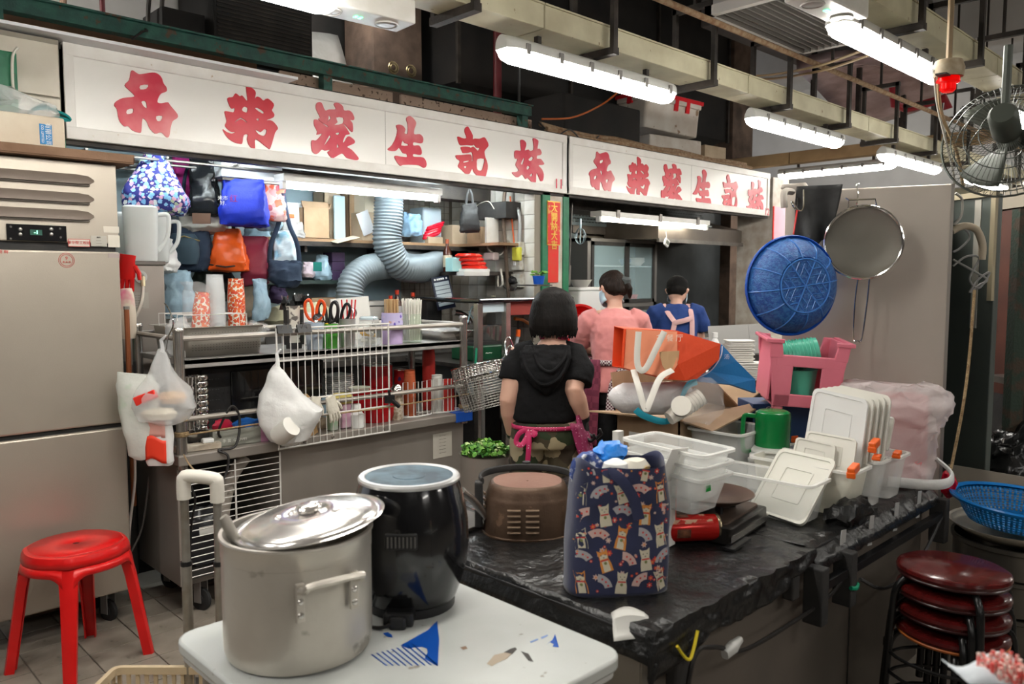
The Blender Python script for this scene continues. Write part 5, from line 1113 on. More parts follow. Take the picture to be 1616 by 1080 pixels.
hbag('clear bag with pink packets left of the green-square bag',487,414,438,22,4.78,mat('pinkish film',(.68,.55,.60),.3,0,alpha=.85),seed=31,handles=False,e=2.3,amp=.012)
for k in range(3):
    solo('purple_box',MB().b(-.05,.05,-.06,.06,0,.062),mat('purple carton',(.03,.012,.045),.6),('bottom','middle','top')[k]+' purple carton of the stack on the lower shelf','box',on(527,zl+.064*k,Y=4.82),smooth=False,bevel=.002)
ctl=T('rear_worktop','steel worktop along the back wall of the bag stall','counter',(3.2,4.8,0))
obj('top',MB().b(1.8,4.24,4.45,5.08,.98,1.02),STEELD,ctl,smooth=False,**W)
obj('base',MB().b(1.8,4.24,4.5,5.08,0,.98),BLACKM,ctl,smooth=False,**W)
box_at('carton','brown carton on the back worktop left of the lower hose',505,4.90,1.02,38,.40,.2,KRAFT)
solo('foam_stack',MB().b(-.16,.16,-.1,.1,0,.09).b(-.17,.17,-.11,.11,.10,.13),PAPER,'white trays on the back worktop behind the jar','tray',on(590,1.26,Y=4.86),smooth=False)
solo('foam_stack_box',MB().b(-.16,.16,-.1,.1,0,.235),mat('grey carton',(.30,.29,.28),.7),'grey carton under the white trays','box',on(590,1.02,Y=4.86),smooth=False)
solo('noodle_bag',bagmb([(0,.20,.1),(.05,.24,.12),(.12,.2,.1),(.15,.1,.05)],amp=.02,seed=50),mat('noodle film',(.45,.42,.25),.35,0,(.60,.58,.42),9),'large clear bag of yellowish noodles behind the scissors','bag',on(478,1.24,Y=4.62))
solo('noodle_box',MB().b(-.2,.2,-.1,.1,0,.215),mat('grey carton'),'grey carton under the noodle bag','box',on(478,1.02,Y=4.62),smooth=False)
def bottle(label,p,h,r_,m,capm):
    t=T('sauce_bottle',label,'bottle',p)
    obj('body',MB().lathe([(0,0),(r_,0),(r_,h*.6),(r_*.4,h*.78),(r_*.36,h*.88)],16),m,t)
    obj('cap',MB().lathe([(r_*.42,h*.86),(r_*.42,h),(0,h)],14),capm,t)
    lb=obj('label',MB().lathe([(r_*1.02,h*.15),(r_*1.02,h*.5)],16),mat('bottle label %d'%(int(h*1000)%3),((.6,.5,.35),(.55,.1,.05),(.5,.5,.5))[int(h*1000)%3],.6),t)
    return t
SOY=mat('dark sauce',(.06,.015,.008),.15);REDCAP=mat('red cap',(.75,.06,.02),.4)
for k,(u,h,mm,lb) in enumerate(((617,.19,mat('blue jar',(.02,.08,.30),.3),'blue-lidded jar at the left of the sauce bottles'),(627,.23,SOY,'brown sauce bottle with red cap left of the round red jar'),(652,.21,SOY,'sauce bottle with orange-red cap beside the power bank box'),(640,.15,mat('red jar',(.5,.02,.01),.3),'squat red chilli jar between the sauce bottles'))):
    bottle(lb,on(u,1.24,Y=4.66),h,.034 if k!=3 else.055,mm,REDCAP)
solo('condiment_riser',MB().b(-.24,.30,-.1,.1,0,.215),STEELD,'steel riser box carrying the sauce bottles','riser',on(632,1.02,Y=4.68),smooth=False)
solo('black_card_box',MB().b(-.07,.07,-.05,.05,0,.15),BLACKM,'black box below the order board','box',on(679,1.24,Y=4.62),smooth=False,bevel=.004)
ob_=T('order_board','dark tablet-like board with rows of paper slips leaning below the big hose','board',at(700,462,Y=4.50),rot=(R(-10),R(-9),R(-8)))
obj('board',MB().b(-.075,.075,0,.01,-.12,.12),mat('navy board',(.01,.015,.035),.4),ob_,smooth=False)
for k in range(6):obj('slip',MB().b(-.062,.062,-.003,0,.055-.03*k,.080-.03*k),mat('grey slip',(.35,.40,.42),.6),ob_,smooth=False)
text('print','■ ■■■■  ■',.018,T3(0,-.003,.10)@FRONT,PAPER,ob_)
for k,(u,v) in enumerate(((697,428),(702,437))):
    pass
bottle('tall sauce bottle with brown neck on the shelf end right of the hose',on(706,1.60,Y=4.56),.24,.032,SOY,mat('brown cap',(.30,.06,.02),.4))
solo('bottle_ledge',MB().b(3.72,4.24,4.35,4.62,1.575,1.60),DARKFR,'dark ledge at the tiled side wall under the red packs','shelf',smooth=False)
solo('teal_box',MB().b(-.045,.045,-.04,.04,0,.10),mat('pale teal plastic',(.35,.60,.60),.5),'pale teal plastic box beside the packs of red wrappers','box',on(716,1.60,Y=4.42),smooth=False,bevel=.005)
for k in range(4):
    solo('red_pack',bagmb([(0,.10,.06),(.012,.11,.07),(.026,.09,.06)],amp=.006,seed=60+k),(mat('red wrapper print',(.70,.02,.01),.3,0,(.75,.30,.20),12,.6,.66)),('bottom','second','third','top')[k]+' red wrapper pack of the pile beside the teal box','packet',on(747,1.62+.028*k,Y=4.38)+Vector((-.015*k,0,0)),rz=R(-8+5*k),group='pile of red wrapper packs')
solo('white_pads',MB().b(-.11,.11,-.07,.07,0,.02).b(-.12,.10,-.08,.06,-.03,0),mat('white pads',(.72,.70,.66),.6),'white paper pads under the red wrapper packs','paper',on(745,1.60,Y=4.36),rz=R(-8),smooth=False,bevel=.003)
def wallbox(label,u,v,w,h,m=mat('switch grey',(.62,.62,.57),.5,0,(.45,.40,.33),30),cat='switch'):
    p=at(u,v,X=4.245);t=T('socket_box',label,cat,p)
    obj('box',MB().b(-.045,.004,-w/2,w/2,-h/2,h/2),m,t,smooth=False,bevel=.004)
    obj('rocker',MB().b(-.051,-.045,-.012,.012,-.015,.015),WHITEP,t,smooth=False);return t
wallbox('upper grey switch box on the tiled side wall',820,393,.10,.10)
wallbox('middle grey switch box on the tiled side wall',819,416,.10,.10)
t=wallbox('lowest socket box with black plug on the tiled side wall',820,443,.10,.10)
obj('plug',MB().lathe([(0,.0),(.03,.0),(.034,.02),(.02,.045),(0,.05)],16,X=T3(-.05,.01,0)@RY(R(-90))),BLACK,t)
for p0_,p1_ in(((4.225,at(820,385,X=4.22).y,at(820,385,X=4.22).z),None),):
    q1=at(820,382,X=4.225);q2=at(820,345,X=4.225);q3=at(806,326,X=4.225)
    solo('steel_conduit',MB().tube(smooth_path([q1,q2,(4.225,(q2.y+q3.y)/2-.02,q3.z-.02),q3,(4.225,q3.y+.25,q3.z)],5),.014,8),mat('galvanised pipe',(.38,.38,.37),.4,.5),'grey conduit bending left on the tiled side wall','pipe')
cable('cable',[at(805,310,X=4.2),at(808,350,X=4.2),at(812,390,X=4.2)],.006,mat('bright orange cable',(.70,.12,.02),.5),'bright orange cable down the tiled side wall')
cable('cable',[at(767,378,X=4.15),at(772,395,X=4.1),at(790,402,X=4.15),at(803,385,X=4.2),at(800,378,X=4.2)],.007,CABW,'looped white cable below the shelf on the side wall')
cable('cable',[at(790,425,X=4.1),at(793,448,X=4.1),at(786,452,X=4.1),at(786,430,X=4.1)],.008,CABW,'hanging loop of white cable beside the sockets')
cable('cable',[at(816,445,X=4.18),at(812,457,X=4.15),at(800,457,X=4.15),at(792,448,X=4.15)],.005,CABB,'black plug cable curving left under the lowest socket')
cable('cable',[at(797,300,X=4.15),at(794,340,X=4.15),at(797,380,X=4.15),at(800,430,X=4.15),at(803,475,X=4.15)],.014,mat('grimy pipe dark',(.10,.07,.05),.8),'grimy dark cable bundle dropping down the stall corner',seg=8)
cable('cable',[at(780,330,X=4.1),at(770,318,X=4.1),at(752,325,X=4.1),at(745,340,X=4.1)],.004,CABW,'thin tangled white wires above the black nonwoven bag')
solo('sponge',MB().b(-.01,.02,-.04,.04,-.05,.05),mat('yellow green sponge',(.60,.58,.06),.8),'yellow and green sponge hung on the upper switch box','sponge',at(815,401,X=4.18),smooth=False,bevel=.006)
solo('small_black_device',MB().lathe([(0,-.03),(.04,-.02),(.045,.01),(0,.03)],14),BLACKG,'small black round device on the side wall below the shelf','device',at(737,403,X=4.1))
solo('pink_grey_device',MB().b(-.03,.03,-.06,.06,-.03,.03),mat('pinkish grey',(.45,.36,.34),.5),'pinkish grey plastic device beside the black round device','device',at(775,405,X=4.1),smooth=False,bevel=.012)
st_=T('steel_stand','steel stand with black top behind the black-shirted woman','stand',(3.9,3.9,0))
a=at(742,482,Y=4.02)
sx0,sx1,sy0,sy1=at(757,485,Y=3.75).x,4.24,3.75,4.08
obj('black_top',MB().b(sx0-.02,sx1,sy0-.02,4.40,1.395,1.425),BLACKG,st_,smooth=False,bevel=.01,**W)
for u in(757,800):
    q=on(u,0,Y=3.76);obj('leg',MB().b(q.x-.022,q.x+.022,3.745,3.79,0,1.395),PST,st_,smooth=False,bevel=.004,**W)
obj('red_fascia',MB().b(on(805,0,Y=3.77).x,sx1,3.765,3.775,1.31,1.395),mat('maroon fascia',(.28,.04,.03),.5),st_,smooth=False,**W)
obj('blue_white_fascia',MB().b(on(761,0,Y=3.77).x,on(797,0,Y=3.77).x,3.765,3.775,1.335,1.395),mat('pale blue fascia',(.55,.66,.72),.5),st_,smooth=False,**W)
obj('mid_shelf',MB().b(sx0-.1,sx1,3.79,4.40,.985,1.01),STEELD,st_,smooth=False,**W)
obj('lower_sink',MB().b(sx0+.0,sx1,3.80,4.35,.80,.984),mat('sink steel',(.32,.38,.40),.35,.7),st_,smooth=False,bevel=.01,**W)
t=T('camping_stove','dark green portable gas stove on the steel stand','stove',on(762,1.01,Y=3.98))
obj('body',MB().b(-.18,.17,-.10,.12,0,.10),mat('dark green enamel',(.012,.09,.04),.3,0,(.01,.07,.03),9),t,smooth=False,bevel=.012)
obj('knob',MB().lathe([(0,.03),(.03,.028),(.034,0)],16,X=T3(.11,-.10,.05)@RX(R(90))),BLACK,t)
obj('burner_plate',MB().b(-.16,.10,-.09,.10,.10,.12),BLACKM,t,smooth=False)
text('print','~~  ~~',.05,T3(-.08,-.101,.05)@FRONT,PAPER,t)
t=T('saucepan','steel saucepan on the green portable stove','pan',on(777,1.131,Y=3.98))
obj('body',MB().lathe([(0,0),(.09,0),(.095,.01),(.098,.10),(.10,.102),(.094,.10),(.09,.012)],28),STEELC,t)
t=T('pressure_hose','tap hose with red coupling under the maroon fascia','hose',at(818,520,Y=3.9))
obj('tube',MB().tube([(0,0,.08),(0,0,0)],.008,6),BLACK,t);obj('red_coupling',MB().tube([(0,0,0),(-.005,0,-.05)],.017,8),ORANGE,t);obj('grey_end',MB().tube([(-.005,0,-.05),(-.03,0,-.13)],.012,8),mat('grey plastic',(.35,.37,.40),.5),t)
solo('copper_pipe',MB().tube([at(812,503,Y=3.9),at(825,505,Y=3.9),at(842,515,Y=3.9)],.012,8),mat('orange pipe',(.60,.20,.04),.35),'orange pipe crossing behind the woman under the black top','pipe')
solo('red_bowl',MB().lathe([(0,0),(.05,0),(.07,.05),(.072,.052)],20),RED,'red bowl at the right end of the stand shelf','bowl',on(812,1.01,Y=3.92))
t=T('tap','thick chrome tap spout beside the steel stand','tap',at(727,495,Y=4.1))
obj('spout',MB().tube(smooth_path([(-.06,0,.01),(0,0,0),(.05,-.01,-.03),(.07,-.02,-.07)],4),.02,10),STEELC,t)
solo('cream_crossbar',MB().b(-.14,.14,-.015,.015,-.014,.014),mat('cream plastic bar',(.62,.55,.36),.5),'cream plastic bar on brackets above the black stand top','bar',at(757,473,Y=4.2),rot=(0,R(-4),0),smooth=False)
cable('cord',[at(738,510,Y=3.9),at(745,485,Y=3.9),at(752,492,Y=3.9),at(748,503,Y=3.9),at(740,492,Y=3.9)],.005,mat('pale blue cord',(.40,.60,.66),.5),'coil of pale blue cord tied to the stand leg','cord')
cable('cord',[at(752,550,Y=3.72),at(750,575,Y=3.7),at(747,600,Y=3.7)],.008,mat('green cord',(.0,.20,.10),.6),'green cord hanging at the stand leg above the strainers','cord')
def strainer(label,p,tilt,perforated=False):
    t=T('strainer_basket',label,'strainer',p,rot=tilt);mb=MB()
    r1,r0,h=.155,.135,.19
    if not perforated:
        for k in range(40):
            a_=k*.15708;mb.tube([(r1*math.cos(a_),r1*math.sin(a_),0),(r0*math.cos(a_),r0*math.sin(a_),-h)],.0016,3,cap=False)
        for k in range(14):
            z=-h*k/13;r_=r1+(r0-r1)*k/13;mb.tube([(r_*math.cos(2*math.pi*j/36),r_*math.sin(2*math.pi*j/36),z) for j in range(36)],.0016,3,loop=True)
        for k in range(-6,7):
            x=k*.02;y=math.sqrt(max(0,r0*r0-x*x));mb.tube([(x,-y,-h),(x,y,-h)],.0016,3)
        obj('wire_mesh',mb,mat('mesh steel',(.30,.29,.26),.4,.7),t)
    else:
        n=48;rows=5
        for i in range(n):
            a0_,a1_=2*math.pi*i/n,2*math.pi*(i+1)/n
            for j in range(rows*2):
                if i%2 and j%2:continue
                z0,z1=-.09*j/(rows*2),-.09*(j+1)/(rows*2)
                mb.add([(r1*math.cos(a0_),r1*math.sin(a0_),z0),(r1*math.cos(a1_),r1*math.sin(a1_),z0),(r1*math.cos(a1_),r1*math.sin(a1_),z1),(r1*math.cos(a0_),r1*math.sin(a0_),z1)],[(0,1,2,3)])
        obj('perforated_wall',mb,STEELC,t,solid=.0015)
    obj('rim',MB().tube([(r1*math.cos(2*math.pi*j/36),r1*math.sin(2*math.pi*j/36),0) for j in range(36)],.005,6,loop=True),CHROME,t)
    obj('handle',MB().tube(smooth_path([(r1-.02,-.05,-.01),(r1+.02,-.03,.03),(r1+.03,0,.10),(r1+.06,.02,.12),(r1+.07,.05,.05)],4),.004,6),CHROME,t)
    return t
q=at(757,592,Y=3.40);strainer('round wire-mesh strainer basket hanging beside the counter end',q,(R(-6),R(-14),VROT))
strainer('perforated steel strainer nested in the mesh basket',q+Vector((0,.02,.055)),(R(-8),R(-12),VROT),True)
solo('floor_pole',MB().tube([(0,0,0),(0,0,.86)],.016,8),mat('dull grey pole',(.16,.16,.15),.5,.4),'grey stand leg below the strainer baskets','pole',on(762,0,Y=3.75))
vp=on(768,0,D=4.0);t=T('vegetable_pot','steel stock pot full of green coriander and lettuce beside the camouflage trousers','pot',vp)
obj('body',MB().lathe([(0,.0),(.13,.0),(.133,.02),(.135,.66),(.14,.665),(.13,.66),(.128,.6)],32),STEELW,t)
VEG=mat('leaf green',(.10,.30,.03),.6,0,(.22,.42,.06),12);VEG2=mat('pale stem',(.50,.62,.28),.6);VEG3=mat('dark leaf',(.03,.15,.02),.6,0,(.08,.26,.03),15)
hp=solo('vegetables',MB(),VEG,'heap of fresh green coriander and lettuce in the steel pot','vegetables',vp+Vector((0,0,.66)))
bpy.data.objects.remove(hp)
hp=T('vegetables','heap of fresh green coriander and lettuce in the steel pot','vegetables',vp+Vector((0,0,.66)))
rv=random.Random(5)
for mi_,mm in enumerate((VEG,VEG2,VEG3)):
    mb=MB()
    for k in range((170,50,170)[mi_]):
        a_,r_=rv.uniform(0,6.28),.13*math.sqrt(rv.random());zz=.05*(1-(r_/.14)**2)+rv.uniform(-.01,.02)
        s_=rv.uniform(.008,.020);X=T3(r_*math.cos(a_),r_*math.sin(a_),zz)@RZ(rv.uniform(0,6.3))@RX(rv.uniform(-1,1))@RY(rv.uniform(-1,1))
        mb.add([(-s_,0,0),(-s_*.4,-s_*.7,.003),(s_*.6,-s_*.6,.002),(s_*1.1,0,-.002),(s_*.5,s_*.7,.003),(-s_*.5,s_*.6,0),(0,0,.006)],[(0,1,6),(1,2,6),(2,3,6),(3,4,6),(4,5,6),(5,0,6)],X)
    o=obj(('leaves','stalks','dark_leaves')[mi_],mb,mm,hp,smooth=False);o['kind']='stuff'
# ================== COUPLET + KITCHEN STALL (12)
cpx=on(873,0,Y=4.12)
cp2=T('red_banner','red couplet paper with gold writing on the pillar between the two stalls','banner',(cpx.x,4.125,1.9))
a,b_=at(862,312,Y=4.12),at(884,446,Y=4.12);mid_=at(873,386,Y=4.12)
BAN=mat('couplet red',(.72,.02,.015),.5,0,(.66,.05,.02),14)
x0,x1=a.x+.012,b_.x-.012
obj('lower_strip',MB().b(x0+.01,x1-.01,4.118,4.124,b_.z,mid_.z),BAN,cp2,smooth=False,**W)
obj('upper_scroll',MB().b(x0,x1,4.112,4.122,mid_.z,a.z-.03),mat('couplet upper',(.74,.03,.02),.45,0,(.72,.30,.06),22,.58,.64),cp2,smooth=False,**W)
obj('gold_border',MB().b(x0-.004,x1+.004,4.114,4.123,a.z-.03,a.z-.022).b(x0-.004,x1+.004,4.114,4.123,mid_.z-.006,mid_.z).b(x0-.004,x0,4.114,4.123,mid_.z,a.z-.03).b(x1,x1+.004,4.114,4.123,mid_.z,a.z-.03),mat('gold print',(.75,.45,.08),.35,.5),cp2,smooth=False,**W)
for k,ch in enumerate('大開納大吉'):text('gold_character',ch,.072,T3((x0+x1)/2,4.110,a.z-.075-.062*k*1.12)@FRONT,mat('gold print'),cp2,bold=.001,**W)
t=T('blue_pot_plant','small green plant in a blue pot behind the black-haired woman','plant',on(850,1.51,Y=3.95))
obj('pot',MB().lathe([(0,0),(.035,0),(.045,.06),(.04,.06)],16),BLUEP,t)
mb=MB()
for k in range(46):
    a_,r_=rv.uniform(0,6.28),.055*math.sqrt(rv.random());s_=rv.uniform(.012,.022);X=T3(r_*math.cos(a_),r_*math.sin(a_),.065+rv.uniform(0,.03))@RZ(a_)@RX(rv.uniform(-1,1))
    mb.add([(-s_,0,0),(0,-s_*.6,.004),(s_,0,0),(0,s_*.6,.004)],[(0,1,2),(0,2,3)],X)
o=obj('leaves',mb,VEG,t,smooth=False);o['kind']='stuff'
solo('plant_bracket',MB().b(-.08,.08,-.06,.2,-.01,0),STEELD,'small steel bracket shelf holding the blue pot plant','shelf',on(850,1.508,Y=3.95),smooth=False)
KD=mat('soot stained steel wall',(.035,.037,.037),.35,.4,(.085,.095,.10),1.6,bump=.1,bs=9,spots=((.14,.08,.04),3.0,.68))
STB=mat('bluish steel',(.20,.25,.27),.35,.5,(.14,.18,.20),3)
k0=on(892,0,Y=5.08).x;kg0=on(925,0,Y=4.75).x;kg1=on(1033,0,Y=4.75).x
solo('steel_wall_panel',MB().b(4.46,5.75,5.02,5.08,.3,2.25),STB,'bluish steel wall panel beside the glass cabinet in the kitchen stall','panel',smooth=False)
solo('stove_back_panel',MB().b(kg1+.02,8.28,5.02,5.09,.3,2.5),KD,'dark soot-stained steel wall behind the wok range','panel',smooth=False)
solo('lattice_vent',MB().b(k0-.02,kg1,4.98,5.01,at(980,372,Y=4.98).z,at(980,352,Y=4.98).z+.1),STEELD,'dark steel beam above the glass cabinet doors','beam',smooth=False)
mb=MB();vz=at(905,360,Y=4.97).z
for j in range(9):
    for i in range(46):
        x=k0-.05+i*.048+(j%2)*.024
        mb.b(x,x+.03,4.962,4.968,vz+.06+j*.028,vz+.068+j*.028)
o=solo('pierced_vent',MB().b(k0-.06,kg1+.1,4.968,4.98,vz+.03,vz+.33),STB,'pierced steel vent panel under the kitchen ceiling','vent',smooth=False)
h_=obj('slots',mb,BLACKM,o,smooth=False);h_['kind']='stuff'
gc=T('glass_cabinet','dark framed glass-door cabinet with bowls behind the pink-shirted woman','cabinet',((kg0+kg1)/2,4.9,0))
gz1=at(980,378,Y=4.75).z;gz0=at(980,470,Y=4.75).z-.05
obj('case',MB().b(kg0,kg1,5.0,5.02,.4,gz1).b(kg0,kg0+.05,4.75,5.0,.4,gz1).b(kg1-.05,kg1,4.75,5.0,.4,gz1).b(kg0,kg1,4.75,5.0,gz1-.03,gz1).b(kg0,kg1,4.75,5.0,gz0-.04,gz0).b(kg0,kg1,4.75,5.0,.4,.44),mat('cabinet steel',(.20,.19,.18),.4,.6),gc,smooth=False,**W)
km=(kg0+kg1)/2+.04
for x0,x1,nm in((kg0+.05,km,'left'),(km,kg1-.05,'right')):
    for zz0,zz1 in((gz0,gz1-.03),(.44,gz0-.04)):
        d_=obj('door',MB().b(x0,x0+.035,4.74,4.76,zz0,zz1).b(x1-.035,x1,4.74,4.76,zz0,zz1).b(x0,x1,4.74,4.76,zz0,zz0+.035).b(x0,x1,4.74,4.76,zz1-.035,zz1),BLACKM,gc,smooth=False,**W)
        obj('pane',MB().b(x0+.035,x1-.035,4.748,4.752,zz0+.035,zz1-.035),mat('cabinet glass',(.55,.75,.80),.06,0,alpha=.22),d_,smooth=False,**W)
sz=at(1000,420,Y=4.85).z
obj('shelf',MB().b(kg0+.05,kg1-.05,4.78,5.0,sz-.012,sz),mat('glass shelf',(.55,.65,.68),.2),gc,smooth=False,**W)
obj('inner_back',MB().b(kg0+.05,kg1-.05,4.985,4.998,.45,gz1-.03),mat('inner blue grey',(.22,.30,.34),.4,.3),gc,smooth=False,**W)
BOWLM=mat('white bowl',(.74,.74,.70),.3)
def bowls(label,p,n,r_=.07,m=BOWLM):
    t=T('bowls',label,'bowl',p)
    for k in range(n):obj('bowl',MB().lathe([(0,0),(r_*.45,0),(r_*.9,.035),(r_,.05),(r_*.93,.045)],20,(0,0,k*.016)),m,t)
bowls('white bowls on the glass cabinet shelf, right door',on(1004,sz,Y=4.87),3,.085);bowls('blue-rimmed dishes left of the bowls in the cabinet',on(986,sz,Y=4.87),2,.06,mat('blue china',(.18,.30,.5),.3))
solo('teal_tub',MB().lathe([(0,0),(.1,0),(.12,.10),(0,.10)],20),mat('teal plastic',(.03,.38,.26),.4),'teal plastic tub at the bottom left of the glass cabinet','tub',on(946,gz0,Y=4.88))
solo('red_bowl',MB().lathe([(0,0),(.06,0),(.08,.07),(.082,.075),(.07,.07)],20),RED,'small red bowl behind the hair bun of the pink-shirted woman','bowl',on(994,gz0+.0,Y=4.86))
hz=at(1060,378,Y=4.35).z;hd=T('range_hood','greasy steel range hood over the dark cooking wall','hood',(6.6,4.6,hz))
hx0,hx1=6.12,7.6
HOOD=mat('greasy hood steel',(.17,.14,.115),.35,.6,(.10,.085,.07),3,bump=.08)
obj('front',MB().add([(hx0,4.36,hz),(hx1,4.36,hz),(hx1,4.36,hz+.13),(hx0,4.36,hz+.13),(hx0,5.0,hz+.30),(hx1,5.0,hz+.30),(hx0,5.0,hz+.02),(hx1,5.0,hz+.02)],[(0,1,2,3),(3,2,5,4),(0,3,4,6),(1,7,5,2),(0,6,7,1)]),HOOD,hd,smooth=False,solid=.01,**W)
obj('lip',MB().b(hx0-.01,hx1+.01,4.34,4.37,hz-.03,hz+.005),STEELD,hd,smooth=False,**W)
hang=at(1052,383,Y=4.2);t=T('hanging_timer','small white square timer dangling below the twin batten lamp','timer',hang,rot=(0,R(28),0))
obj('case',MB().b(-.035,.035,-.01,.01,-.035,.035),WHITEP,t,smooth=False,bevel=.008);obj('screen',MB().b(-.022,.022,-.012,-.01,-.015,.015),mat('lcd',(.20,.22,.17),.4),t,smooth=False)
solo('timer_string',MB().tube([at(1052,376,Y=4.2),at(1051,366,Y=4.22)],.003,4),WHITEP,'thin string holding the white timer','string')
for u,v,Y_,lb in((984,356,4.95,'small red packet stuck on the vent panel left of the timer'),(1170,404,5.0,'small orange packet hanging at the right edge of the dark wall')):
    solo('small_packet',MB().b(-.05,.05,-.01,.01,-.06,.06),mat('red orange packet',(.65,.15,.08),.5,0,(.7,.5,.3),20),lb,'packet',at(u,v,Y=Y_),rot=(0,R(6),0),smooth=False)
p=at(903,320,Y=4.28);t=T('hanging_ladle','long thin steel ladle hanging at the left of the kitchen stall','ladle',p)
obj('handle',MB().tube([(0,0,0),(-.03,0,-.5)],.006,6),STEELD,t);obj('grip',MB().tube([(-.03,0,-.5),(-.04,0,-.66)],.016,8),STEELD,t)
p=at(916,345,Y=4.35);t=T('hanging_whisk','bluish wire whisk hanging beside the ladle','whisk',p)
for k in range(4):obj('loop',MB().tube([(.045*math.sin(a_*.4)*math.cos(k*.785),.045*math.sin(a_*.4)*math.sin(k*.785),-.08-.13*(1-math.cos(a_*.4))/2) for a_ in range(16)],.002,4),mat('bluish wire',(.45,.60,.68),.3,.6),t)
obj('handle',MB().tube([(0,0,0),(0,0,-.08)],.008,6),mat('bluish wire'),t)
kc=T('kitchen_counter','steel kitchen counter in front of the pink-shirted woman','counter',(5,4.3,0))
obj('top',MB().b(4.46,7.5,4.35,4.73,.92,.96),STEELW,kc,smooth=False,bevel=.004,**W);obj('base',MB().b(4.46,7.5,4.40,4.73,.1,.92),STEELD,kc,smooth=False,**W)
sk=T('raised_steel_shelf','raised steel shelf carrying white foam tubs left of the pink-shirted woman','shelf',(4.9,4.25,0))
zk=at(925,492,Y=4.2).z
xk0,xk1=on(893,0,Y=4.2).x,on(965,0,Y=4.2).x
obj('top',MB().b(xk0,xk1,4.15,4.55,zk-.03,zk),STEELC,sk,smooth=False,**W)
for x in(xk0+.02,xk1-.02):
    for y in(4.17,4.53):obj('leg',MB().b(x-.012,x+.012,y-.012,y+.012,.96,zk-.03),PST,sk,smooth=False,**W)
for k,(u,w,h,lb) in enumerate(((913,.15,.17,'left white foam tub with rounded corners on the raised shelf'),(944,.12,.17,'right white foam tub on the raised shelf'))):
    p=on(u,zk,Y=4.32);t=T('white_tub',lb,'tub',p)
    obj('body',MB().rbox(-w*.92,w*.92,-.13,.13,0,h,.02),WHITEP,t,bevel=.01);obj('lid',MB().rbox(-w,w,-.14,.14,h,h+.025,.02),WHITEP,t,bevel=.006)
t=T('steel_bowl','steel bowl standing on the left white foam tub','bowl',on(916,zk+.196,Y=4.32))
obj('body',MB().lathe([(0,0),(.055,0),(.095,.06),(.10,.062),(.09,.058),(.05,.005)],28),STEELC,t)
solo('red_basin',MB().lathe([(0,0),(.11,0),(.14,.12),(.145,.125),(.13,.12)],24),RED,'red plastic basin between the two women','basin',on(914,1.20,D=5.5),rot=(R(70),0,VROT))
solo('red_basin_table',MB().b(-.10,.10,-.08,.08,0,1.17),STEELD,'dark steel block beneath the red basin','block',on(914,0,D=5.62),smooth=False)
FOODB=mat('white foam box',(.76,.74,.69),.6)
zt_=at(1160,600,D=5.4).z
tb_=T('packing_table','steel packing table beyond the cardboard box','table',on(1150,0,D=5.6),VROT)
obj('top',MB().b(-.30,.36,-.22,.22,zt_-.03,zt_),STEELD,tb_,smooth=False);obj('base',MB().b(-.28,.34,-.2,.2,0,zt_-.03),BLACKM,tb_,smooth=False)
for u,n,dd,w,lb in((1165,9,5.45,.085,'tall stack of white foam meal boxes beside the pink crate'),(1135,2,5.40,.10,'low stack of white foam meal boxes left of the tall stack'),(1180,4,5.42,.10,'short stack of white foam meal boxes behind the pink crate')):
    t=T('meal_boxes',lb,'box',on(u,zt_,D=dd),VROT)
    for k in range(n):
        obj('meal_box',MB().rbox(-w,w,-.07,.07,k*.030+.004,k*.030+.026,.02).rbox(-w-.008,w+.008,-.078,.078,k*.030+.022,k*.030+.030,.02),FOODB,t,smooth=False)
solo('leaning_steel_sheet',MB().b(-.15,.15,-.004,.004,0,.22).b(.152,.30,-.004,.004,0,.22),mat('satin sheet',(.50,.49,.47),.4,.6),'grey folded steel sheet standing before the dark cooking wall','sheet',on(1152,at(1160,560,D=5.9).z,D=5.9),rot=(R(-8),R(-3),VROT),smooth=False)
solo('sheet_stand',MB().b(-.35,.35,-.15,.15,0,at(1160,560,D=5.9).z-.001),BLACKM,'dark range base carrying the steel sheet','range',on(1155,0,D=6.05),rz=VROT,smooth=False)
t=T('white_bottle','small white-capped bottle behind the blue bag','bottle',on(1128,at(1128,560,D=5.75).z,D=5.75));obj('body',MB().lathe([(0,0),(.03,0),(.03,.09),(.015,.12),(.02,.125),(.02,.16),(0,.16)],14),WHITEP,t)
p=on(1232,2.1,Y=4.0)
solo('pink_notice',MB().b(-.14,.18,-.003,.003,-.42,.0),mat('pink paper',(.72,.50,.58),.6,0,(.66,.42,.50),5),'faded pink notice with red edge at the end of the number 12 sign','notice',(7.92,4.096,2.30),smooth=False)
solo('red_notice_edge',MB().b(-.01,.01,-.004,.004,-.42,0),REDP,'red edge strip of the faded pink notice','strip',(7.772,4.092,2.30),smooth=False)
S('pillar',MB().b(7.76,8.1,4.1,4.5,0,2.6),COLW,smooth=False)
# ================== FRONT TABLE WITH POT AND AIR FRYER
TBZ=.74
TABM=mat('worn white laminate',(.60,.62,.60),.22,0,(.52,.54,.515),3,bump=.02,spots=((.34,.31,.27),21,.70))
tx0,tx1,ty0,ty1=.665,1.345,1.02,1.80
ft=T('folding_table','white rounded-corner table with blue printed fans in the foreground','table',(1.0,1.4,0))
obj('tabletop',MB().rbox(tx0,tx1,ty0,ty1,TBZ-.03,TBZ,.055,6),TABM,ft,bevel=.006,**W)
obj('edge_band',MB().rbox(tx0+.008,tx1-.008,ty0+.008,ty1-.008,TBZ-.045,TBZ-.03,.05,6),mat('grey white edge',(.5,.5,.48),.5),ft,**W)
for x in(tx0+.06,tx1-.06):
    for y in(ty0+.06,ty1-.06):obj('leg',MB().tube([(x,y,0),(x,y,TBZ-.045)],.014,10),PST,ft,**W)
TBLUE=mat('printed blue',(.005,.08,.42),.3)
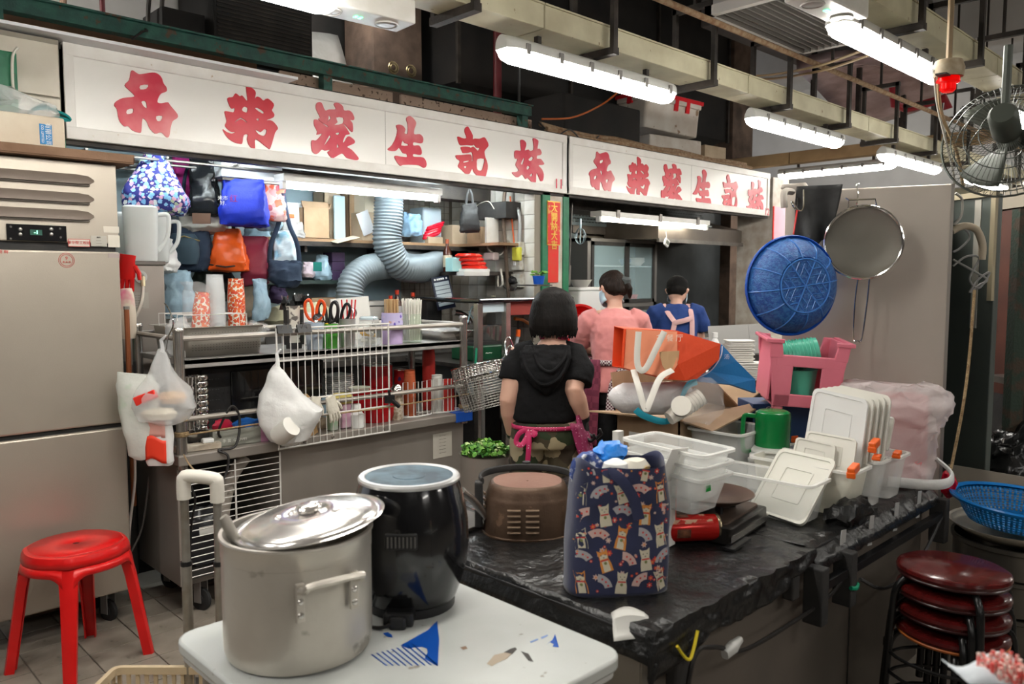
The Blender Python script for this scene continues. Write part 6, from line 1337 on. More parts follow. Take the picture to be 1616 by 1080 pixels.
def on_table(name,pts_px,m,dz=.0008):
    mb=MB();P_=[at(u,v,Z=TBZ+dz) for u,v in pts_px];mb.poly([(p.x,p.y,TBZ+dz) for p in P_]);return obj(name,mb,m,ft,smooth=False,**W)
on_table('blue_fan_print',[(632,1019),(655,1006),(675,995),(690,980),(693,1010),(691,1052),(670,1040),(675,1030),(674,1024),(666,1021),(655,1022),(645,1024)],TBLUE)
for k in range(9):
    x0,y0=585+8*k,1033-2.0*k
    on_table('blue_stripe_print',[(x0,y0),(x0+3,y0),(x0+27+2*k,y0+18+1.9*k),(x0+24+2*k,y0+18+1.9*k)],TBLUE)
on_table('blue_letter_print',[(604,1000),(612,998),(618,1002),(620,1007),(611,1005)],TBLUE)
on_table('blue_fan_print',[(862,1018),(872,1010),(876,1001),(882,1022),(872,1021),(874,1017),(868,1014)],TBLUE)
on_table('blue_letter_print',[(836,1013),(848,1008),(850,1010),(838,1015)],mat('faded blue print',(.15,.25,.5),.4))
on_table('blue_letter_print',[(853,1006),(864,1002),(865,1004),(855,1009)],mat('faded blue print'))
SCR=mat('scuffed patch',(.40,.33,.25),.7);SCD=mat('dark scuff',(.05,.045,.04),.7)
on_table('bare_patch',[(768,1048),(780,1034),(797,1030),(808,1032),(800,1040),(786,1046),(776,1052)],SCR)
on_table('dark_scuff',[(795,1030),(806,1024),(813,1022),(816,1025),(808,1033)],SCD);on_table('dark_scuff',[(822,1028),(834,1032),(842,1045),(834,1043)],SCD)
on_table('dark_scuff',[(726,1022),(735,1020),(738,1024),(731,1026)],mat('brown scuff',(.25,.16,.10),.7))
q=on(473,TBZ,D=1.705)
pt=T('stock_pot','large dull aluminium stock pot with side handle in the foreground','pot',q,VROT)
PH=.268;PR=.159
obj('pot_body',MB().lathe([(0,.004),(PR-.022,.0),(PR-.006,.006),(PR-.001,.02),(PR,.05),(PR,PH-.045),(PR+.001,PH-.044),(PR+.001,PH-.01),(PR+.005,PH-.004),(PR+.004,PH),(PR-.004,PH),(PR-.006,PH-.01),(PR-.006,.01),(0,.008)],64),ALU,pt)
def side_handle(ang):
    hx=MB();X=RZ(ang)
    pts=[(-.058,-PR-.004,.190),(-.058,-PR-.035,.200),(-.050,-PR-.048,.212),(.050,-PR-.048,.212),(.058,-PR-.035,.200),(.058,-PR-.004,.190)]
    hx.tube([X@Vector(p) for p in smooth_path(pts,4)],.0075,8)
    h=obj('handle',hx,ALU,pt)
    for s_ in(-1,1):
        obj('bracket',MB().b(s_*.058-.009,s_*.058+.009,-PR-.006,-PR+.002,.125,.205,X),ALU,h,smooth=False,bevel=.002)
        for z in(.14,.168):obj('rivet',MB().lathe([(0,.004),(.005,.003),(.007,0)],10,X=X@T3(s_*.058,-PR-.006,z)@RX(R(90))),STEELC,h)
side_handle(R(36));side_handle(R(216))
LIDM=mat('shiny lid steel',(.86,.83,.80),.21,.9,(.78,.75,.72),3,bump=.02,bs=30)
ld=T('pot_lid','shiny round steel lid tilted on the aluminium stock pot','lid',q+Vector((.028*RT.x,.028*RT.y,PH+.020)),rot=None)
ld.rotation_euler=(Matrix.Rotation(VROT,3,'Z')@Matrix.Rotation(R(-7.5),3,'Y')@Matrix.Rotation(R(3),3,'X')).to_euler()
obj('dished_plate',MB().lathe([(0,.016),(.02,.015),(.028,.011),(.040,.011),(.045,.016),(.055,.018),(.085,.014),(.095,.010),(.125,.008),(.140,.002),(.146,-.002),(.148,-.006),(.153,-.006),(.160,-.001),(.163,-.003),(.160,-.006),(.150,-.010),(.13,-.002),(.09,.004),(0,.008)],72),LIDM,ld)
obj('knob_ring',MB().lathe([(.0,.034),(.018,.034),(.026,.030),(.029,.024),(.022,.016)],32),LIDM,ld)
for s_ in(-1,1):obj('knob_rivet',MB().lathe([(0,.006),(.006,.004),(.009,0)],12,(s_*.062,-.02,.016)),LIDM,ld)
obj('ladle_handle',MB(),ALU,pt);bpy.data.objects.remove(bpy.data.objects['ladle_handle'])
a=q+RT*(-.075)+Vector((0,0,.12));b0=at(352,816,D=1.62)
t=T('ladle','grey steel ladle handle leaning out of the left side of the stock pot','ladle',a)
obj('handle',MB().tube([Vector((0,0,0)),(b0-a)*.5,(b0-a)*.95,(b0-a)],[(.012,.006),(.013,.006),(.013,.006),(.009,.004)],10),mat('grey alloy',(.36,.34,.30),.4,.5),t)
fq_=on(648,TBZ,D=1.94);fz=1.0
af=T('air_fryer','glossy black egg-shaped air fryer standing behind the stock pot, turned back to front','fryer',fq_,VROT)
BG=mat('fryer black',(.010,.010,.011),.16,0,coat=.5,bump=.02,bs=4)
prof=[(.0,.02),(.105,.02),(.115,.026),(.128,.06),(.142,.11),(.1465,.16),(.145,.21),(.139,.25),(.130,.29),(.122,.315)]
obj('body',MB().lathe(prof,64),BG,af)
obj('silver_ring',MB().lathe([(.122,.314),(.125,.316),(.126,.322),(.122,.327),(.114,.328),(.108,.325)],64),mat('silver plastic',(.58,.58,.57),.3,.4),af)
obj('top_panel',MB().lathe([(0,.3245),(.04,.3245),(.041,.3235),(.06,.3240),(.109,.3245)],48),mat('smoky blue top',(.035,.055,.07),.45,0,(.08,.13,.16),14,.4,.6,bump=.05,bs=30),af);MATS['smoky blue top'].node_tree.nodes['Principled BSDF'].inputs['Specular IOR Level'].default_value=.18
obj('foot_ring',MB().lathe([(.09,0),(.11,0),(.112,.022),(.09,.022)],40),BLACK,af)
vb=MB().rbox(-.045,.045,-.148,-.130,.175,.225,.006);
obj('vent_recess',MB().b(-.040,.036,-.1465,-.135,.183,.222),BLACKM,af,smooth=False,bevel=.004)
for k in range(8):obj('vent_bar',MB().b(-.034+k*.009,-.0305+k*.009,-.149,-.14,.190,.215),mat('vent bar grey',(.12,.11,.10),.4),af,smooth=False)
obj('cord_bracket',MB().b(-.045,.025,-.150,-.10,.0,.035).b(-.03,.01,-.165,-.12,.0,.03),BLACK,af,smooth=False,bevel=.006)
cable('cable',[fq_+FW*0+Vector((-.10*RT.x-.05*ca,-.10*RT.y-.05*sa,.012)),fq_+Vector((-.13*RT.x-.12*ca,-.13*RT.y-.12*sa,.008)),fq_+Vector((-.05*RT.x-.16*ca,-.05*RT.y-.16*sa,.006)),fq_+Vector((0-.155*ca,0-.155*sa,.03))],.0045,CABB,'black mains lead looping at the foot of the air fryer')
# ================== RED STOOL, TROLLEY, CRATE
SH=.50;sp_=on(120,SH,D=3.10)*1;sp_.z=0
rs=T('plastic_stool','bright red plastic stool with four splayed legs beside the fridge','stool',sp_,VROT+R(20))
sr,hr=.172,.185
def stool_ring(z,r_,k=.0,n=64):
    out=[]
    for j in range(n):
        t_=2*math.pi*j/n;rr_=r_*(1+.045*max(0,math.cos(4*t_))**6*(1 if k else.8))
        out.append((rr_*math.cos(t_),rr_*math.sin(t_),z))
    return out
obj('seat',MB().rings([stool_ring(SH-.045,sr+.016),stool_ring(SH-.02,sr+.012),stool_ring(SH-.006,sr+.006),stool_ring(SH,sr-.008)],cap=False).rings([stool_ring(SH,sr-.008),stool_ring(SH-.002,sr*.5),stool_ring(SH-.003,.012)],cap=False),RED,rs,solid=.004)
obj('seat_hole',MB().lathe([(0,0),(.012,0)],16,(0,0,SH-.0015)),mat('hole dark red',(.12,.0,.0),.6),rs)
sk_=MB();n=96;vs=[]
for j in range(n):
    t_=2*math.pi*j/n;c4=abs(math.sin(2*t_))
    low=SH-.075-.075*(1-min(1,c4*1.5))**2
    r1=sr+.016;r2=r1+.02*(SH-low)/.15
    vs+=[(r1*math.cos(t_),r1*math.sin(t_),SH-.045),(r2*math.cos(t_),r2*math.sin(t_),low)]
sk_.add(vs,[(2*j,2*j+1,(2*j+3)%(2*n),(2*j+2)%(2*n)) for j in range(n)])
obj('skirt',sk_,RED,rs,solid=.004)
for k in range(4):
    a_=math.pi/2*k;X=RZ(a_);lg=MB();rr_=[]
    for z,r_,w in((SH-.05,sr+.006,.036),(SH-.15,sr+.028,.029),(.0,sr+.085,.021)):
        rr_.append([X@Vector(p) for p in((r_-.026,-w,z),(r_+.006,-w,z),(r_+.013,-w*.5,z),(r_+.013,w*.5,z),(r_+.006,w,z),(r_-.026,w,z),(r_-.022,w-.006,z),(r_,w-.007,z),(r_,-w+.007,z),(r_-.022,-w+.006,z))])
    lg.rings(rr_);obj('leg',lg,RED,rs,ang=30)
tp0,tp1=on(292,.75,D=2.55),on(344,.75,D=2.55);tp0.z=tp1.z=0
tz=at(316,752,D=2.55).z
tr=T('trolley','folding trolley frame with white plastic handle in front of the grille','trolley',(tp0+tp1)/2)
for p in(tp0,tp1):
    obj('tube',MB().tube([(p.x,p.y,.12),(p.x,p.y,.62)],.017,10),mat('scratched alloy',(.42,.40,.36),.4,.7,(.3,.27,.22),14),tr,**W)
    obj('upper_tube',MB().tube([(p.x,p.y,.55),(p.x,p.y,tz-.05)],.014,10),mat('scratched alloy'),tr,**W)
    obj('collar',MB().tube([(p.x,p.y,.61),(p.x,p.y,.625)],.019,10),BLACK,tr,**W)
dvec=(tp1-tp0).normalized();hz_=tz
obj('handle',MB().tube(smooth_path([tp0+Vector((0,0,hz_-.075)),tp0+Vector((0,0,hz_-.02)),tp0+dvec*.012+Vector((0,0,hz_)),tp1-dvec*.012+Vector((0,0,hz_-.008)),tp1+Vector((0,0,hz_-.025)),tp1+Vector((0,0,hz_-.085))],4),.0225,12),mat('yellowed white plastic',(.74,.70,.62),.4),tr,**W)
obj('base_plate',MB().b(-.14,.14,-.02,.20,.10,.125,Matrix.Translation((tp0+tp1)/2)@RZ(VROT)),STEELD,tr,smooth=False,**W)
for p in(tp0,tp1):obj('wheel',MB().lathe([(0,-.015),(.06,-.012),(.06,.012),(0,.015)],20,X=Matrix.Translation(Vector((p.x,p.y,.06)))@RZ(VROT)@RY(R(90))),RUBBER,tr,**W)
cable('string',[at(290,718,Y=3.49),at(300,735,D=2.9),at(318,752,D=2.6),at(345,770,D=2.56),at(348,800,D=2.56)],.003,ROPE,'jute string tied from the counter corner to the trolley handle','string')
cable('cord',[at(300,765,D=2.56),at(308,790,D=2.56),at(302,830,D=2.57),at(300,900,D=2.57),at(303,940,D=2.57)],.004,CABB,'black cord hanging from the white trolley handle','cord')
cr=T('crate','cream plastic crate at the bottom left on the floor','crate',on(248,0,D=2.40),VROT)
CRM=mat('cream crate plastic',(.62,.50,.33),.5,0,(.52,.40,.26),5)
zc=.27
cw,cdp,ct_=.20,.15,.010
o1=rrect(-cw,cw,-cdp,cdp,.03);i1=rrect(-cw+.016,cw-.016,-cdp+.016,cdp-.016,.02)
obj('rim',MB().rings([[(x,y,zc) for x,y in o1],[(x,y,zc) for x,y in i1],[(x,y,zc-.025) for x,y in i1],[(x,y,zc-.025) for x,y in o1]],loop=True),CRM,cr)
for k in range(13):
    x=-cw+.02+k*(2*cw-.04)/12
    for y in(-cdp+.006,cdp-.006):obj('slat',MB().b(x-.006,x+.006,y-.004,y+.004,.01,zc-.02),CRM,cr,smooth=False)
for k in range(9):
    y=-cdp+.02+k*(2*cdp-.04)/8
    for x in(-cw+.006,cw-.006):obj('slat',MB().b(x-.004,x+.004,y-.006,y+.006,.01,zc-.02),CRM,cr,smooth=False)
obj('bottom',MB().b(-cw,cw,-cdp,cdp,0,.012),CRM,cr,smooth=False)
obj('mid_band',MB().rings([[(x*1.0,y*1.0,zc*.5) for x,y in o1],[(x*.97,y*.97,zc*.5) for x,y in o1],[(x*.97,y*.97,zc*.5+.02) for x,y in o1],[(x,y,zc*.5+.02) for x,y in o1]],loop=True),CRM,cr)
# ================== BLACK-COVERED COUNTER
KZ=.75;kx0,kx1,ky0,ky1=1.43,3.30,1.04,2.12
CABS=mat('brown grey steel',(.20,.17,.145),.40,.5,(.15,.13,.11),2.5,bump=.06,bs=6)
kt=T('work_counter','low steel counter with black edge running from the table to the steel cabinet','counter',(2.3,1.6,0))
obj('cabinet',MB().b(kx0+.03,kx1-.02,ky0+.03,ky1-.03,.06,KZ-.04),CABS,kt,smooth=False,bevel=.004,**W)
obj('top',MB().b(kx0,kx1,ky0,ky1,KZ-.045,KZ-.008),BLACK,kt,smooth=False,bevel=.004,**W)
for x in(2.62,):obj('panel_joint',MB().b(x-.002,x+.002,ky0+.027,ky0+.031,.08,KZ-.05),BLACKM,kt,smooth=False,**W)
obj('steel_band',MB().b(kx0+.025,kx0+.03,ky0+.03,ky1-.05,.1,KZ-.05),mat('brushed grey band',(.30,.28,.25),.4,.7),kt,smooth=False,**W)
obj('corner_strip',MB().b(kx0+.026,kx0+.075,ky0+.025,ky0+.03,.06,KZ-.045),mat('brushed grey band'),kt,smooth=False,**W)
fr_=T('black_rail','black square rail with posts along the right part of the counter front','rail',(2.75,1.0,.66))
obj('rail',MB().b(2.20,3.32,.985,1.01,.635,.66),BLACK,fr_,smooth=False,**W)
for x in(2.22,2.42,3.27):obj('bracket',MB().b(x-.022,x+.022,.975,1.035,.54,.71),BLACKM,fr_,smooth=False,bevel=.004,**W)
solo('black_pad',MB().b(-.028,.028,-.015,.02,-.09,.055),BLACKM,'black block hanging at the counter corner under the yellow string','block',(1.56,1.035,.665),smooth=False,bevel=.008)
solo('black_pad',MB().b(-.022,.022,-.015,.02,-.03,.055),BLACKM,'black block peeking under the plastic sheet edge at the middle of the counter','block',(2.13,1.035,.66),smooth=False,bevel=.006)
cable('string',[(1.50,1.00,.71),(1.545,.995,.665),(1.585,1.0,.72)],.004,mat('yellow string',(.70,.55,.02),.5),'yellow string knotted round the black block at the counter corner','string')
cable('string',[(2.395,.975,.605),(2.42,.97,.60),(2.445,.975,.605)],.007,mat('green tape',(.0,.25,.13),.5),'green string tied round the left bracket of the black rail','string')
cable('cable',[(1.50,1.02,.30),(1.53,1.0,.52),(1.565,.995,.665),(1.66,1.0,.655),(1.80,1.0,.60),(2.05,1.0,.59),(2.3,1.0,.60),(2.42,1.0,.64)],.006,CABB,'black cable slung along the steel counter front')
cable('cable',[(2.45,.97,.62),(2.7,.98,.52),(3.0,.98,.54),(3.28,.99,.66)],.006,mat('dark grey cable',(.05,.05,.05),.6),'dark cable sagging below the black rail')
solo('white_tape',bagmb([(0,.012,.01),(.04,.014,.012),(.08,.008,.008)],amp=.004,seed=70),mat('dirty white tape',(.55,.55,.53),.6),'white tape wrapped round the black cable','tape',(1.70,.995,.625),rot=(0,R(80),0))
for k,x in enumerate((2.44,2.66,2.88,3.10)):
    solo('silver_tape',MB().b(-.018,.018,-.002,.0,-.05,.05),mat('silver tape',(.40,.40,.39),.4),('leftmost','second','third','rightmost')[k]+' grey tape strip holding the black sheet along the rail','tape',(x,1.025,.715),rot=(0,R(8),0),smooth=False)
def sheet(x0,x1,y0,y1,nu,nv,name,label,over=.10):
    def fn(a,b_):
        ex=over*.8
        x=x0-ex*.2+(x1-x0+ex*.2)*a;y=y0-over+(y1-y0+over)*b_
        z=KZ+.004+.006*noise.noise(Vector((x*9,y*9,1)))+.002*abs(noise.noise(Vector((x*26,y*26,4))))
        if y<y0+.01:
            d=(y0+.01-y);irregular=.75+.5*noise.noise(Vector((x*3.3,7,0)))+.3*math.sin(x*5)
            z=KZ+.006-d*.9*max(.25,irregular);y=y0-.018-.022*abs(noise.noise(Vector((x*11,z*20,2))))-.10*min(d,.04)
        if x<x0+.01:z-=(x0+.01-x)*2.6
        return Vector((x,y,z))+noise.noise_vector(Vector((x*16,y*16,z*16)))*.004
    return solo(name,MB().grid(fn,nu,nv),mat('black bin liner sheet',(.008,.008,.008),.30,0,(.013,.013,.013),9,bump=.55,bs=38),label,'sheet',solid=.0012,ang=70)
sheet(kx0,2.24,ky0,ky1,120,130,'black_plastic_sheet','black plastic sheet draped over the near part of the counter')
t=solo('black_plastic_sheet',MB().grid(lambda a,b_:Vector((2.24+1.05*a,1.0+1.1*b_,KZ+.004-(.06*(1-b_*20) if b_<.05 else 0)))+noise.noise_vector(Vector((a*22,b_*22,3)))*.006,60,60),mat('black bin liner sheet'),'crumpled black sheet under the clear containers on the right part of the counter','sheet',solid=.0012,ang=70)
solo('crumpled_black_bag',bagmb([(0,.10,.04),(.02,.13,.05),(.05,.10,.04),(.07,.05,.02)],amp=.025,fr=24,seed=71),mat('black bin liner sheet'),'crumpled black liner bunched at the foot of the clear containers','plastic',on(1345,KZ,Y=1.07)+Vector((0,0,.005)))
pc=at(1000,975,Z=KZ+.012)
solo('paper_scrap',MB().grid(lambda a,b_:Vector((-.045+.09*a+.02*b_,-.05+.07*b_,.008+.012*math.sin(4*a)*b_-(.035*(1-b_) if b_<.4 else 0))),8,6),mat('white crumpled paper',(.62,.61,.57),.5),'white crumpled tape scrap on the counter corner below the patterned bag','paper',(pc.x-.01,pc.y+.02,KZ+.006),rz=R(-30),solid=.001)
bq=Vector((1.765,1.745,KZ+.006))
ub=T('fryer_basket','rusty brown upturned fryer drawer with louvres left of the patterned bag','basket',bq,VROT)
BR=mat('burnt brown metal',(.085,.050,.032),.45,.5,(.13,.080,.05),6,bump=.1,spots=((.20,.12,.075),16,.66))
obj('body',MB().rings([sring(0,0,z,x,x*.92,48,2.3) for z,x in((0,.146),(.004,.146),(.006,.141),(.11,.135),(.118,.131),(.125,.128),(.140,.124),(.152,.118),(.158,.108))],cap=False),BR,ub)
obj('rusty_top',MB().rings([sring(0,0,z,x,x*.92,48,2.3) for z,x in((.158,.108),(.156,.06),(.155,.004))],cap=False),mat('rust copper top',(.20,.095,.065),.6,.2,(.26,.14,.10),5,bump=.15,spots=((.13,.11,.09),5,.60)),ub)
for sx in(-1,1):
    for k in range(5):
        cx_=sx*.028-.015
        lv=MB().tube([(cx_-.020,-.1335+.0,.028+k*.017),(cx_+.020,-.1338,.028+k*.017)],.0042,8);obj('louvre',lv,mat('worn brown metal',(.26,.18,.12),.4,.6),ub)
for k in range(5):obj('louvre',MB().tube([(-.133,-.045,.045+k*.02),(-.139,-.02,.045+k*.02)],.004,6),mat('worn brown metal'),ub)
hb_=MB();rr_=[]
for k in range(25):
    a_=R(200-220*k/24);r_=.150;rr_.append((r_*math.cos(a_),r_*.92*math.sin(a_),.166))
hb_.tube(rr_,[(.012,.006)]*25,8);obj('black_bracket',hb_,BLACKM,ub)
obj('bracket_leg',MB().b(-.165,-.140,-.06,-.02,.02,.165),BLACKM,ub,smooth=False,bevel=.006)
obj('bracket_hinge',MB().lathe([(0,-.012),(.014,-.012),(.014,.012),(0,.012)],14,(.0,.15,.170)),BLACKM,ub)
p0,p1=at(765,815,Z=KZ+.06),at(728,775,Z=KZ+.16)
solo('pan_handle',MB().tube(smooth_path([p0,(p0*.55+p1*.45)+Vector((0,0,.01)),p1],4),.013,10),STEELC,'polished steel pan handle between air fryer and upturned basket','pan')
solo('steel_tray_edge',MB().b(-.10,.12,-.10,.12,0,.012),STEELD,'grey steel tray left of the upturned basket','tray',(1.60,1.93,KZ+.014),smooth=False,bevel=.003)
cable('wire',[at(735,800,Z=KZ+.05),at(750,805,Z=KZ+.035),at(762,797,Z=KZ+.035)],.003,CHROME,'thin steel wire loop on the grey tray','wire')
dq=on(970,KZ+.006,D=2.01)
db=T('patterned_shopping_bag','navy shopping bag printed with shiba dogs, fans and flowers on the black sheet','bag',dq,VROT+R(8))
NAVY=mat('navy printed cloth',(.022,.028,.085),.75,0,(.014,.018,.055),9,bump=.12,bs=40,sheen=.3)
def dogbag_pt(a,z):
    hgt=.36
    w=.132-.014*max(0,(z-.22)/.1);d=.078-.012*z/hgt
    c,s_=math.cos(a),math.sin(a);e=3.2
    x=w*math.copysign(abs(c)**(2/e),c);y=d*math.copysign(abs(s_)**(2/e),s_)
    nn=noise.noise_vector(Vector((x*9,y*9,z*8+3)))*.006+noise.noise_vector(Vector((x*22,y*22,z*16)))*.003
    return Vector((x+.03*math.sin(z*5)*.3,y,z))+nn*min(1,z*8)
hg=.335
mb=MB();rr_=[]
for j in range(31):
    z=hg*j/30;rr_.append([dogbag_pt(2*math.pi*i/72,z+.0)+Vector((0,0,(.022*math.sin(2*math.pi*i/72*2+1)-.012 if j==30 else 0))) for i in range(72)])
mb.rings(rr_,cap=False);mb.add([v for v in rr_[0]],[tuple(range(71,-1,-1))]);obj('bag_body',mb,NAVY,db,solid=.0015,ang=70)
COLS={'cream':(.66,.60,.46),'orange':(.72,.28,.06),'red':(.62,.06,.05),'mint':(.36,.50,.40),'grey':(.42,.40,.42),'dk':(.05,.05,.06),'pink':(.62,.42,.38),'olive':(.20,.22,.08)}
PM={k:mat('print '+k,c,.75) for k,c in COLS.items()}
PRN={k:MB() for k in COLS}
def surf_xy(x,z,off):
    "point on the camera-facing side of the bag"
    lo_,hi_=math.pi,2*math.pi
    best=None
    for it in range(24):
        m_=(lo_+hi_)/2;p=dogbag_pt(m_,z)
        if p.x<x:lo_=m_
        else:hi_=m_
    p=dogbag_pt((lo_+hi_)/2,z);return Vector((p.x,p.y-off,p.z))
def stamp(col_,pts,cx,cz,s_=1,rot=0,off=.0014):
    c,k=math.cos(rot),math.sin(rot);q=[]
    for x,z in pts:
        X_,Z_=(x*c-z*k)*s_+cx,(x*k+z*c)*s_+cz
        if abs(X_)>.127 or Z_<.006 or Z_>hg-.008:return
        q.append(surf_xy(X_,Z_,off))
    cen=sum(q,Vector())/len(q);n_=len(q)
    PRN[col_].add([cen]+q,[(0,i+1,(i+1)%n_+1) for i in range(n_)])
def circ(r_,n=10,x=0,z=0):return[(x+r_*math.cos(6.2832*i/n),z+r_*math.sin(6.2832*i/n)) for i in range(n)]
def star5(r_,n=5):return[(r_*(1 if i%2 else.55)*math.cos(math.pi*i/n),r_*(1 if i%2 else.55)*math.sin(math.pi*i/n)) for i in range(2*n)]
def fan(r_,a0,a1,cx,cz,s_,col_,dots):
    r_*=1.3;cz*=1.13
    pts=[(r_*math.cos(a0+(a1-a0)*i/7),r_*math.sin(a0+(a1-a0)*i/7)) for i in range(8)]+[(r_*.5*math.cos(a1+(a0-a1)*i/7),r_*.5*math.sin(a1+(a0-a1)*i/7)) for i in range(8)]
    q=[]
    for i in range(7):
        stamp(col_,[pts[i],pts[i+1],pts[14-i],pts[15-i]],cx,cz,s_)
        if i%2:stamp(dots,circ(.0028,6,(pts[i][0]*.75),(pts[i][1]*.75)),cx,cz,s_,off=.0022)
def dog(cx,cz,s_,main,rot=0):
    cz*=1.13;s_*=1.08
    stamp(main,[(-.017,-.03),(.017,-.03),(.016,-.008),(.012,.008),(.014,.020),(.015,.034),(.007,.028),(-.007,.028),(-.015,.034),(-.014,.020),(-.012,.008),(-.016,-.008)],cx,cz,s_,rot)
    stamp('cream',[(-.010,-.028),(.010,-.028),(.009,.002),(-.009,.002)],cx,cz,s_,rot,.002)
    stamp('cream',[(-.010,.008),(.010,.008),(.011,.016),(.0,.021),(-.011,.016)],cx,cz,s_,rot,.002)
    stamp('red',[(-.012,.002),(.012,.002),(.011,.006),(-.011,.006)],cx,cz,s_,rot,.0026)
    stamp('olive',circ(.0045,8,0,-.004),cx,cz,s_,rot,.003)
    for dx in(-.006,.006):stamp('dk',circ(.0016,6,dx,.019),cx,cz,s_,rot,.003)
    stamp('dk',[(-.003,.013),(.003,.013),(0,.010)],cx,cz,s_,rot,.003)
for j in range(6):
    for i in range(5):
        cx=-.104+.052*i+(.006 if j%2 else-.004);cz=(.036+.056*j)/1.13
        if(i+j)%2==0:dog(max(-.104,min(.104,cx)),cz,.82,'orange' if(i+2*j)%3==0 else 'cream',(.15,-.2,.1,.3,-.1)[(i*2+j)%5])
        else:fan(.030,*((1.5,3.0),(.15,1.5),(.6,2.2))[(i+j*2)%3],cx+(.012 if(i+j*2)%3==0 else-.010),cz-.012,1,('mint','grey','mint','pink')[(i+j)%4],('cream','red','cream','red')[(i+j)%4])
rdm=random.Random(3)
for k in range(110):
    cx,cz=rdm.uniform(-.125,.125),rdm.uniform(.012,.325);r_=rdm.choice((.0085,.006,.0045))
    stamp('red' if k%3 else 'pink',star5(r_,6),cx,cz,1,rdm.random(),.0010);stamp('cream' if k%2 else 'orange',circ(r_*.3,6),cx,cz,1,0,.0016)
for k,mb in PRN.items():
    if mb.v:o=obj('printed_shapes',mb,PM[k],db,smooth=False);o['kind']='stuff'
for sy,lbk in((-1,0),(1,1)):
    pts=[surf_xy(-.045,.305,.003) if sy<0 else Vector((-.045,.062,.30)),Vector((-.035,sy*.07,.315)),Vector((-.01,sy*.075-.012,.300)),Vector((.02,sy*.09,.255)),Vector((.036,sy*.088,.20))]
    obj('handle',MB().tube(smooth_path(pts,5),[(.0025,.014)]*21,8,up=(0,-1,0)),NAVY,db)
solo('blue_cord_bundle',bagmb([(0,.03,.03),(.025,.045,.035),(.05,.04,.03),(.07,.02,.02)],amp=.012,fr=30,seed=80),mat('navy white cord',(.03,.06,.22),.6,0,(.6,.62,.66),40,.55,.6,bump=.6),'blue and white bundled cord in the top left of the patterned bag','cord',dq+RT*(-.075)+Vector((0,0,.275)))
solo('blue_glove',bagmb([(0,.03,.02),(.03,.055,.03),(.05,.05,.025),(.065,.02,.02)],amp=.018,fr=26,seed=81),mat('bright blue film',(.02,.22,.72),.3,bump=.4),'bright blue plastic glove on top of the patterned bag','glove',dq+RT*(-.01)+FW*.05+Vector((0,0,.305)))
solo('white_ball_bag',MB().lathe([(0,-.035),(.025,-.03),(.038,0),(.03,.028),(.01,.038),(0,.04)],20),FILMW,'round white wrapped bundle in the middle of the patterned bag top','bag',dq+RT*(-.005)+FW*(-.03)+Vector((0,0,.300)))
solo('yellow_wrapped_snack',bagmb([(0,.03,.02),(.03,.045,.03),(.05,.03,.02)],amp=.008,seed=82),mat('yellow white film',(.72,.68,.58),.35,0,(.80,.45,.03),7,.5,.56),'white and yellow packet on the right of the patterned bag top','packet',dq+RT*.05+Vector((0,0,.285)))
solo('bag_lining_fold',bagmb([(0,.10,.05),(.02,.105,.055),(.035,.09,.04)],amp=.01,seed=83),NAVY,'folded navy rim cloth inside the top of the patterned bag','cloth',dq+FW*.02+Vector((0,0,.27)),rz=VROT)
t=T('white_carton','thin white carton with red edge standing right of the patterned bag','box',on(1047,KZ+.006,D=2.30),VROT+R(50))
obj('box_body',MB().b(-.07,.05,-.012,.012,0,.20),mat('white red carton',(.74,.72,.68),.6),t,smooth=False,bevel=.002)
obj('open_flap',MB().add([(-.07,-.012,.20),(.05,-.012,.20),(.05,-.05,.30),(-.05,-.05,.31)],[(0,1,2,3)]),mat('white red carton'),t,smooth=False,solid=.002)
obj('red_edge',MB().b(.049,.0515,-.0125,.0125,.02,.20),REDP,t,smooth=False)
gq=on(1124,KZ+.006,D=2.50)
gs=T('portable_gas_stove','black portable gas stove carrying a brown pan and clear boxes','stove',gq,R(8))
obj('body',MB().rbox(-.15,.15,-.125,.125,.0,.055,.015),mat('stove black',(.022,.019,.017),.3,.3),gs,bevel=.004)
obj('top_tray',MB().rbox(-.13,.14,-.10,.115,.055,.062,.02),mat('sooty brown tray',(.09,.06,.045),.5,.4,(.16,.11,.085),8),gs)
for k in range(4):obj('pan_support',MB().b(-.075,-.03,-.004,.004,.062,.088,RZ(R(45+90*k))),BLACKM,gs,smooth=False)
obj('can_bay',MB().rbox(-.19,-.05,-.150,-.115,.0,.008,.01),BLACK,gs)
obj('front_strip',MB().b(-.15,.15,-.128,-.125,.012,.03),mat('chrome strip',(.6,.58,.55),.2,.9),gs,smooth=False)
mb=MB()
for k in range(12):mb.b(.151,.152,-.09+k*.014,-.083+k*.014,.025,.04)
o=obj('vent_slots',mb,mat('slot grey',(.1,.1,.1),.4),gs,smooth=False);o['kind']='stuff'
pn=T('frying_pan','brown used frying pan on the portable stove under the clear boxes','pan',gq+Vector((.0,.0,.088)),0)
obj('body',MB().lathe([(0,0),(.085,.0),(.125,.022),(.130,.025),(.127,.027),(.085,.006),(0,.004)],40),mat('brown seasoned pan',(.07,.045,.035),.4,.4,(.12,.08,.06),6),pn)
cq=at(1090,835,Z=KZ+.045);bc=T('butane_can','red metal gas cartridge lying beside the portable stove','can',(cq.x,cq.y,KZ+.048),rot=(0,R(90),R(-38)));bc.scale=(1.2,)*3
CANM=mat('can red',(.62,.02,.015),.22,.3)
obj('can_body',MB().lathe([(0,-.07),(.030,-.07),(.033,-.066),(.033,.060),(.0335,.066)],32),CANM,bc)
obj('gold_rim',MB().lathe([(.033,.062),(.035,.066),(.034,.070),(.030,.070),(.028,.060),(0,.055)],32),mat('gold rim',(.55,.45,.30),.25,.9),bc)
obj('dark_end',MB().lathe([(0,.061),(.027,.061)],24),BLACKM,bc)
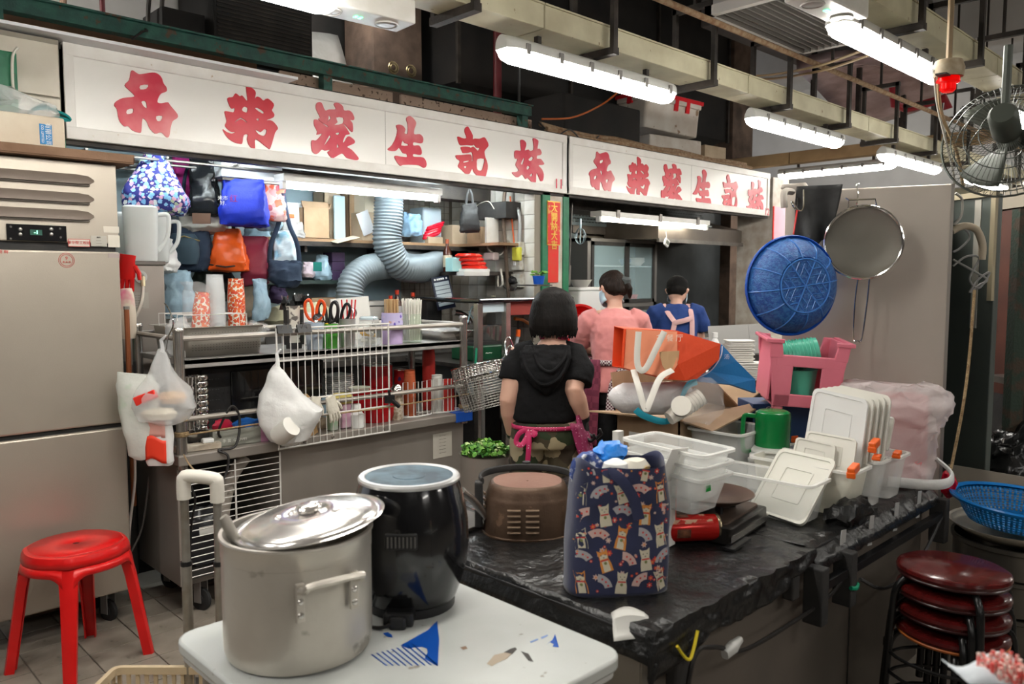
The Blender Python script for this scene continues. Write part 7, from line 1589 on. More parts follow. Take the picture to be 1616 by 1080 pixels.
for z0,z1,a0,a1,m in((-.045,-.01,2.6,3.5,mat('can photo brown',(.08,.03,.02),.4,0,(.3,.12,.06),60)),(-.06,.05,3.75,4.1,mat('can cream band',(.70,.45,.30),.4,0,(.60,.03,.02),70,.5,.54)),(.02,.035,2.6,3.4,mat('can cream band')),(-.045,-.01,4.5,5.2,mat('can photo brown'))):
    obj('label_print',MB().lathe([(.0334,z0),(.0334,z1)],12,a0=a0,a1=a1),m,bc)
PPR=mat('polypropylene box',(.90,.91,.88),.25,0,alpha=.27,bump=.03)
PPW=mat('milky polypropylene',(.93,.93,.89),.33,0,alpha=.6)
def tub(label,p,w,d,h,rz=0,m=PPR,tilt=(0,0),rim=.012,taper=.86,n=1,pitch=.03,name='clear_container'):
    t=T(name,label,'container',p,rot=(tilt[0],tilt[1],rz))
    for k in range(n):
        z=k*pitch
        r0=rrect(-w*taper,w*taper,-d*taper,d*taper,.02);r1=rrect(-w,w,-d,d,.025);r2=rrect(-w-rim,w+rim,-d-rim,d+rim,.03)
        mb=MB().rings([[(x,y,z+h) for x,y in r1],[(x,y,z+.004) for x,y in r0]],cap=False).add([(x,y,z+.004) for x,y in r0],[tuple(range(len(r0)))])
        o=obj('box',mb,m,t,solid=.002)
        obj('rim',MB().rings([[(x,y,z+h-.006) for x,y in r1],[(x,y,z+h) for x,y in r1],[(x,y,z+h) for x,y in r2],[(x,y,z+h-.008) for x,y in r2]],loop=True),PPW,o)
    return t
nb=at(1141,797,Z=.868)
tub('nested stack of clear boxes standing on the frying pan',Vector((nb.x-.085,nb.y+.12,.866)),.092,.135,.115,R(3),PPR,(R(3),R(2)),taper=.80,n=3,pitch=.036)
solo('green_tag',MB().b(-.012,.012,-.001,.001,-.009,.009),mat('green sticker',(.0,.30,.04),.5),'small green sticker on the nested clear boxes','sticker',at(1118,771,Y=nb.y-.012),rz=0,smooth=False)
def tubx(lb,x0,x1,y0,y1,h,m=PPR):
    return tub(lb,Vector(((x0+x1)/2,(y0+y1)/2,KZ+.008)),(x1-x0)/2-.012,(y1-y0)/2,h,R(1),m)
YEL=mat('yellowed polypropylene',(.86,.84,.72),.3,0,alpha=.5)
tubx('largest open clear container in front with a lid leaning in it',2.385,2.56,1.12,1.47,.137)
tubx('yellowish clear container second along the counter edge',2.565,2.74,1.06,1.42,.16,YEL)
tubx('clear container third along the counter edge',2.755,2.88,1.05,1.40,.165)
tubx('clear container at the right end of the row',2.895,3.05,1.045,1.38,.16)
tubx('clear container behind the leaning lids with orange clips',2.62,2.90,1.50,1.72,.215)
def quadlid(label,q,m):
    "lid through four corners: top left, top right, bottom right, bottom left"
    tl,tr,br,bl_=[Vector(p) for p in q];o_=(tl+tr+br+bl_)/4;nn=(tr-tl).cross(bl_-tl).normalized()
    t=T('container_lid',label,'lid',o_)
    def mp(x,y,d=0):return tl*(1-x)*(1-y)+tr*x*(1-y)+br*x*y+bl_*(1-x)*y+nn*d-o_
    L_=lambda k,e:rrect(k,1-k,k,1-k,e)
    r1,r2,r3,r4=L_(0,.1),L_(.05,.08),L_(.25,.03),L_(.27,.03)
    pn_=MB().rings([[mp(x,y,-.002) for x,y in r1],[mp(x,y,.002) for x,y in r1]])
    obj('panel',pn_,m,t,smooth=False)
    obj('rim',MB().rings([[mp(x,y,-.006) for x,y in r1],[mp(x,y,.006) for x,y in r1],[mp(x,y,.006) for x,y in r2],[mp(x,y,-.006) for x,y in r2]],loop=True),m,t)
    obj('moulded_square',MB().rings([[mp(x,y,-.004) for x,y in r3],[mp(x,y,-.004) for x,y in r4],[mp(x,y,.004) for x,y in r4],[mp(x,y,.004) for x,y in r3]],loop=True),m,t)
    return t
LIDP=mat('cloudy lid plastic',(.80,.79,.71),.25,0,alpha=.86,bump=.05,bs=6);LIDF=mat('frosted lid plastic',(.84,.82,.74),.3,0,alpha=.72)
quadlid('large cloudy lid leaning inside the open front container',(at(1232,708,X=2.60),at(1322,728,X=2.60),at(1268,832,X=2.405),at(1181,802,X=2.405)),LIDP)
for k,lb in enumerate(('largest front lid of the tall leaning stack','second lid of the tall leaning stack','third lid of the tall leaning stack','fourth lid of the tall leaning stack','rearmost lid of the tall leaning stack')):
    dx=.030*k;q=[at(1285,612+k,X=2.78),at(1371,632+k,X=2.78),at(1357,745,X=2.70),at(1268,712,X=2.70)]
    quadlid(lb,[p+Vector((dx,-.008*k,.003*k)) for p in q],LIDF if k else mat('clear front lid',(.92,.92,.90),.2,0,alpha=.6))
quadlid('medium frosted lid in front of the tall leaning stack',(at(1274,680,X=2.68),at(1353,694,X=2.68),at(1345,760,X=2.62),at(1262,735,X=2.62)),LIDF)
quadlid('small frosted lid left of the medium one',(at(1258,690,X=2.64),at(1320,703,X=2.64),at(1312,760,X=2.60),at(1246,738,X=2.60)),LIDF)
quadlid('narrow white lid leaning right of the tall stack',(at(1392,656,X=3.0),at(1412,660,X=3.0),at(1402,712,X=2.94),at(1380,706,X=2.94)),LIDP)
for k,(u,v,Y_,lb) in enumerate(((1347,741,1.045,'orange clip handle on the yellowish container'),(1380,701,1.05,'orange clip handle above the middle container of the row'),(1263,672,1.52,'orange clip at the top of the rear left container'),(1256,690,1.50,'lower orange clip of the rear left container'),(1416,716,1.03,'small orange clip on the rightmost container'),(1384,721,1.03,'small orange clip below the middle handle'))):
    s_=(1,1,.8,.8,.6,.45)[k]
    solo('orange_clip',MB().b(-.034*s_,.034*s_,-.012,.012,-.013*s_,.013*s_).b(-.036*s_,-.024*s_,-.014,.014,-.022*s_,.0),ORANGE,lb,'clip',at(u,v,Y=Y_),rot=(0,R(-7),R(8)),smooth=False,bevel=.004)
for k,lb in enumerate(('lowest clear lid stacked behind the front container','middle clear lid stacked behind the front container','top clear lid stacked behind the front container')):
    p=at(1215,738-14*k,D=2.95);solo('flat_lid',MB().rbox(-.08,.08,-.06,.06,0,.008,.02),PPW,lb,'lid',(p.x,p.y,.875+.018*k),rz=R(5+8*k))
solo('lid_support_tub',MB().rbox(-.07,.07,-.05,.05,0,.115,.02),PPW,'small milky tub under the stacked clear lids','tub',(on(1218,0,D=2.97).x,on(1218,0,D=2.97).y,KZ+.008))
MUGG=mat('green plastic mug',(.0,.17,.035),.25)
def mug(label,p,r_=.062,h=.19,ha=180):
    t=T('plastic_mug',label,'mug',p,VROT)
    obj('body',MB().lathe([(0,h),(r_*.78,h),(r_*.95,h-.006),(r_,h-.022),(r_,h-.035),(r_*.985,h-.04),(r_*.97,.02),(r_*.95,.0)],36),MUGG,t)
    a_=R(ha);c,s_=math.cos(a_),math.sin(a_)
    obj('handle',MB().tube(smooth_path([(c*r_*.95,s_*r_,h*.88),(c*(r_+.035),s_*r_,h*.90),(c*(r_+.045),s_*r_,h*.8),(c*(r_+.045),s_*r_,h*.25),(c*(r_+.03),s_*r_,h*.15),(c*r_*.9,s_*r_,h*.18)],4),[(.009,.006)]*21,8),MUGG,t)
    return t
gp=on(1218,.868,D=2.98);mug('upturned green plastic mug in front of the dark blue carton',gp,.066,.185)
solo('mug_support',MB().rbox(-.07,.07,-.07,.07,0,.108,.02),PPW,'milky tub hidden under the green mug','tub',(gp.x,gp.y,KZ+.008))
t=T('blue_carton','dark blue carton with white round marks behind the green mug','box',on(1232,KZ+.008,D=3.30),VROT+R(4))
obj('box_body',MB().b(-.16,.16,-.09,.09,0,.285),mat('dark blue carton',(.012,.045,.14),.5),t,smooth=False,bevel=.003)
for k in range(2):obj('ring_print',MB().tube([(-.095+.032*k+.011*math.cos(i*.5236),-.0912,.262+.011*math.sin(i*.5236)) for i in range(12)],.0012,4,loop=True),PAPER,t)
PINKP=mat('pink plastic',(.76,.20,.27),.4,0,(.70,.17,.23),6)
pk=on(1256,1.05,D=3.20)
pc_=T('pink_basket','pink plastic stacking basket with open windows beside the blue colander','basket',pk,rot=(R(4),R(4),VROT+R(-4)))
w,d,h=.150,.095,.262
fm=MB()
def frame_panel(mb,x0,x1,z0,z1,y,t_=.006,X=None):
    mb.b(x0,x1,y-t_,y+t_,z0,z1,X)
for y in(-d,d):
    pnl=MB();wtop,wbot=w+.006,w-.03
    pnl.b(-wbot,wbot,y-.006,y+.006,0,.05)
    for s_ in(-1,1):
        wm=wbot+(wtop-wbot)*.8
        pnl.add([(s_*wbot,y-.006,0),(s_*.055,y-.006,0),(s_*.055,y-.006,.165),(s_*(wm),y-.006,.205),(s_*wbot,y+.006,0),(s_*.055,y+.006,0),(s_*.055,y+.006,.165),(s_*(wm),y+.006,.205)],[(0,1,2,3),(7,6,5,4),(0,4,5,1),(1,5,6,2),(2,6,7,3),(3,7,4,0)])
        pnl.add([(s_*wm,y-.007,.19),(s_*.095,y-.007,.19),(s_*.108,y-.007,h),(s_*wtop,y-.007,h),(s_*wm,y+.006,.19),(s_*.095,y+.006,.19),(s_*.108,y+.006,h),(s_*wtop,y+.006,h)],[(0,1,2,3),(7,6,5,4),(0,4,5,1),(1,5,6,2),(2,6,7,3),(3,7,4,0)])
    pnl.b(-.125,.125,y-.0065,y+.0065,.160,.205)
    obj('window_panel' if y<0 else 'rear_panel',pnl,PINKP,pc_,smooth=False,bevel=.004)
for s_ in(-1,1):obj('end_panel',MB().b(s_*(w-.012)-.005,s_*(w-.012)+.005,-d,d,.02,h),PINKP,pc_,smooth=False,bevel=.004)
for s_ in(-1,1):obj('rim',MB().b(min(s_*(w+.02),s_*(w-.05)),max(s_*(w+.02),s_*(w-.05)),-d-.012,-d+.004,h-.012,h+.004).b(min(s_*(w-.002),s_*(w+.02)),max(s_*(w-.002),s_*(w+.02)),-d,d,h-.008,h+.004),PINKP,pc_,smooth=False,bevel=.003)
obj('base',MB().b(-w+.03,w-.03,-d,d,0,.008),PINKP,pc_,smooth=False)
for s_ in(-1,1):obj('foot',MB().b(s_*(w-.055)-.02,s_*(w-.055)+.02,-d,-d+.03,-.018,0),PINKP,pc_,smooth=False,bevel=.006)
MINT=mat('mint plastic',(.10,.52,.36),.3,0,alpha=.96)
t=T('mint_bucket','mint green plastic bucket lying in the pink basket, upper one','bucket',pk+Vector((-.02*RT.x,-.02*RT.y,.19)),rot=(R(0),R(78),VROT+R(-12)))
obj('body',MB().lathe([(.055,.10),(.066,-.06),(.072,-.07),(.068,-.072),(.05,.095),(0,.10)],36),MINT,t)
for k in range(10):obj('ridge',MB().lathe([(.0590+.0011*k,.085-.014*k),(.0608+.0011*k,.082-.014*k),(.0590+.0011*k,.079-.014*k)],36),MINT,t)
t=T('mint_bucket','mint green bucket seen through the window of the pink basket','bucket',pk+Vector((.0,.0,.012)),rot=(0,0,VROT))
obj('body',MB().lathe([(0,.0),(.062,.0),(.078,.12),(.082,.125),(.072,.12)],36),MINT,t)
solo('round_lid_edge',MB().lathe([(0,-.004),(.06,-.004),(.064,0),(.06,.004),(0,.004)],32),mat('dark rimmed lid',(.18,.16,.13),.4,.4),'dark round lid edge between pink basket and pink bag','lid',at(1310,588,D=3.25),rot=(R(88),0,VROT+R(60)))
q=on(1402,KZ+.01,D=3.08)
t=T('large_plastic_bag','large translucent white bag over a pink box beside the steel cabinet','bag',q,VROT)
obj('bag_body',bagmb([(0,.13,.07),(.01,.15,.085),(.10,.16,.09),(.24,.185,.10,.01),(.31,.20,.10,.02),(.36,.20,.08,-.01),(.385,.17,.05,-.03)],e=3.5,amp=.026,fr=10,seed=90,n=64,sub=7,fine=.014),mat('milky pinkish film',(.88,.80,.79),.28,0,alpha=.46,bump=.7,bs=16),t,ang=70)
obj('bottom_fold',MB().tube(smooth_path([(-.05,-.10,.02),(.08,-.13,.015),(.17,-.12,.02),(.20,-.08,.05),(.15,-.06,.10)],5),[(.02,.008)]*21,8),FILMW,t)
solo('pink_inner_box',MB().b(-.11,.12,-.06,.06,0,.33),mat('pink inner box',(.70,.28,.28),.6),'pink box inside the large translucent bag','box',q+Vector((0,0,.012)),rz=VROT,smooth=False,bevel=.01)
bx=T('big_carton','large open brown carton with bent flaps behind the patterned bag','box',(2.6,1.75,KZ+.008))
X0_,X1_,Y0_,Y1_,zb_=2.60,3.07,1.74,2.05,1.0
th=.006
bb=MB().b(X0_,X1_,Y0_,Y0_+th,KZ+.008,zb_).b(X0_,X1_,Y1_-th,Y1_,KZ+.008,zb_).b(X0_,X0_+th,Y0_,Y1_,KZ+.008,zb_).b(X1_-th,X1_,Y0_,Y1_,KZ+.008,zb_).b(X0_,X1_,Y0_,Y1_,KZ+.008,KZ+.014)
obj('box_body',bb,KRAFT,bx,smooth=False,**W)
def flap(pts,nm='flap'):
    obj(nm,MB().add(pts,[tuple(range(len(pts)))]),KRAFT,bx,smooth=False,solid=.006,**W)
flap([(X0_,Y1_,zb_),(X0_,Y0_,zb_),at(960,652,X=X0_-.12)[:],at(940,655,X=X0_-.10)[:] if False else(X0_-.13,Y1_+.04,zb_+.01)])
flap([(X0_,Y0_,zb_),(X1_,Y0_,zb_),(X1_+.05,Y0_-.14,zb_+.05),(X0_+.03,Y0_-.13,zb_-.03)])
flap([(X1_,Y0_,zb_),(X1_,Y1_,zb_),(X1_+.16,Y1_-.02,zb_+.11),(X1_+.16,Y0_+.0,zb_+.05)])
flap([(X1_-.02,Y0_,zb_),(X1_+.02,Y1_,zb_),(X1_-.18,Y1_-.02,zb_+.20),(X1_-.22,Y0_+.05,zb_+.17)],'inner_flap')
flap([(X0_,Y1_,zb_),(X1_,Y1_,zb_),(X1_,Y1_+.03,zb_+.16),(X0_,Y1_+.03,zb_+.16)])
a_=at(1002,691,X=X0_-.001);obj('paper_label',MB().b(X0_-.0015,X0_,a_.y-.045,a_.y+.03,a_.z-.03,a_.z+.022),PAPER,bx,smooth=False,**W)
a_=at(1138,693,Y=Y0_-.001);text('print','灯',.045,T3(a_.x,Y0_-.001,a_.z)@FRONT,BLACKM,bx,**W)
solo('carton_filling',MB().b(X0_+.02,X1_-.02,Y0_+.02,Y1_-.02,KZ+.02,zb_-.004),KRAFTL,'brown carton filling inside the large open carton','box',smooth=False)
ORB=mat('orange nonwoven',(.86,.085,.02),.5,0,(.80,.07,.015),5,bump=.1,bs=80);ORI=mat('orange inner',(.80,.30,.17),.6,0,(.74,.24,.12),4)
oc=at(1056,560,D=3.0)
ob2=T('orange_shopping_bag','bright orange shopping bag lying open on its side on the carton','bag',at(1056,595,D=3.0),VROT+R(6))
k_=3.0/1256
def pxl(u,v):return((u-1056)*k_,(595-v)*k_)
A=[pxl(978,517),pxl(1058,519),pxl(1128,541),pxl(1126,565),pxl(1088,594),pxl(1030,590),pxl(975,577)]
def pl(pts,ys):return[(x,y,z) for(x,z),y in zip(pts,ys)]
(x1,z1),(x2,z2),(x3,z3),(x4,z4),(x5,z5),(x6,z6),(x7,z7)=A
obj('front_side',MB().add([(x2-.01,-.10,z2),(x3,-.07,z3),(x4,-.07,z4),(x5,-.09,z5),(x5-.05,-.11,.0),(x6+.02,-.115,.005),(x2-.01,-.12,.06)],[(0,1,2,3,4,5,6)]),ORB,ob2,smooth=False,solid=.002)
obj('top_side',MB().add([(x1,-.04,z1),(x2-.01,-.10,z2),(x3,-.07,z3),(x3+.01,.12,z3-.01),(x1,.12,z1-.0)],[(0,1,2,3,4)]),ORB,ob2,smooth=False,solid=.002)
obj('bottom_side',MB().add([(x7,-.04,z7),(x6+.02,-.115,.005),(x5,-.09,z5),(x4,.12,.02),(x7,.12,.03)],[(0,1,2,3,4)]),ORB,ob2,smooth=False,solid=.002)
obj('bag_bottom',MB().add([(x3,-.07,z3),(x4,-.07,z4),(x5,-.09,z5),(x4,.12,.02),(x3+.01,.12,z3-.01)],[(0,1,2,3,4)]),ORB,ob2,smooth=False,solid=.002)
obj('inner_side',MB().add([(x1,-.045,z1),(x2-.01,-.105,z2-.002),(x2-.012,-.122,.06),(x6+.02,-.118,.008),(x7,-.045,z7)],[(0,1,2,3,4)]),ORI,ob2,smooth=False,solid=.002)
obj('back_side',MB().add([(x1,.12,z1),(x3+.01,.12,z3),(x4,.12,.02),(x7,.12,.03)],[(0,1,2,3)]),ORB,ob2,smooth=False,solid=.002)
obj('rim_edge',MB().tube([(x1,-.05,z1),(x7,-.05,z7)],.005,6),ORB,ob2)
HW=mat('white webbing',(.78,.75,.68),.8)
def strap(pts,m=HW,w=.0115,par=ob2,nm='handle'):
    P_=smooth_path([Vector(p) for p in pts],5);return obj(nm,MB().tube(P_,[(.0018,w)]*len(P_),8,up=(0,-1,0)),m,par)
h3=lambda u,v,y:(pxl(u,v)[0],y,pxl(u,v)[1])
strap([h3(991,519,-.128),h3(989,560,-.13),h3(993,576,-.132),h3(1003,574,-.132),h3(1018,545,-.13),h3(1031,519,-.128)])
strap([h3(987,578,-.10),h3(990,605,-.155),h3(998,634,-.175),h3(1006,618,-.175),h3(1022,588,-.155),h3(1045,578,-.125)])
text('print','茶 餐 厅',.028,T3(pxl(1040,532)[0],-.124,pxl(1040,530)[1])@FRONT,mat('pale print',(.82,.66,.55),.6),ob2)
obj('cup_print',MB().prism([pxl(1024,550),pxl(1056,549),pxl(1055,562),pxl(1048,580),pxl(1036,580),pxl(1030,572)],.117,.1185,RX(R(90))),mat('kraft print',(.62,.38,.20),.7),ob2,smooth=False)
BLN=mat('sky blue nonwoven',(.01,.20,.52),.5,0,(.01,.15,.42),4,bump=.1,bs=70)
bb_=at(1125,612,D=3.12);k_=3.12/1256
pb=lambda u,v,y=0:((u-1125)*k_,y,(612-v)*k_)
bgb=T('blue_shopping_bag','sky blue shopping bag slumped behind the orange bag','bag',bb_,VROT)
obj('side',MB().add([pb(1060,530,.0),pb(1110,536,.02),pb(1137,545,.0),pb(1160,570,.0),pb(1192,600,.02),pb(1194,622,.02),pb(1150,606,-.03),pb(1100,600,-.05),pb(1085,595,-.05),pb(1115,585,-.03),pb(1133,560,-.01)],[(0,1,2,10),(2,3,9,10),(3,4,5,6,7,8,9)]),BLN,bgb,smooth=False,solid=.02)
obj('rim_line',MB().tube(smooth_path([pb(1137,545,-.015),pb(1133,562,-.03),pb(1115,584,-.045),pb(1085,597,-.06),pb(1062,602,-.07)],5),.0025,5),mat('pale lilac',(.55,.60,.75),.6),bgb)
obj('inside',MB().add([pb(1110,536,-.0),pb(1137,545,-.0),pb(1133,560,-.012),pb(1118,582,-.02),pb(1112,560,-.0)],[(0,1,2,3,4)]),mat('pale lilac'),bgb,smooth=False,solid=.002)
strap([pb(1090,597,-.10),pb(1072,602,-.14),pb(1060,622,-.17),pb(1048,646,-.19),pb(1030,652,-.20),pb(1002,643,-.20),pb(990,634,-.20)],mat('cyan webbing',(.03,.42,.58),.6),.013,bgb)
text('print','汤',.022,T3(pb(1143,562)[0],-.028,pb(1143,562)[2])@FRONT,mat('pale lilac'),bgb)
q=at(1015,628,D=3.02)
solo('wrapped_roll',bagmb([(-.13,.01,.01),(-.115,.035,.03),(-.08,.06,.045),(.10,.065,.05),(.17,.06,.045),(.19,.03,.03)],e=2,amp=.008,fr=16,seed=91),mat('pearly film',(.80,.78,.78),.2,0,alpha=.85,bump=.5,bs=30),'long pearly plastic-wrapped roll on the carton left flap','roll',q,rot=(0,R(90),VROT))
t=T('wrapped_cups','clear bag of white paper cups lying on the carton flap','cup',at(1085,640,D=2.93),rot=(0,R(60),VROT+R(20)))
for k in range(6):obj('cup',MB().lathe([(0,.0),(.026,0),(.034,.08),(.036,.081),(.033,.079)],20,(0,0,-.09+.014*k)),mat('ivory cup',(.78,.74,.66),.5),t)
solo('cup_bag',bagmb([(-.06,.03,.02),(-.04,.06,.04),(.05,.085,.05),(.10,.06,.04),(.12,.02,.02)],amp=.02,fr=18,seed=92),mat('very clear film'),'clear film around the white paper cups on the carton','bag',at(1090,640,D=2.93),rot=(0,R(70),VROT))
solo('cup_end',MB().lathe([(0,0),(.032,.0),(.036,.006),(.036,.05),(0,.05)],24),mat('ivory cup'),'white round cup base facing the front on the carton flap','cup',at(1076,644,D=2.86),rot=(R(72),0,VROT+R(-15)))
solo('small_white_packet',MB().rbox(-.02,.02,-.015,.015,0,.09,.008),mat('white packet print',(.72,.70,.66),.5),'small white packet left of the big carton, behind the patterned bag','packet',on(975,.90,D=2.9))
solo('packet_box',MB().b(-.05,.05,-.05,.05,0,.14),KRAFT,'small carton under the white packet behind the patterned bag','box',on(975,KZ+.008,D=2.9),smooth=False)
# ================== STEEL CABINET AND THINGS HANGING ON IT
pL,pR=at(1240,302,D=3.64),at(1507,290,D=3.35)
dv=Vector((pR.x-pL.x,pR.y-pL.y,0));cabw=dv.length;cang=math.atan2(dv.y,dv.x)
sc_=T('steel_cabinet','tall steel cabinet side facing the camera behind the clear containers','cabinet',(pL.x,pL.y,0),cang)
PANM=mat('satin cabinet steel',(.60,.53,.46),.36,.5,(.54,.48,.42),1.5,bump=.05,bs=260,st=(1,1,1))
obj('side_panel',MB().b(0,cabw,0,.02,.05,1.944),PANM,sc_,smooth=False,bevel=.006)
obj('carcass',MB().b(.01,cabw-.01,.02,.62,.05,1.93),mat('grey green paint',(.13,.15,.135),.4,.1,(.10,.115,.105),2),sc_,smooth=False)
obj('edge_fold',MB().b(cabw-.012,cabw,-.003,.03,.05,1.944),mat('edge steel',(.34,.31,.28),.4,.6),sc_,smooth=False)
g0,g1=at(1508,310,D=3.85),at(1575,312,D=3.62)
uv=Vector((g1.x-g0.x,g1.y-g0.y,0));ua=math.atan2(uv.y,uv.x)
un=T('grey_cabinet','grey-green painted cabinet right of the steel cabinet with hoses on top','cabinet',(g0.x-.25*math.cos(ua),g0.y-.25*math.sin(ua),0),ua)
obj('body',MB().b(0,uv.length+.25,0,.03,0,g0.z-.01),mat('grey green paint'),un,smooth=False,bevel=.004)
obj('tan_frame',MB().b(uv.length+.225,uv.length+.25,-.012,.01,1.45,g0.z+.005).b(.1,uv.length+.25,-.012,.01,g0.z-.02,g0.z+.005),mat('tan frame',(.42,.36,.24),.6),un,smooth=False)
obj('white_tape',MB().b(uv.length+.13,uv.length+.165,-.004,0,1.32,g0.z-.03),mat('aged white tape',(.50,.48,.42),.6),un,smooth=False)
hq=lambda u,v,D_=3.5:at(u,v,D=D_)
solo('hose',MB().tube(smooth_path([hq(1502,365),hq(1520,357),hq(1540,362),hq(1550,385),hq(1549,410)],5),.016,10),mat('tan hose',(.45,.38,.28),.6),'thick tan hose arching on the grey-green cabinet','hose')
solo('cable_loop',MB().tube(smooth_path([hq(1504,420),hq(1525,405),hq(1545,408),hq(1530,440),hq(1545,455),hq(1562,430),hq(1545,440),hq(1530,462),hq(1545,450),hq(1558,442),hq(1540,430),hq(1504,410)],5),.005,6),mat('grey flex cable',(.25,.25,.24),.5),'knotted grey cable loops right of the steel cabinet','cable')
solo('cable_loop',MB().tube(smooth_path([hq(1508,305),hq(1518,315),hq(1517,340),hq(1506,355)],5),.006,6),mat('pale cable',(.55,.53,.48),.5),'pale cable curling over the top corner of the steel cabinet','cable')
solo('cable_loop',MB().tube(smooth_path([hq(1506,362),hq(1522,362),hq(1530,375),hq(1515,392),hq(1504,398)],5),.005,6),mat('grey flex cable'),'grey cable bend above the knotted loops','cable')
solo('rope',MB().tube(smooth_path([hq(1538,458,3.3),hq(1530,560,3.25),hq(1520,640,3.2),hq(1504,725,3.15),hq(1500,742,3.12)],6),.006,8),ROPE,'long brown rope hanging right of the steel cabinet edge','rope')
solo('red_knot',bagmb([(-.06,.008,.008),(-.04,.022,.02),(0,.028,.024),(.04,.018,.016),(.055,.008,.008)],amp=.008,fr=40,seed=93),mat('glossy red film',(.50,.0,.02),.2,bump=.6),'glossy red plastic knot at the end of the brown rope','knot',hq(1497,762,3.12),rz=VROT)
solo('cable_drop',MB().tube(smooth_path([at(1480,120,D=3.3),at(1486,180,D=3.35),at(1510,240,D=3.4),at(1520,295,D=3.5)],6),.007,6),CABT,'tan cable pair dropping from the beacon to the cabinet top','cable')
solo('cable_drop',MB().tube(smooth_path([at(1474,110,D=3.3),at(1480,170,D=3.35),at(1502,260,D=3.4),at(1506,290,D=3.5)],6),.005,6),CABW,'pale cable dropping beside the tan cable','cable')
gp0=on(1583,0,D=3.75);S('post',MB().b(-.03,.03,-.03,.03,0,at(1583,330,D=3.75).z,T3(gp0.x,gp0.y,0)@RZ(VROT)),mat('dark flaking green',(.025,.045,.03),.7,0,(.06,.04,.025),14,.5,.6,bump=.3),smooth=False)
k_=3.38/1256;cqn=at(1249,451,D=3.36)
co=T('blue_colander','big blue plastic colander hanging on the corner of the steel cabinet','colander',cqn,rot=(R(90),0,VROT+R(12)))
RC=.212
COLB=mat('blue colander plastic',(.008,.07,.42),.28,0,(.012,.10,.50),3,bump=.25,bs=130)
COLB2=mat('blue colander perforated',(.035,.15,.42),.38,0,(.015,.085,.32),70,.45,.55,bump=.5,bs=160)
obj('rim',MB().lathe([(RC-.012,.0),(RC-.004,.008),(RC,.004),(RC,-.004),(RC-.006,-.010),(RC-.014,-.006)],72),COLB,co)
obj('bowl',MB().lathe([(RC-.012,0),(RC-.022,.025),(RC-.040,.060),(RC-.062,.085),(RC-.085,.098),(.118,.103),(.110,.100)],72),COLB2,co,solid=.002)
obj('base_disc',MB().lathe([(.112,.100),(.108,.104),(0,.104)],60),COLB2,co)
COLR=mat('colander rib',(.06,.22,.62),.3)
obj('base_ring',MB().tube([(.110*math.cos(i*.131),.110*math.sin(i*.131),.105) for i in range(48)],.0036,6,loop=True),COLR,co)
for k in range(6):
    a_=R(60*k+8);u_=Vector((math.cos(a_),math.sin(a_),0));v_=Vector((-u_.y,u_.x,0))
    obj('star_rib',MB().tube([Vector((0,0,.106)),u_*.108+Vector((0,0,.106))],.0032,5),COLR,co)
    obj('star_rib',MB().tube([u_*.045+Vector((0,0,.106)),u_*.075+v_*.05+Vector((0,0,.106))],.0018,4).tube([u_*.045+Vector((0,0,.106)),u_*.075-v_*.05+Vector((0,0,.106))],.0018,4).tube([u_*.075+Vector((0,0,.106)),u_*.095+v_*.034+Vector((0,0,.106))],.0018,4).tube([u_*.075+Vector((0,0,.106)),u_*.095-v_*.034+Vector((0,0,.106))],.0024,4),COLR,co)
for k in range(12):
    a_=R(30*k+8);u_=Vector((math.cos(a_),math.sin(a_),0))
    obj('rib',MB().tube([u_*r_+Vector((0,0,z)) for r_,z in((.115,.105),(RC-.085,.101),(RC-.062,.088),(RC-.040,.063),(RC-.022,.028),(RC-.012,.003))],.003,5),COLR,co)
solo('red_tie',MB().tube([at(1258,332,D=3.36),at(1252,370,D=3.35)],.004,5),RED,'red plastic string holding the blue colander','string')
solo('wire_hook',MB().tube(smooth_path([at(1262,298,D=3.56),at(1259,310,D=3.5),at(1258,330,D=3.42),at(1252,326,D=3.40),at(1250,318,D=3.40),at(1262,333,D=3.38),at(1268,325,D=3.40),at(1268,300,D=3.45)],5),.003,5),CHROME,'bent wire hook over the cabinet corner above the colander','hook')
sv=T('round_sieve','large round fine-mesh sieve with long wire handle hanging on the steel cabinet','sieve',at(1362,383,D=3.34),rot=(R(90),R(-3),cang))
RSV=.150
obj('mesh',MB().lathe([(RSV-.004,0),(RSV-.02,-.012),(RSV*.5,-.022),(0,-.024)],48),mat('fine mesh grey',(.19,.18,.15),.5,.4,(.15,.14,.115),2.2,bump=.1,bs=300,alpha=.93),sv)
obj('rim',MB().tube([(RSV*math.cos(i*.131),RSV*math.sin(i*.131),0) for i in range(48)],.007,8,loop=True),CHROME,sv)
obj('top_bracket',MB().tube([(-.055,RSV-.008,0),(-.05,RSV+.03,.01),(.05,RSV+.025,.01),(.055,RSV-.008,0)],.0035,6).tube([(-.062,RSV+.04,.01),(-.05,RSV+.03,.01)],.003,5),CHROME,sv)
obj('handle',MB().tube(smooth_path([(-.022,-RSV,0),(-.035,-RSV-.09,.004),(-.045,-RSV-.25,.006),(-.028,-RSV-.258,.006),(-.012,-RSV-.25,.006),(.012,-RSV-.09,.004),(.022,-RSV,0)],4),.0032,6),CHROME,sv)
solo('wire_hook',MB().tube(smooth_path([at(1352,322,D=3.33),at(1354,305,D=3.40),at(1352,293,D=3.52),at(1356,290,D=3.56)],4),.003,5),CHROME,'thin wire hook over the cabinet top holding the sieve','hook')
q=at(1292,345,D=3.46)
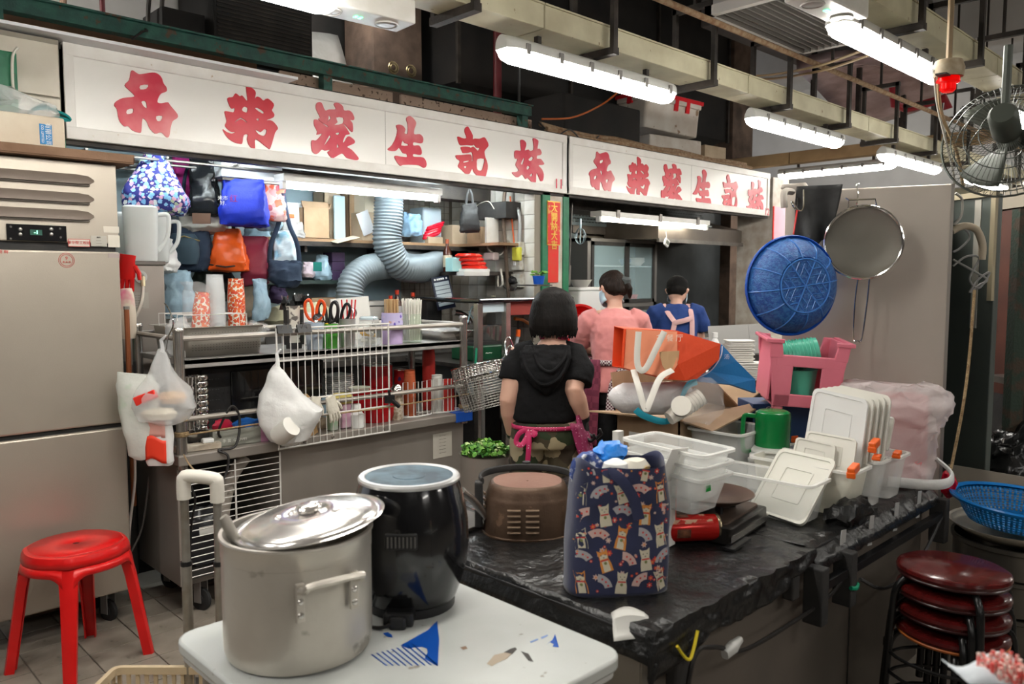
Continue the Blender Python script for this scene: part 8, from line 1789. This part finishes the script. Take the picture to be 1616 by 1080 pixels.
solo('black_rubber_apron',MB().grid(lambda a,b_:Vector(((a-.5)*(.145+.02*math.sin(b_*3))*(.75+.5*b_ if b_>.5 else 1)+.0,.03*math.sin(a*9+b_*2)*(1-b_)-.01,-.13+.27*b_+(.05*abs(math.sin(a*5)) if b_<.1 else 0)))+Vector((-.03*(1-b_),0,0)),20,14),mat('black rubber cloth',(.012,.013,.013),.6,0,(.03,.03,.03),9,bump=.3,bs=20),'black rubber glove sheet hanging over the cabinet corner','cloth',q,rz=cang,solid=.004)
solo('grey_rag_glove',bagmb([(0,.05,.015),(.015,.06,.02),(.03,.05,.015)],amp=.01,seed=94),mat('grey knitted',(.45,.41,.36),.9),'grey work glove lying over the left top corner of the steel cabinet','glove',Vector((pL.x,pL.y,1.945))+Vector((.02,-.03,0)),rz=cang)
solo('grey_rag_finger',MB().tube(smooth_path([at(1250,303,D=3.55),at(1238,303,D=3.5),at(1237,318,D=3.48),at(1238,328,D=3.48)],4),.015,8),mat('grey knitted'),'finger of the grey glove drooping at the cabinet corner','glove')
ss=on(1502,.63,D=2.44);ss.z=0;WINE=mat('dark cherry seat',(.05,.004,.004),.2,0,(.09,.008,.007),5,st=(1,9,1),coat=.15)
BLKT=mat('black tube',(.010,.010,.010),.25,.2)
for k in range(4):
    z=.455+.064*k
    t=T('round_stool',('lowest stool of the cherry stack with an orange edge','second lowest cherry stool in the stack of four','third cherry stool in the stack of four','topmost cherry-red round stool of the stack')[k],'stool',ss+Vector((0,0,.064*k)),VROT+R(8*k),rot=None)
    t.rotation_euler=(R(0),R(1.5),VROT+R(7*k)+R(20))
    obj('seat',MB().lathe([(0,.455),(.150,.455),(.160,.449),(.163,.440),(.158,.430),(.145,.428),(0,.428)],48),WINE,t)
    obj('edge_band',MB().lathe([(.158,.430),(.161,.427),(.158,.421),(.14,.421)],48),mat('orange wood edge',(.45,.13,.03),.4) if k==0 else mat('dark seat edge',(.03,.006,.006),.3),t)
    for j in range(4):
        a_=R(45+90*j);c,s_=math.cos(a_),math.sin(a_)
        pts=[(c*.06,s_*.06,.418),(c*.13,s_*.13,.415),(c*.168,s_*.168,.38),(c*.180,s_*.180,.30),(c*.195,s_*.195,.0)]
        obj('leg',MB().tube(smooth_path(pts,5),.0115,10),BLKT,t)
    obj('ring',MB().tube([(.186*math.cos(i*.2618),.186*math.sin(i*.2618),.17) for i in range(24)],.006,6,loop=True),BLKT,t)
bp=on(1605,.6,D=3.0);bp.z=0;POTS=mat('dark steamer steel',(.16,.15,.13),.3,.85,(.11,.10,.09),4)
zs_=0
for k,(h,r_,lb) in enumerate(((.16,.205,'lowest tier of the steamer stack at the right edge'),(.14,.205,'second tier of the steamer stack'),(.14,.205,'third tier of the steamer stack'),(.12,.215,'top steel steamer tier under the blue strainer'))):
    t=T('steamer_tier',lb,'steamer',(bp.x,bp.y,zs_))
    obj('wall',MB().lathe([(0,.002),(r_-.01,.0),(r_,.01),(r_,h-.02),(r_+.008,h-.015),(r_+.008,h),(r_-.004,h)],56),POTS,t);zs_+=h
t=T('white_colander','white perforated colander nested under the blue strainer','colander',(bp.x,bp.y,zs_+.001))
obj('body',MB().lathe([(0,0),(.17,0),(.21,.03),(.232,.045),(.235,.05),(.225,.045)],56),mat('off white plastic',(.50,.46,.38),.5),t)
t=T('blue_strainer','bright blue round plastic strainer on top of the steamer stack','strainer',(bp.x,bp.y,zs_+.052),rot=(R(2),R(3),VROT))
SKY=mat('sky blue plastic',(.0,.17,.46),.35,0,(.0,.13,.38),40,.45,.55)
obj('rim',MB().lathe([(.215,.088),(.238,.094),(.242,.088),(.236,.078),(.214,.076)],60),mat('sky blue rim',(.0,.16,.50),.3),t)
n=72;mb=MB()
for i in range(n):
    a0_,a1_=2*math.pi*i/n,2*math.pi*(i+.55)/n
    prof_=((.17,.0),(.19,.03),(.205,.06),(.215,.082))
    for(r0_,zz0),(r1_,zz1) in zip(prof_,prof_[1:]):mb.add([(r0_*math.cos(a0_),r0_*math.sin(a0_),zz0),(r0_*math.cos(a1_),r0_*math.sin(a1_),zz0),(r1_*math.cos(a1_),r1_*math.sin(a1_),zz1),(r1_*math.cos(a0_),r1_*math.sin(a0_),zz1)],[(0,1,2,3)])
for z_,r_ in((.0,.17),(.01,.177),(.02,.184),(.03,.19),(.04,.196),(.05,.201),(.06,.206),(.07,.211)):mb.lathe([(r_-.0005,z_),(r_+.001,z_+.004)],60)
o=obj('mesh_wall',mb,SKY,t,solid=.001);o['kind']='stuff'
obj('bottom',MB().lathe([(0,0),(.17,0)],48),SKY,t,solid=.002)
GAR=mat('black garbage bag',(.010,.010,.010),.22,0,bump=.9,bs=16)
q=on(1618,0,D=3.75);solo('garbage_bag',bagmb([(0,.24,.22),(.1,.30,.26),(.4,.30,.27),(.7,.24,.22),(.85,.12,.12)],e=2.2,amp=.06,fr=7,seed=95,n=72,sub=10,fine=.03),GAR,'large crumpled black garbage bag at the right edge behind the strainer','bag',q,rz=VROT,ang=80)
q=on(1570,0,D=3.62);solo('folded_cartons',MB().b(-.02,.0,-.2,.2,0,.62).b(.01,.02,-.2,.2,0,.68).b(.03,.035,-.2,.2,0,.6),mat('folded cards',(.40,.35,.29),.7),'bundle of flattened cartons standing beside the garbage bag','cardboard',on(1548,0,D=3.5),rot=(0,R(6),VROT+R(40)),smooth=False)
t=T('dark_cupboard','dark red-brown cupboard with steel pot at the far right edge','cupboard',on(1625,0,D=4.3),VROT)
obj('body',MB().b(-.10,.6,.1,.5,.9,1.93),mat('dark red brown wood',(.10,.03,.018),.5,0,(.06,.018,.012),4),t,smooth=False)
obj('lower',MB().b(-.10,.6,.1,.5,0,.9),BLACKM,t,smooth=False)
obj('top_crate',MB().b(-.1,.6,.05,.5,1.94,2.05),mat('pale crate',(.35,.31,.24),.6),t,smooth=False)
obj('pot',MB().lathe([(0,0),(.16,0),(.18,.13),(.187,.135),(.175,.13)],32,(.05,-.05,1.02)),POTS,t)
obj('pot_shelf',MB().b(-.2,.4,-.25,.15,.98,1.015),STEELD,t,smooth=False)
for z in(1.63,1.35):obj('white_jar',MB().lathe([(0,0),(.03,0),(.032,.03),(.045,.035),(.045,.05),(0,.05)],16,(.04,-.02,z)),mat('pale jar',(.45,.44,.38),.5),t)
q=at(1588,1060,D=1.05)
st2=T('straw_tub','blurred tub of red-tipped paper straws in the bottom right corner','straws',(q.x,q.y,q.z-.16),VROT)
obj('tub',MB().lathe([(0,0),(.030,0),(.036,.09),(.033,.09)],24),mat('pale tub',(.55,.52,.42),.4),st2)
mb=MB();mr=MB()
for k in range(60):
    a_=k*2.4;r_=.0043*math.sqrt(k);x,y=r_*math.cos(a_),r_*math.sin(a_);h=.172+.006*math.sin(k*7)
    mb.tube([(x*.7,y*.7,.01),(x,y,h-.028)],.0026,5);mr.tube([(x,y,h-.028),(x*1.04,y*1.04,h)],.0028,5)
o=obj('straws',mb,mat('cream straw',(.66,.52,.34),.7),st2);o['kind']='stuff'
o=obj('red_tips',mr,mat('red white tips',(.72,.08,.07),.6,0,(.80,.62,.55),120,.45,.55),st2);o['kind']='stuff'
q2=on(1520,q.z-.165,D=1.05)
t=T('corner_table','table corner under the tub of straws at the bottom right','table',(q.x,q.y,0),VROT)
obj('tabletop',MB().rbox(-.06,.5,-.5,.06,q.z-.185,q.z-.161,.03),TABM,t,smooth=False)
obj('leg',MB().tube([(0,0,0),(0,0,q.z-.185)],.014,8),PST,t)
solo('white_napkin',MB().grid(lambda a,b_:Vector((.10*a,.07*b_,.012*math.sin(a*6)*math.sin(b_*5)+.01)),10,8),mat('bluish white tissue',(.62,.66,.70),.8),'white tissue corner beside the tub of straws','tissue',at(1530,1092,D=1.02),rz=VROT,solid=.001)
# ================== PEOPLE
SKIN=mat('skin',(.76,.46,.34),.5,0,(.70,.41,.30),12,bump=.03,bs=200)
def remesh(o,vs=.006,sm=4):
    r=o.modifiers.new('r','REMESH');r.mode='VOXEL';r.voxel_size=vs;r.use_smooth_shade=True
    if sm:s_=o.modifiers.new('s','SMOOTH');s_.iterations=sm;s_.factor=.5
    return o
def wrinkle(o,strength=.01,size=.08,seed=0):
    tx=bpy.data.textures.new('folds','CLOUDS');tx.noise_scale=size;tx.noise_depth=2
    d=o.modifiers.new('d','DISPLACE');d.texture=tx;d.strength=strength;d.mid_level=.5;d.texture_coords='LOCAL'
    return o
def limb(mb,pts,rad,n=14):return mb.tube(smooth_path(pts,4),interp(rad,(len(pts)-1)*4+1),n)
def interp(rad,n):
    out=[]
    for i in range(n):
        t=i/(n-1)*(len(rad)-1);k=min(int(t),len(rad)-2);f=t-k;out.append(rad[k]*(1-f)+rad[k+1]*f)
    return out
def hand(mb,w,d,nrm,side,s=1.0,curl=.5):
    w,d,nrm=Vector(w),Vector(d).normalized(),Vector(nrm).normalized();nrm=(nrm-d*nrm.dot(d)).normalized();l=d.cross(nrm).normalized()*side
    mb.tube([w-d*.02,w+d*.015,w+d*.05*s,w+d*.085*s],[(.024*s,.018*s),(.028*s,.016*s),(.040*s,.015*s),(.039*s,.012*s)],12,up=l)
    for k in range(4):
        p=w+d*.078*s+l*(1.5-k)*.0195*s;dd=d.copy();seg=[(.040,.027,.022),(.045,.030,.024),(.042,.028,.023),(.033,.021,.019)][k];pts=[p-dd*.01];pts.append(p)
        for sg in seg:
            dd=(dd*math.cos(curl)+nrm*math.sin(curl)).normalized();p=p+dd*sg*s;pts.append(p);nrm2=nrm
            nrm=(nrm-dd*nrm.dot(dd)).normalized()
        nrm=Vector(nrm2)
        nrm=(nrm-d*nrm.dot(d));nrm=nrm.normalized() if nrm.length>.2 else l.cross(d)*side
        mb.tube(pts,[.009*s,.0095*s,.0088*s,.008*s,.0065*s],8)
    p=w+d*.022*s+l*.030*s;td=(d*.7+l*.55+nrm*.45).normalized()
    mb.tube([p-l*.012*s,p,p+td*.035*s,p+(td*.035+(td+nrm*.5-l*.3).normalized()*.028)*s],[.013*s,.013*s,.0105*s,.008*s],8)
def person(label,org,rz,J,skin=SKIN):
    t=T('person',label,'person',org,rz);mb=MB()
    hip,ch,nk,hd=map(Vector,(J['hip'],J['chest'],J['neck'],J['head']))
    rs=[sring(hip.x,hip.y,hip.z-.09,.15,.11,24),sring(hip.x,hip.y,hip.z,.155,.115,24),sring((hip.x*.6+ch.x*.4),hip.y*.6+ch.y*.4,hip.z*.6+ch.z*.4,.12,.09,24),sring(ch.x,ch.y,ch.z,J.get('cw',.135),.095,24),sring(nk.x,nk.y,nk.z-.07,J.get('cw',.135)*.85,.075,24),sring(nk.x,nk.y,nk.z-.02,.06,.055,24)]
    mb.rings(rs)
    mb.tube([nk-Vector((0,0,.05)),nk+(hd-nk)*.35,hd-Vector((0,0,.02))],[.052,.047,.05],16)
    hr_=J.get('hr',.075);hl=.105
    hm_=RZ(J.get('yaw',0))@RX(J.get('nod',-.25))
    HX=T3(*hd)@hm_
    hv=[[HX@Vector(q) for q in sring(0,.008+.012*math.cos(f*1.2),hl*math.sin(f),hr_*math.cos(f)**.8,hr_*1.18*math.cos(f)**.8,20,2.1)] for f in[R(a_) for a_ in(-84,-65,-45,-25,-5,15,35,55,72,85)]]
    mb.rings(hv)
    mb.tube([HX@Vector((0,.085,-.085)),HX@Vector((0,.06,-.10)),HX@Vector((0,.0,-.07))],[.02,.03,.045],10)
    mb.tube([HX@Vector((0,.09,.015)),HX@Vector((0,.112,-.028)),HX@Vector((0,.09,-.034))],[.007,.013,.008],8)
    for s_ in(-1,1):mb.tube([HX@Vector((s_*(hr_+.001),.0,.02)),HX@Vector((s_*(hr_+.012),-.012,.0)),HX@Vector((s_*(hr_+.001),.004,-.03))],[(.006,.012),(.007,.016),(.006,.010)],8)
    for s_,sh,el,wr_,hn in((-1,'shL','elL','wrL','hL'),(1,'shR','elR','wrR','hR')):
        a,b_,c=Vector(J[sh]),Vector(J[el]),Vector(J[wr_])
        mb.tube([nk*.4+a*.6-Vector((0,0,.03)),a,a.lerp(b_,.5),b_,b_.lerp(c,.35),c],[.05,.047]+[q_*J.get('am',1) for q_ in(.046,.038,.039,.027)],14)
        d_,nr_,cu=J[hn]
        if not J.get('gloved'):hand(mb,c,d_,nr_,s_,J.get('hs',.95),cu)
    for s_ in(-1,1):
        hpj=hip+Vector((s_*.08,0,-.06));kn=Vector(J.get('knL' if s_<0 else 'knR',(hip.x+s_*.09,hip.y+.02,.46)));an=Vector((kn.x+s_*.005,kn.y-.03,.08))
        mb.tube([hpj,hpj.lerp(kn,.5),kn,kn.lerp(an,.35),an,an-Vector((0,0,.04))],[.085,.070,.052,.052,.036,.036],14)
        mb.tube([an-Vector((0,.03,.045)),an+Vector((0,.06,-.05)),an+Vector((0,.15,-.055))],[(.032,.036),(.030,.042),(.02,.035)],10)
    remesh(obj('body',mb,skin,t),.0062,2)
    for s_ in(-1,1):
        obj('eye',MB().lathe([(0,.004),(.009,.002),(.012,-.002)],12,X=HX@T3(s_*.03,.094,.012)@RX(R(-90))),mat('eye dark',(.05,.03,.02),.2),t)
        obj('eyebrow',MB().tube([HX@Vector((s_*.045,.088,.034)),HX@Vector((s_*.03,.098,.040)),HX@Vector((s_*.015,.100,.036))],.003,5),BLACKM,t)
        sh_=Vector(J.get('knL' if s_<0 else 'knR',(hip.x+s_*.09,hip.y+.02,.46)))
        obj('shoe',MB().rings([sring(sh_.x+s_*.005,sh_.y+.02,z,w_,l_,20,2.6) for z,w_,l_ in((0,.045,.125),(.02,.05,.13),(.05,.045,.115),(.08,.038,.07))]),BLACKM,t)
    obj('mouth',MB().tube([HX@Vector((-.02,.098,-.052)),HX@Vector((0,.104,-.054)),HX@Vector((.02,.098,-.052))],.004,5),mat('lips',(.45,.16,.14),.5),t)
    return t,HX
def dull(m,k=.15):m.node_tree.nodes['Principled BSDF'].inputs['Specular IOR Level'].default_value=k;return m
HAIR=mat('black hair',(.005,.0045,.004),.55,0,(.009,.007,.006),60,st=(1,1,.06),bump=.3,bs=160)
dull(HAIR)
pA=on(862,0,D=3.82)
JA=dict(hip=(-.005,0,.86),chest=(-.01,.02,1.08),neck=(.035,.045,1.275),head=(.04,.085,1.395),shL=(-.135,.03,1.19),elL=(-.185,-.02,.965),wrL=(-.165,.06,.79),
          shR=(.145,.03,1.185),elR=(.125,-.075,1.02),wrR=(.175,-.03,.885),hL=((.02,.15,-1),(1,0,0),.55),hR=((.15,.2,-1),(-1,.35,0),1.15),nod=-.35,yaw=.15,gloved=1,am=1.2)
wa,HXA=person('woman with black bob in black hooded shirt and camouflage trousers, seen from behind',pA,VROT,JA)
BLKS=mat('black jersey',(.007,.007,.0075),.92,0,(.012,.012,.013),8,bump=.3,bs=40)
dull(BLKS,.2)
mb=MB().rings([sring(x,y,z,a_,b_,36,2.3) for x,y,z,a_,b_ in((-.01,.0,.865,.150,.118),(-.012,.0,.885,.158,.125),(-.012,.0,.94,.150,.118),(-.012,.01,1.02,.142,.112),(-.008,.02,1.10,.146,.112),(.0,.025,1.15,.140,.102),(.01,.035,1.19,.118,.088),(.025,.045,1.225,.088,.072),(.03,.05,1.245,.060,.058))])
mb.tube([(-.06,.035,1.20),(-.12,.03,1.185),(-.163,.012,1.12),(-.178,-.005,1.06)],[.058,.061,.062,.060],18)
mb.tube([(.07,.035,1.20),(.13,.025,1.185),(.160,-.025,1.11),(.148,-.06,1.05)],[.058,.064,.068,.066],18)
wrinkle(remesh(obj('shirt',mb,BLKS,wa),.0075,5),.010,.05)
hd_=MB();rr_=[]
for z,w_,d_,x_,y_ in((1.005,.015,.012,-.01,-.105),(1.03,.045,.028,-.01,-.112),(1.08,.085,.038,-.015,-.112),(1.14,.115,.042,-.015,-.095),(1.20,.125,.040,-.01,-.065),(1.235,.11,.032,.0,-.04)):rr_.append(sring(x_,y_,z,w_,d_,28,2))
wrinkle(remesh(obj('hood',hd_.rings(rr_),BLKS,wa),.006,3),.014,.035)
for pts in(((-.12,-.06,1.22),(-.10,-.125,1.13),(-.03,-.155,1.06),(.05,-.145,1.09),(.10,-.10,1.18)),((-.07,-.06,1.23),(-.045,-.14,1.15),(.01,-.155,1.12),(.07,-.12,1.17),(.09,-.07,1.22))):
    obj('hood_fold',MB().tube(smooth_path(pts,6),.008,8),BLKS,wa)
mb=MB()
for z,w_,d_,y_ in((1.272,.100,.088,-.01),(1.285,.112,.106,-.008),(1.33,.118,.115,0),(1.39,.115,.118,.005),(1.44,.106,.110,.005),(1.48,.082,.088,.0),(1.505,.045,.05,0),(1.515,.01,.01,0)):pass
rr_=[sring(.032,.055+y_*1,z,w_,d_,40,2.15) for z,w_,d_,y_ in((1.290,.100,.074,-.032),(1.300,.113,.090,-.028),(1.325,.118,.102,-.020),(1.36,.118,.108,-.012),(1.40,.113,.110,0),(1.445,.102,.100,.004),(1.48,.080,.080,.004),(1.502,.048,.05,.004),(1.512,.012,.012,.004))]
mb.rings(rr_);hh=obj('hair',mb,HAIR,wa);wrinkle(remesh(hh,.006,4),.006,.06)
mb=MB();rh=random.Random(9)
for k in range(70):
    a_=R(-200+220*k/70);x,y=.032+.108*math.cos(a_),.03+.085*math.sin(a_);mb.tube([(x*.98,y,1.335),(x+.004*math.cos(a_),y+.004*math.sin(a_),1.305),(x*.985,y*.98,1.272+rh.uniform(-.008,.012))],[.008,.007,.002],5)
o=obj('hair_tips',mb,HAIR,wa);o['kind']='stuff'
obj('neck_scarf',MB().tube([(.035+.062*math.cos(i*.3927),.04+.058*math.sin(i*.3927),1.262+.004*math.sin(i)) for i in range(16)],(.010),8,loop=True),mat('crimson dotted band',(.42,.02,.08),.6,0,(.6,.3,.35),90,.62,.66),wa)
obj('bare_nape',MB().rings([sring(.03,.03,z,w_,d_,24) for z,w_,d_ in((1.222,.088,.082),(1.245,.066,.066),(1.275,.052,.055),(1.29,.05,.05))]),SKIN,wa)
CAMO=vor_mat('camouflage cloth',[(.028,.04,.015),(.05,.035,.022),(.36,.30,.19),(.40,.33,.2),(.03,.022,.016),(.03,.05,.02)],(.07,.055,.03),11,.62,.85)
def trousers(par,hip,J,m,top=.87,fl=1.0):
    mb=MB().rings([sring(hip[0],hip[1],z,w_,d_,32,2.4) for z,w_,d_ in((.74,.165,.125),(.80,.170,.132),(top-.02,.160,.122),(top,.152,.115))])
    for s_ in(-1,1):
        kx=hip[0]+s_*.092;mb.tube([(hip[0]+s_*.078,hip[1],.78),(kx,hip[1]+.01,.6),(kx,hip[1]+.02,.44),(kx,hip[1]-.01,.25),(kx,hip[1]-.01,.07)],[.098*fl,.090*fl,.074*fl,.068*fl,.062*fl],18)
    return wrinkle(remesh(obj('trousers',mb,m,par),.009,4),.014,.06)
trousers(wa,(-.005,0),JA,CAMO)
APR=vor_mat('dotted magenta apron',[(.85,.55,.65),(.80,.45,.55)],(.28,.02,.09),62,.16,.5,rnd=.25)
APD=vor_mat('dotted pink tie',[(.90,.7,.75),(.88,.6,.68)],(.62,.03,.14),75,.18,.5,rnd=.2)
obj('apron_tie',MB().rings([[(x,y,z+k*.0) for x,y,z in sring(-.005,0,z0,w_,d_,32,2.4)] for k,(z0,w_,d_) in enumerate(((.835,.166,.130),(.855,.166,.130)))],cap=False),APD,wa,solid=.004)
for pts in(((-.10,-.137,.845),(-.135,-.15,.83),(-.150,-.152,.79),(-.125,-.155,.775),(-.10,-.145,.81),(-.09,-.14,.845)),((-.09,-.14,.845),(-.09,-.155,.78),(-.095,-.15,.70)),((-.08,-.14,.845),(-.065,-.15,.82),(-.06,-.14,.84))):
    obj('apron_bow',MB().tube(smooth_path(pts,4),[(.003,.012)]*((len(pts)-1)*4+1),8,up=(0,-1,0)),APD,wa)
def wrap(par,name,m,a0,a1,z0,z1,r_,ry,cx=0,cy=0,flare=.0,slope=0,n=20,k=12):
    def fn(a,b_):
        ang=a0+(a1-a0)*a;z=z1+(z0-z1)*b_;f=1+flare*b_
        return Vector((cx+r_*f*math.cos(ang)+slope*b_,cy+ry*f*math.sin(ang),z))+noise.noise_vector(Vector((a*5,b_*3,1)))*.008
    return obj(name,MB().grid(fn,n,k),m,par,solid=.004,ang=70)
wrap(wa,'apron',APR,R(-40),R(140),.45,.90,.176,.14,flare=.22,slope=.02)
wrap(wa,'apron_back_fold',APR,R(-55),R(-10),.58,.868,.180,.148,flare=.12,slope=.07)
GLB=mat('black nitrile glove',(.012,.012,.013),.38,0,bump=.3,bs=60)
for s_,wr_,hn,c_ in((-1,'wrL','hL','elL'),(1,'wrR','hR','elR')):
    w=Vector(JA[wr_]);d_,nr_,cu=JA[hn];g=MB();e_=Vector(JA[c_])
    g.tube([w+(e_-w)*.10,w,w+Vector(d_).normalized()*.02],[.034,.030,.030],14);hand(g,w,d_,nr_,s_,1.2,cu)
    remesh(obj('glove',g,GLB,wa),.0048,1)
pB=on(967,0,D=5.12)
JB=dict(hip=(.0,0,.93),chest=(.005,.03,1.20),neck=(.01,.06,1.375),head=(.0,.095,1.49),shL=(-.14,.05,1.30),elL=(-.20,.20,1.11),wrL=(-.10,.38,1.05),
          shR=(.155,.05,1.29),elR=(.19,.20,1.09),wrR=(.08,.38,1.03),hL=((.5,1,-.2),(0,0,-1),.4),hR=((-.5,1,-.2),(0,0,-1),.4),nod=-.45,yaw=.45)
wb,HXB=person('woman with tied dark hair in pink shirt and plaid apron standing at the kitchen counter',pB,VROT,JB)
PINK=mat('salmon pink cotton',(.70,.27,.26),.85,0,(.64,.23,.22),5,bump=.15,bs=40,sheen=.2)
mb=MB().rings([sring(x,y,z,a_,b_,36,2.3) for x,y,z,a_,b_ in((.01,.0,.83,.205,.15),(.01,.0,.86,.200,.15),(.005,.0,.95,.170,.13),(.005,.01,1.03,.145,.118),(.005,.02,1.12,.158,.125),(.005,.03,1.22,.160,.12),(.005,.045,1.30,.150,.10),(.008,.055,1.34,.095,.075),(.01,.06,1.36,.058,.055))])
mb.tube([(-.10,.04,1.31),(-.15,.05,1.285),(-.195,.12,1.19),(-.20,.17,1.13)],[.06,.078,.082,.080],18)
mb.tube([(.10,.04,1.31),(.16,.05,1.28),(.195,.12,1.18),(.19,.17,1.12)],[.06,.076,.08,.078],18)
wrinkle(remesh(obj('shirt',mb,PINK,wb),.0085,5),.014,.06)
HX_=HXB
mb=MB();HR=[[HX_@Vector(q) for q in sring(0,y_,z,w_,d_,32,2.1)] for z,w_,d_,y_ in((-.075,.045,.03,-.055),(-.05,.070,.05,-.045),(-.01,.083,.080,-.025),(.03,.086,.092,-.008),(.07,.077,.088,.0),(.10,.055,.066,.0),(.115,.02,.03,0))]
mb.rings(HR);wrinkle(remesh(obj('hair',mb,mat('dark brown hair',(.012,.007,.005),.5,0,(.022,.013,.009),60,st=(1,1,.1),bump=.6,bs=140),wb),.006,2),.006,.03)
HB=dull(mat('dark brown hair'))
b_=HX_@Vector((.045,-.085,.005));obj('hair_bun',bagmb([(-.03,.02,.02),(-.015,.036,.032),(.015,.036,.032),(.03,.02,.02)],e=2,amp=.008,fr=30,seed=97),mat('grey scrunchie',(.07,.08,.08),.8,bump=.5),wb).location=b_
obj('ponytail',MB().tube([b_,b_+Vector((.02,-.02,-.05)),b_+Vector((.028,-.01,-.085)),b_+Vector((.03,.0,-.11))],[.022,.026,.016,.005],10),HB,wb)
def mask(par,HX_,nm='face_mask'):
    obj(nm,MB().grid(lambda a,b_:HX_@Vector((.078*math.cos(R(200-220*a)),.028+.088*math.sin(max(0,R(200-220*a)))+.012*math.sin(math.pi*b_),-.088+.085*b_)),14,6),mat('pale blue mask',(.50,.66,.74),.7),par,solid=.002)
mask(wb,HXB);
trousers(wb,(.01,0),JB,BLKS,.90)
PLAID=check_mat('burgundy plaid',(.14,.015,.04),(.20,.03,.06),26,.8);HOUND=check_mat('houndstooth band',(.66,.60,.58),(.10,.02,.04),90,.8)
wrap(wb,'apron',PLAID,R(20),R(236),.50,1.04,.185,.155,flare=.25)
obj('apron_tie',MB().rings([[p for p in sring(.005,.01,z0,.168,.138,32,2.3)] for z0 in(1.0,1.035)],cap=False),HOUND,wb,solid=.005)
obj('apron_ribbon',MB().tube(smooth_path([(.06,-.145,1.02),(.02,-.165,.97),(-.03,-.175,.88),(-.05,-.18,.72)],5),[(.003,.026)]*16,8,up=(0,-1,0)),HOUND,wb)
obj('apron_ribbon',MB().tube(smooth_path([(.06,-.145,1.02),(.10,-.16,.95),(.12,-.175,.82)],5),[(.003,.018)]*11,8,up=(0,-1,0)),HOUND,wb)
pC=on(1065,0,D=6.5)
JC=dict(hip=(.0,0,.90),chest=(.0,.03,1.18),neck=(.0,.05,1.355),head=(.012,.085,1.455),shL=(-.155,.04,1.29),elL=(-.20,.16,1.06),wrL=(-.10,.36,1.02),
          shR=(.155,.04,1.29),elR=(.215,.10,1.07),wrR=(.14,.34,1.0),hL=((.4,1,-.2),(0,0,-1),.5),hR=((-.4,1,-.2),(0,0,-1),.5),nod=-.35,yaw=-.45,cw=.145,hr=.078)
wc,HXC=person('cook in blue T-shirt with pink apron straps and black cap at the range',pC,VROT,JC)
BLT=mat('blue cotton',(.02,.055,.22),.85,0,(.015,.045,.18),6,bump=.12,bs=40)
mb=MB().rings([sring(x,y,z,a_,b_,36,2.3) for x,y,z,a_,b_ in((.0,.0,.80,.170,.135),(.0,.0,.88,.168,.13),(.0,.01,1.0,.158,.12),(.0,.02,1.12,.165,.12),(.0,.03,1.22,.168,.115),(.0,.04,1.29,.155,.095),(.0,.05,1.33,.09,.07),(.0,.05,1.345,.06,.058))])
mb.tube([(-.10,.04,1.30),(-.165,.04,1.275),(-.205,.08,1.18),(-.21,.11,1.13)],[.06,.076,.078,.076],18)
mb.tube([(.10,.04,1.30),(.165,.04,1.275),(.21,.07,1.18),(.22,.085,1.13)],[.06,.076,.078,.076],18)
wrinkle(remesh(obj('shirt',mb,BLT,wc),.0085,4),.012,.06)
CAPM=dull(mat('black cap cloth',(.008,.0075,.0075),.8))
mb=MB();mb.rings([[HXC@Vector(q) for q in sring(0,y_,z,w_,d_,32,2.1)] for z,w_,d_,y_ in((.01,.088,.100,0),(.05,.088,.102,0),(.085,.076,.088,0),(.11,.045,.052,0),(.118,.01,.01,0))])
obj('cap',mb,CAPM,wc)
obj('cap_peak',MB().grid(lambda a,b_:HXC@Vector(((.075)*math.cos(R(25+130*a))*(1),.075+(.035+.065*b_)*math.sin(R(25+130*a)),.012-.018*b_)),12,4),CAPM,wc,solid=.003)
mb=MB();mb.rings([[HXC@Vector(q) for q in sring(0,y_,z,w_,d_,28,2.1)] for z,w_,d_,y_ in((-.055,.06,.03,-.045),(-.02,.082,.065,-.03),(.02,.085,.09,-.008),(.04,.086,.095,0))])
obj('hair',mb,HAIR,wc);mask(wc,HXC)
trousers(wc,(0,0),JC,BLKS,.88)
PKS=mat('pale pink strap',(.74,.46,.45),.8)
for pts in(((-.105,.055,1.34),(-.085,-.062,1.27),(-.055,-.098,1.22),(-.045,-.112,1.19),(-.075,-.118,1.05),(-.09,-.13,.93)),((.10,.055,1.34),(.098,-.055,1.28),(.10,-.095,1.2),(.10,-.105,1.08),(.10,-.125,.93)),((-.05,-.116,1.195),(.03,-.120,1.215),(.10,-.098,1.235))):
    P_=smooth_path(pts,5);obj('apron_strap',MB().tube(P_,[(.004,.020)]*len(P_),8,up=(0,-1,0)),PKS,wc)
wrap(wc,'apron',PKS,R(10),R(170),.45,1.2,.18,.15,flare=.1)
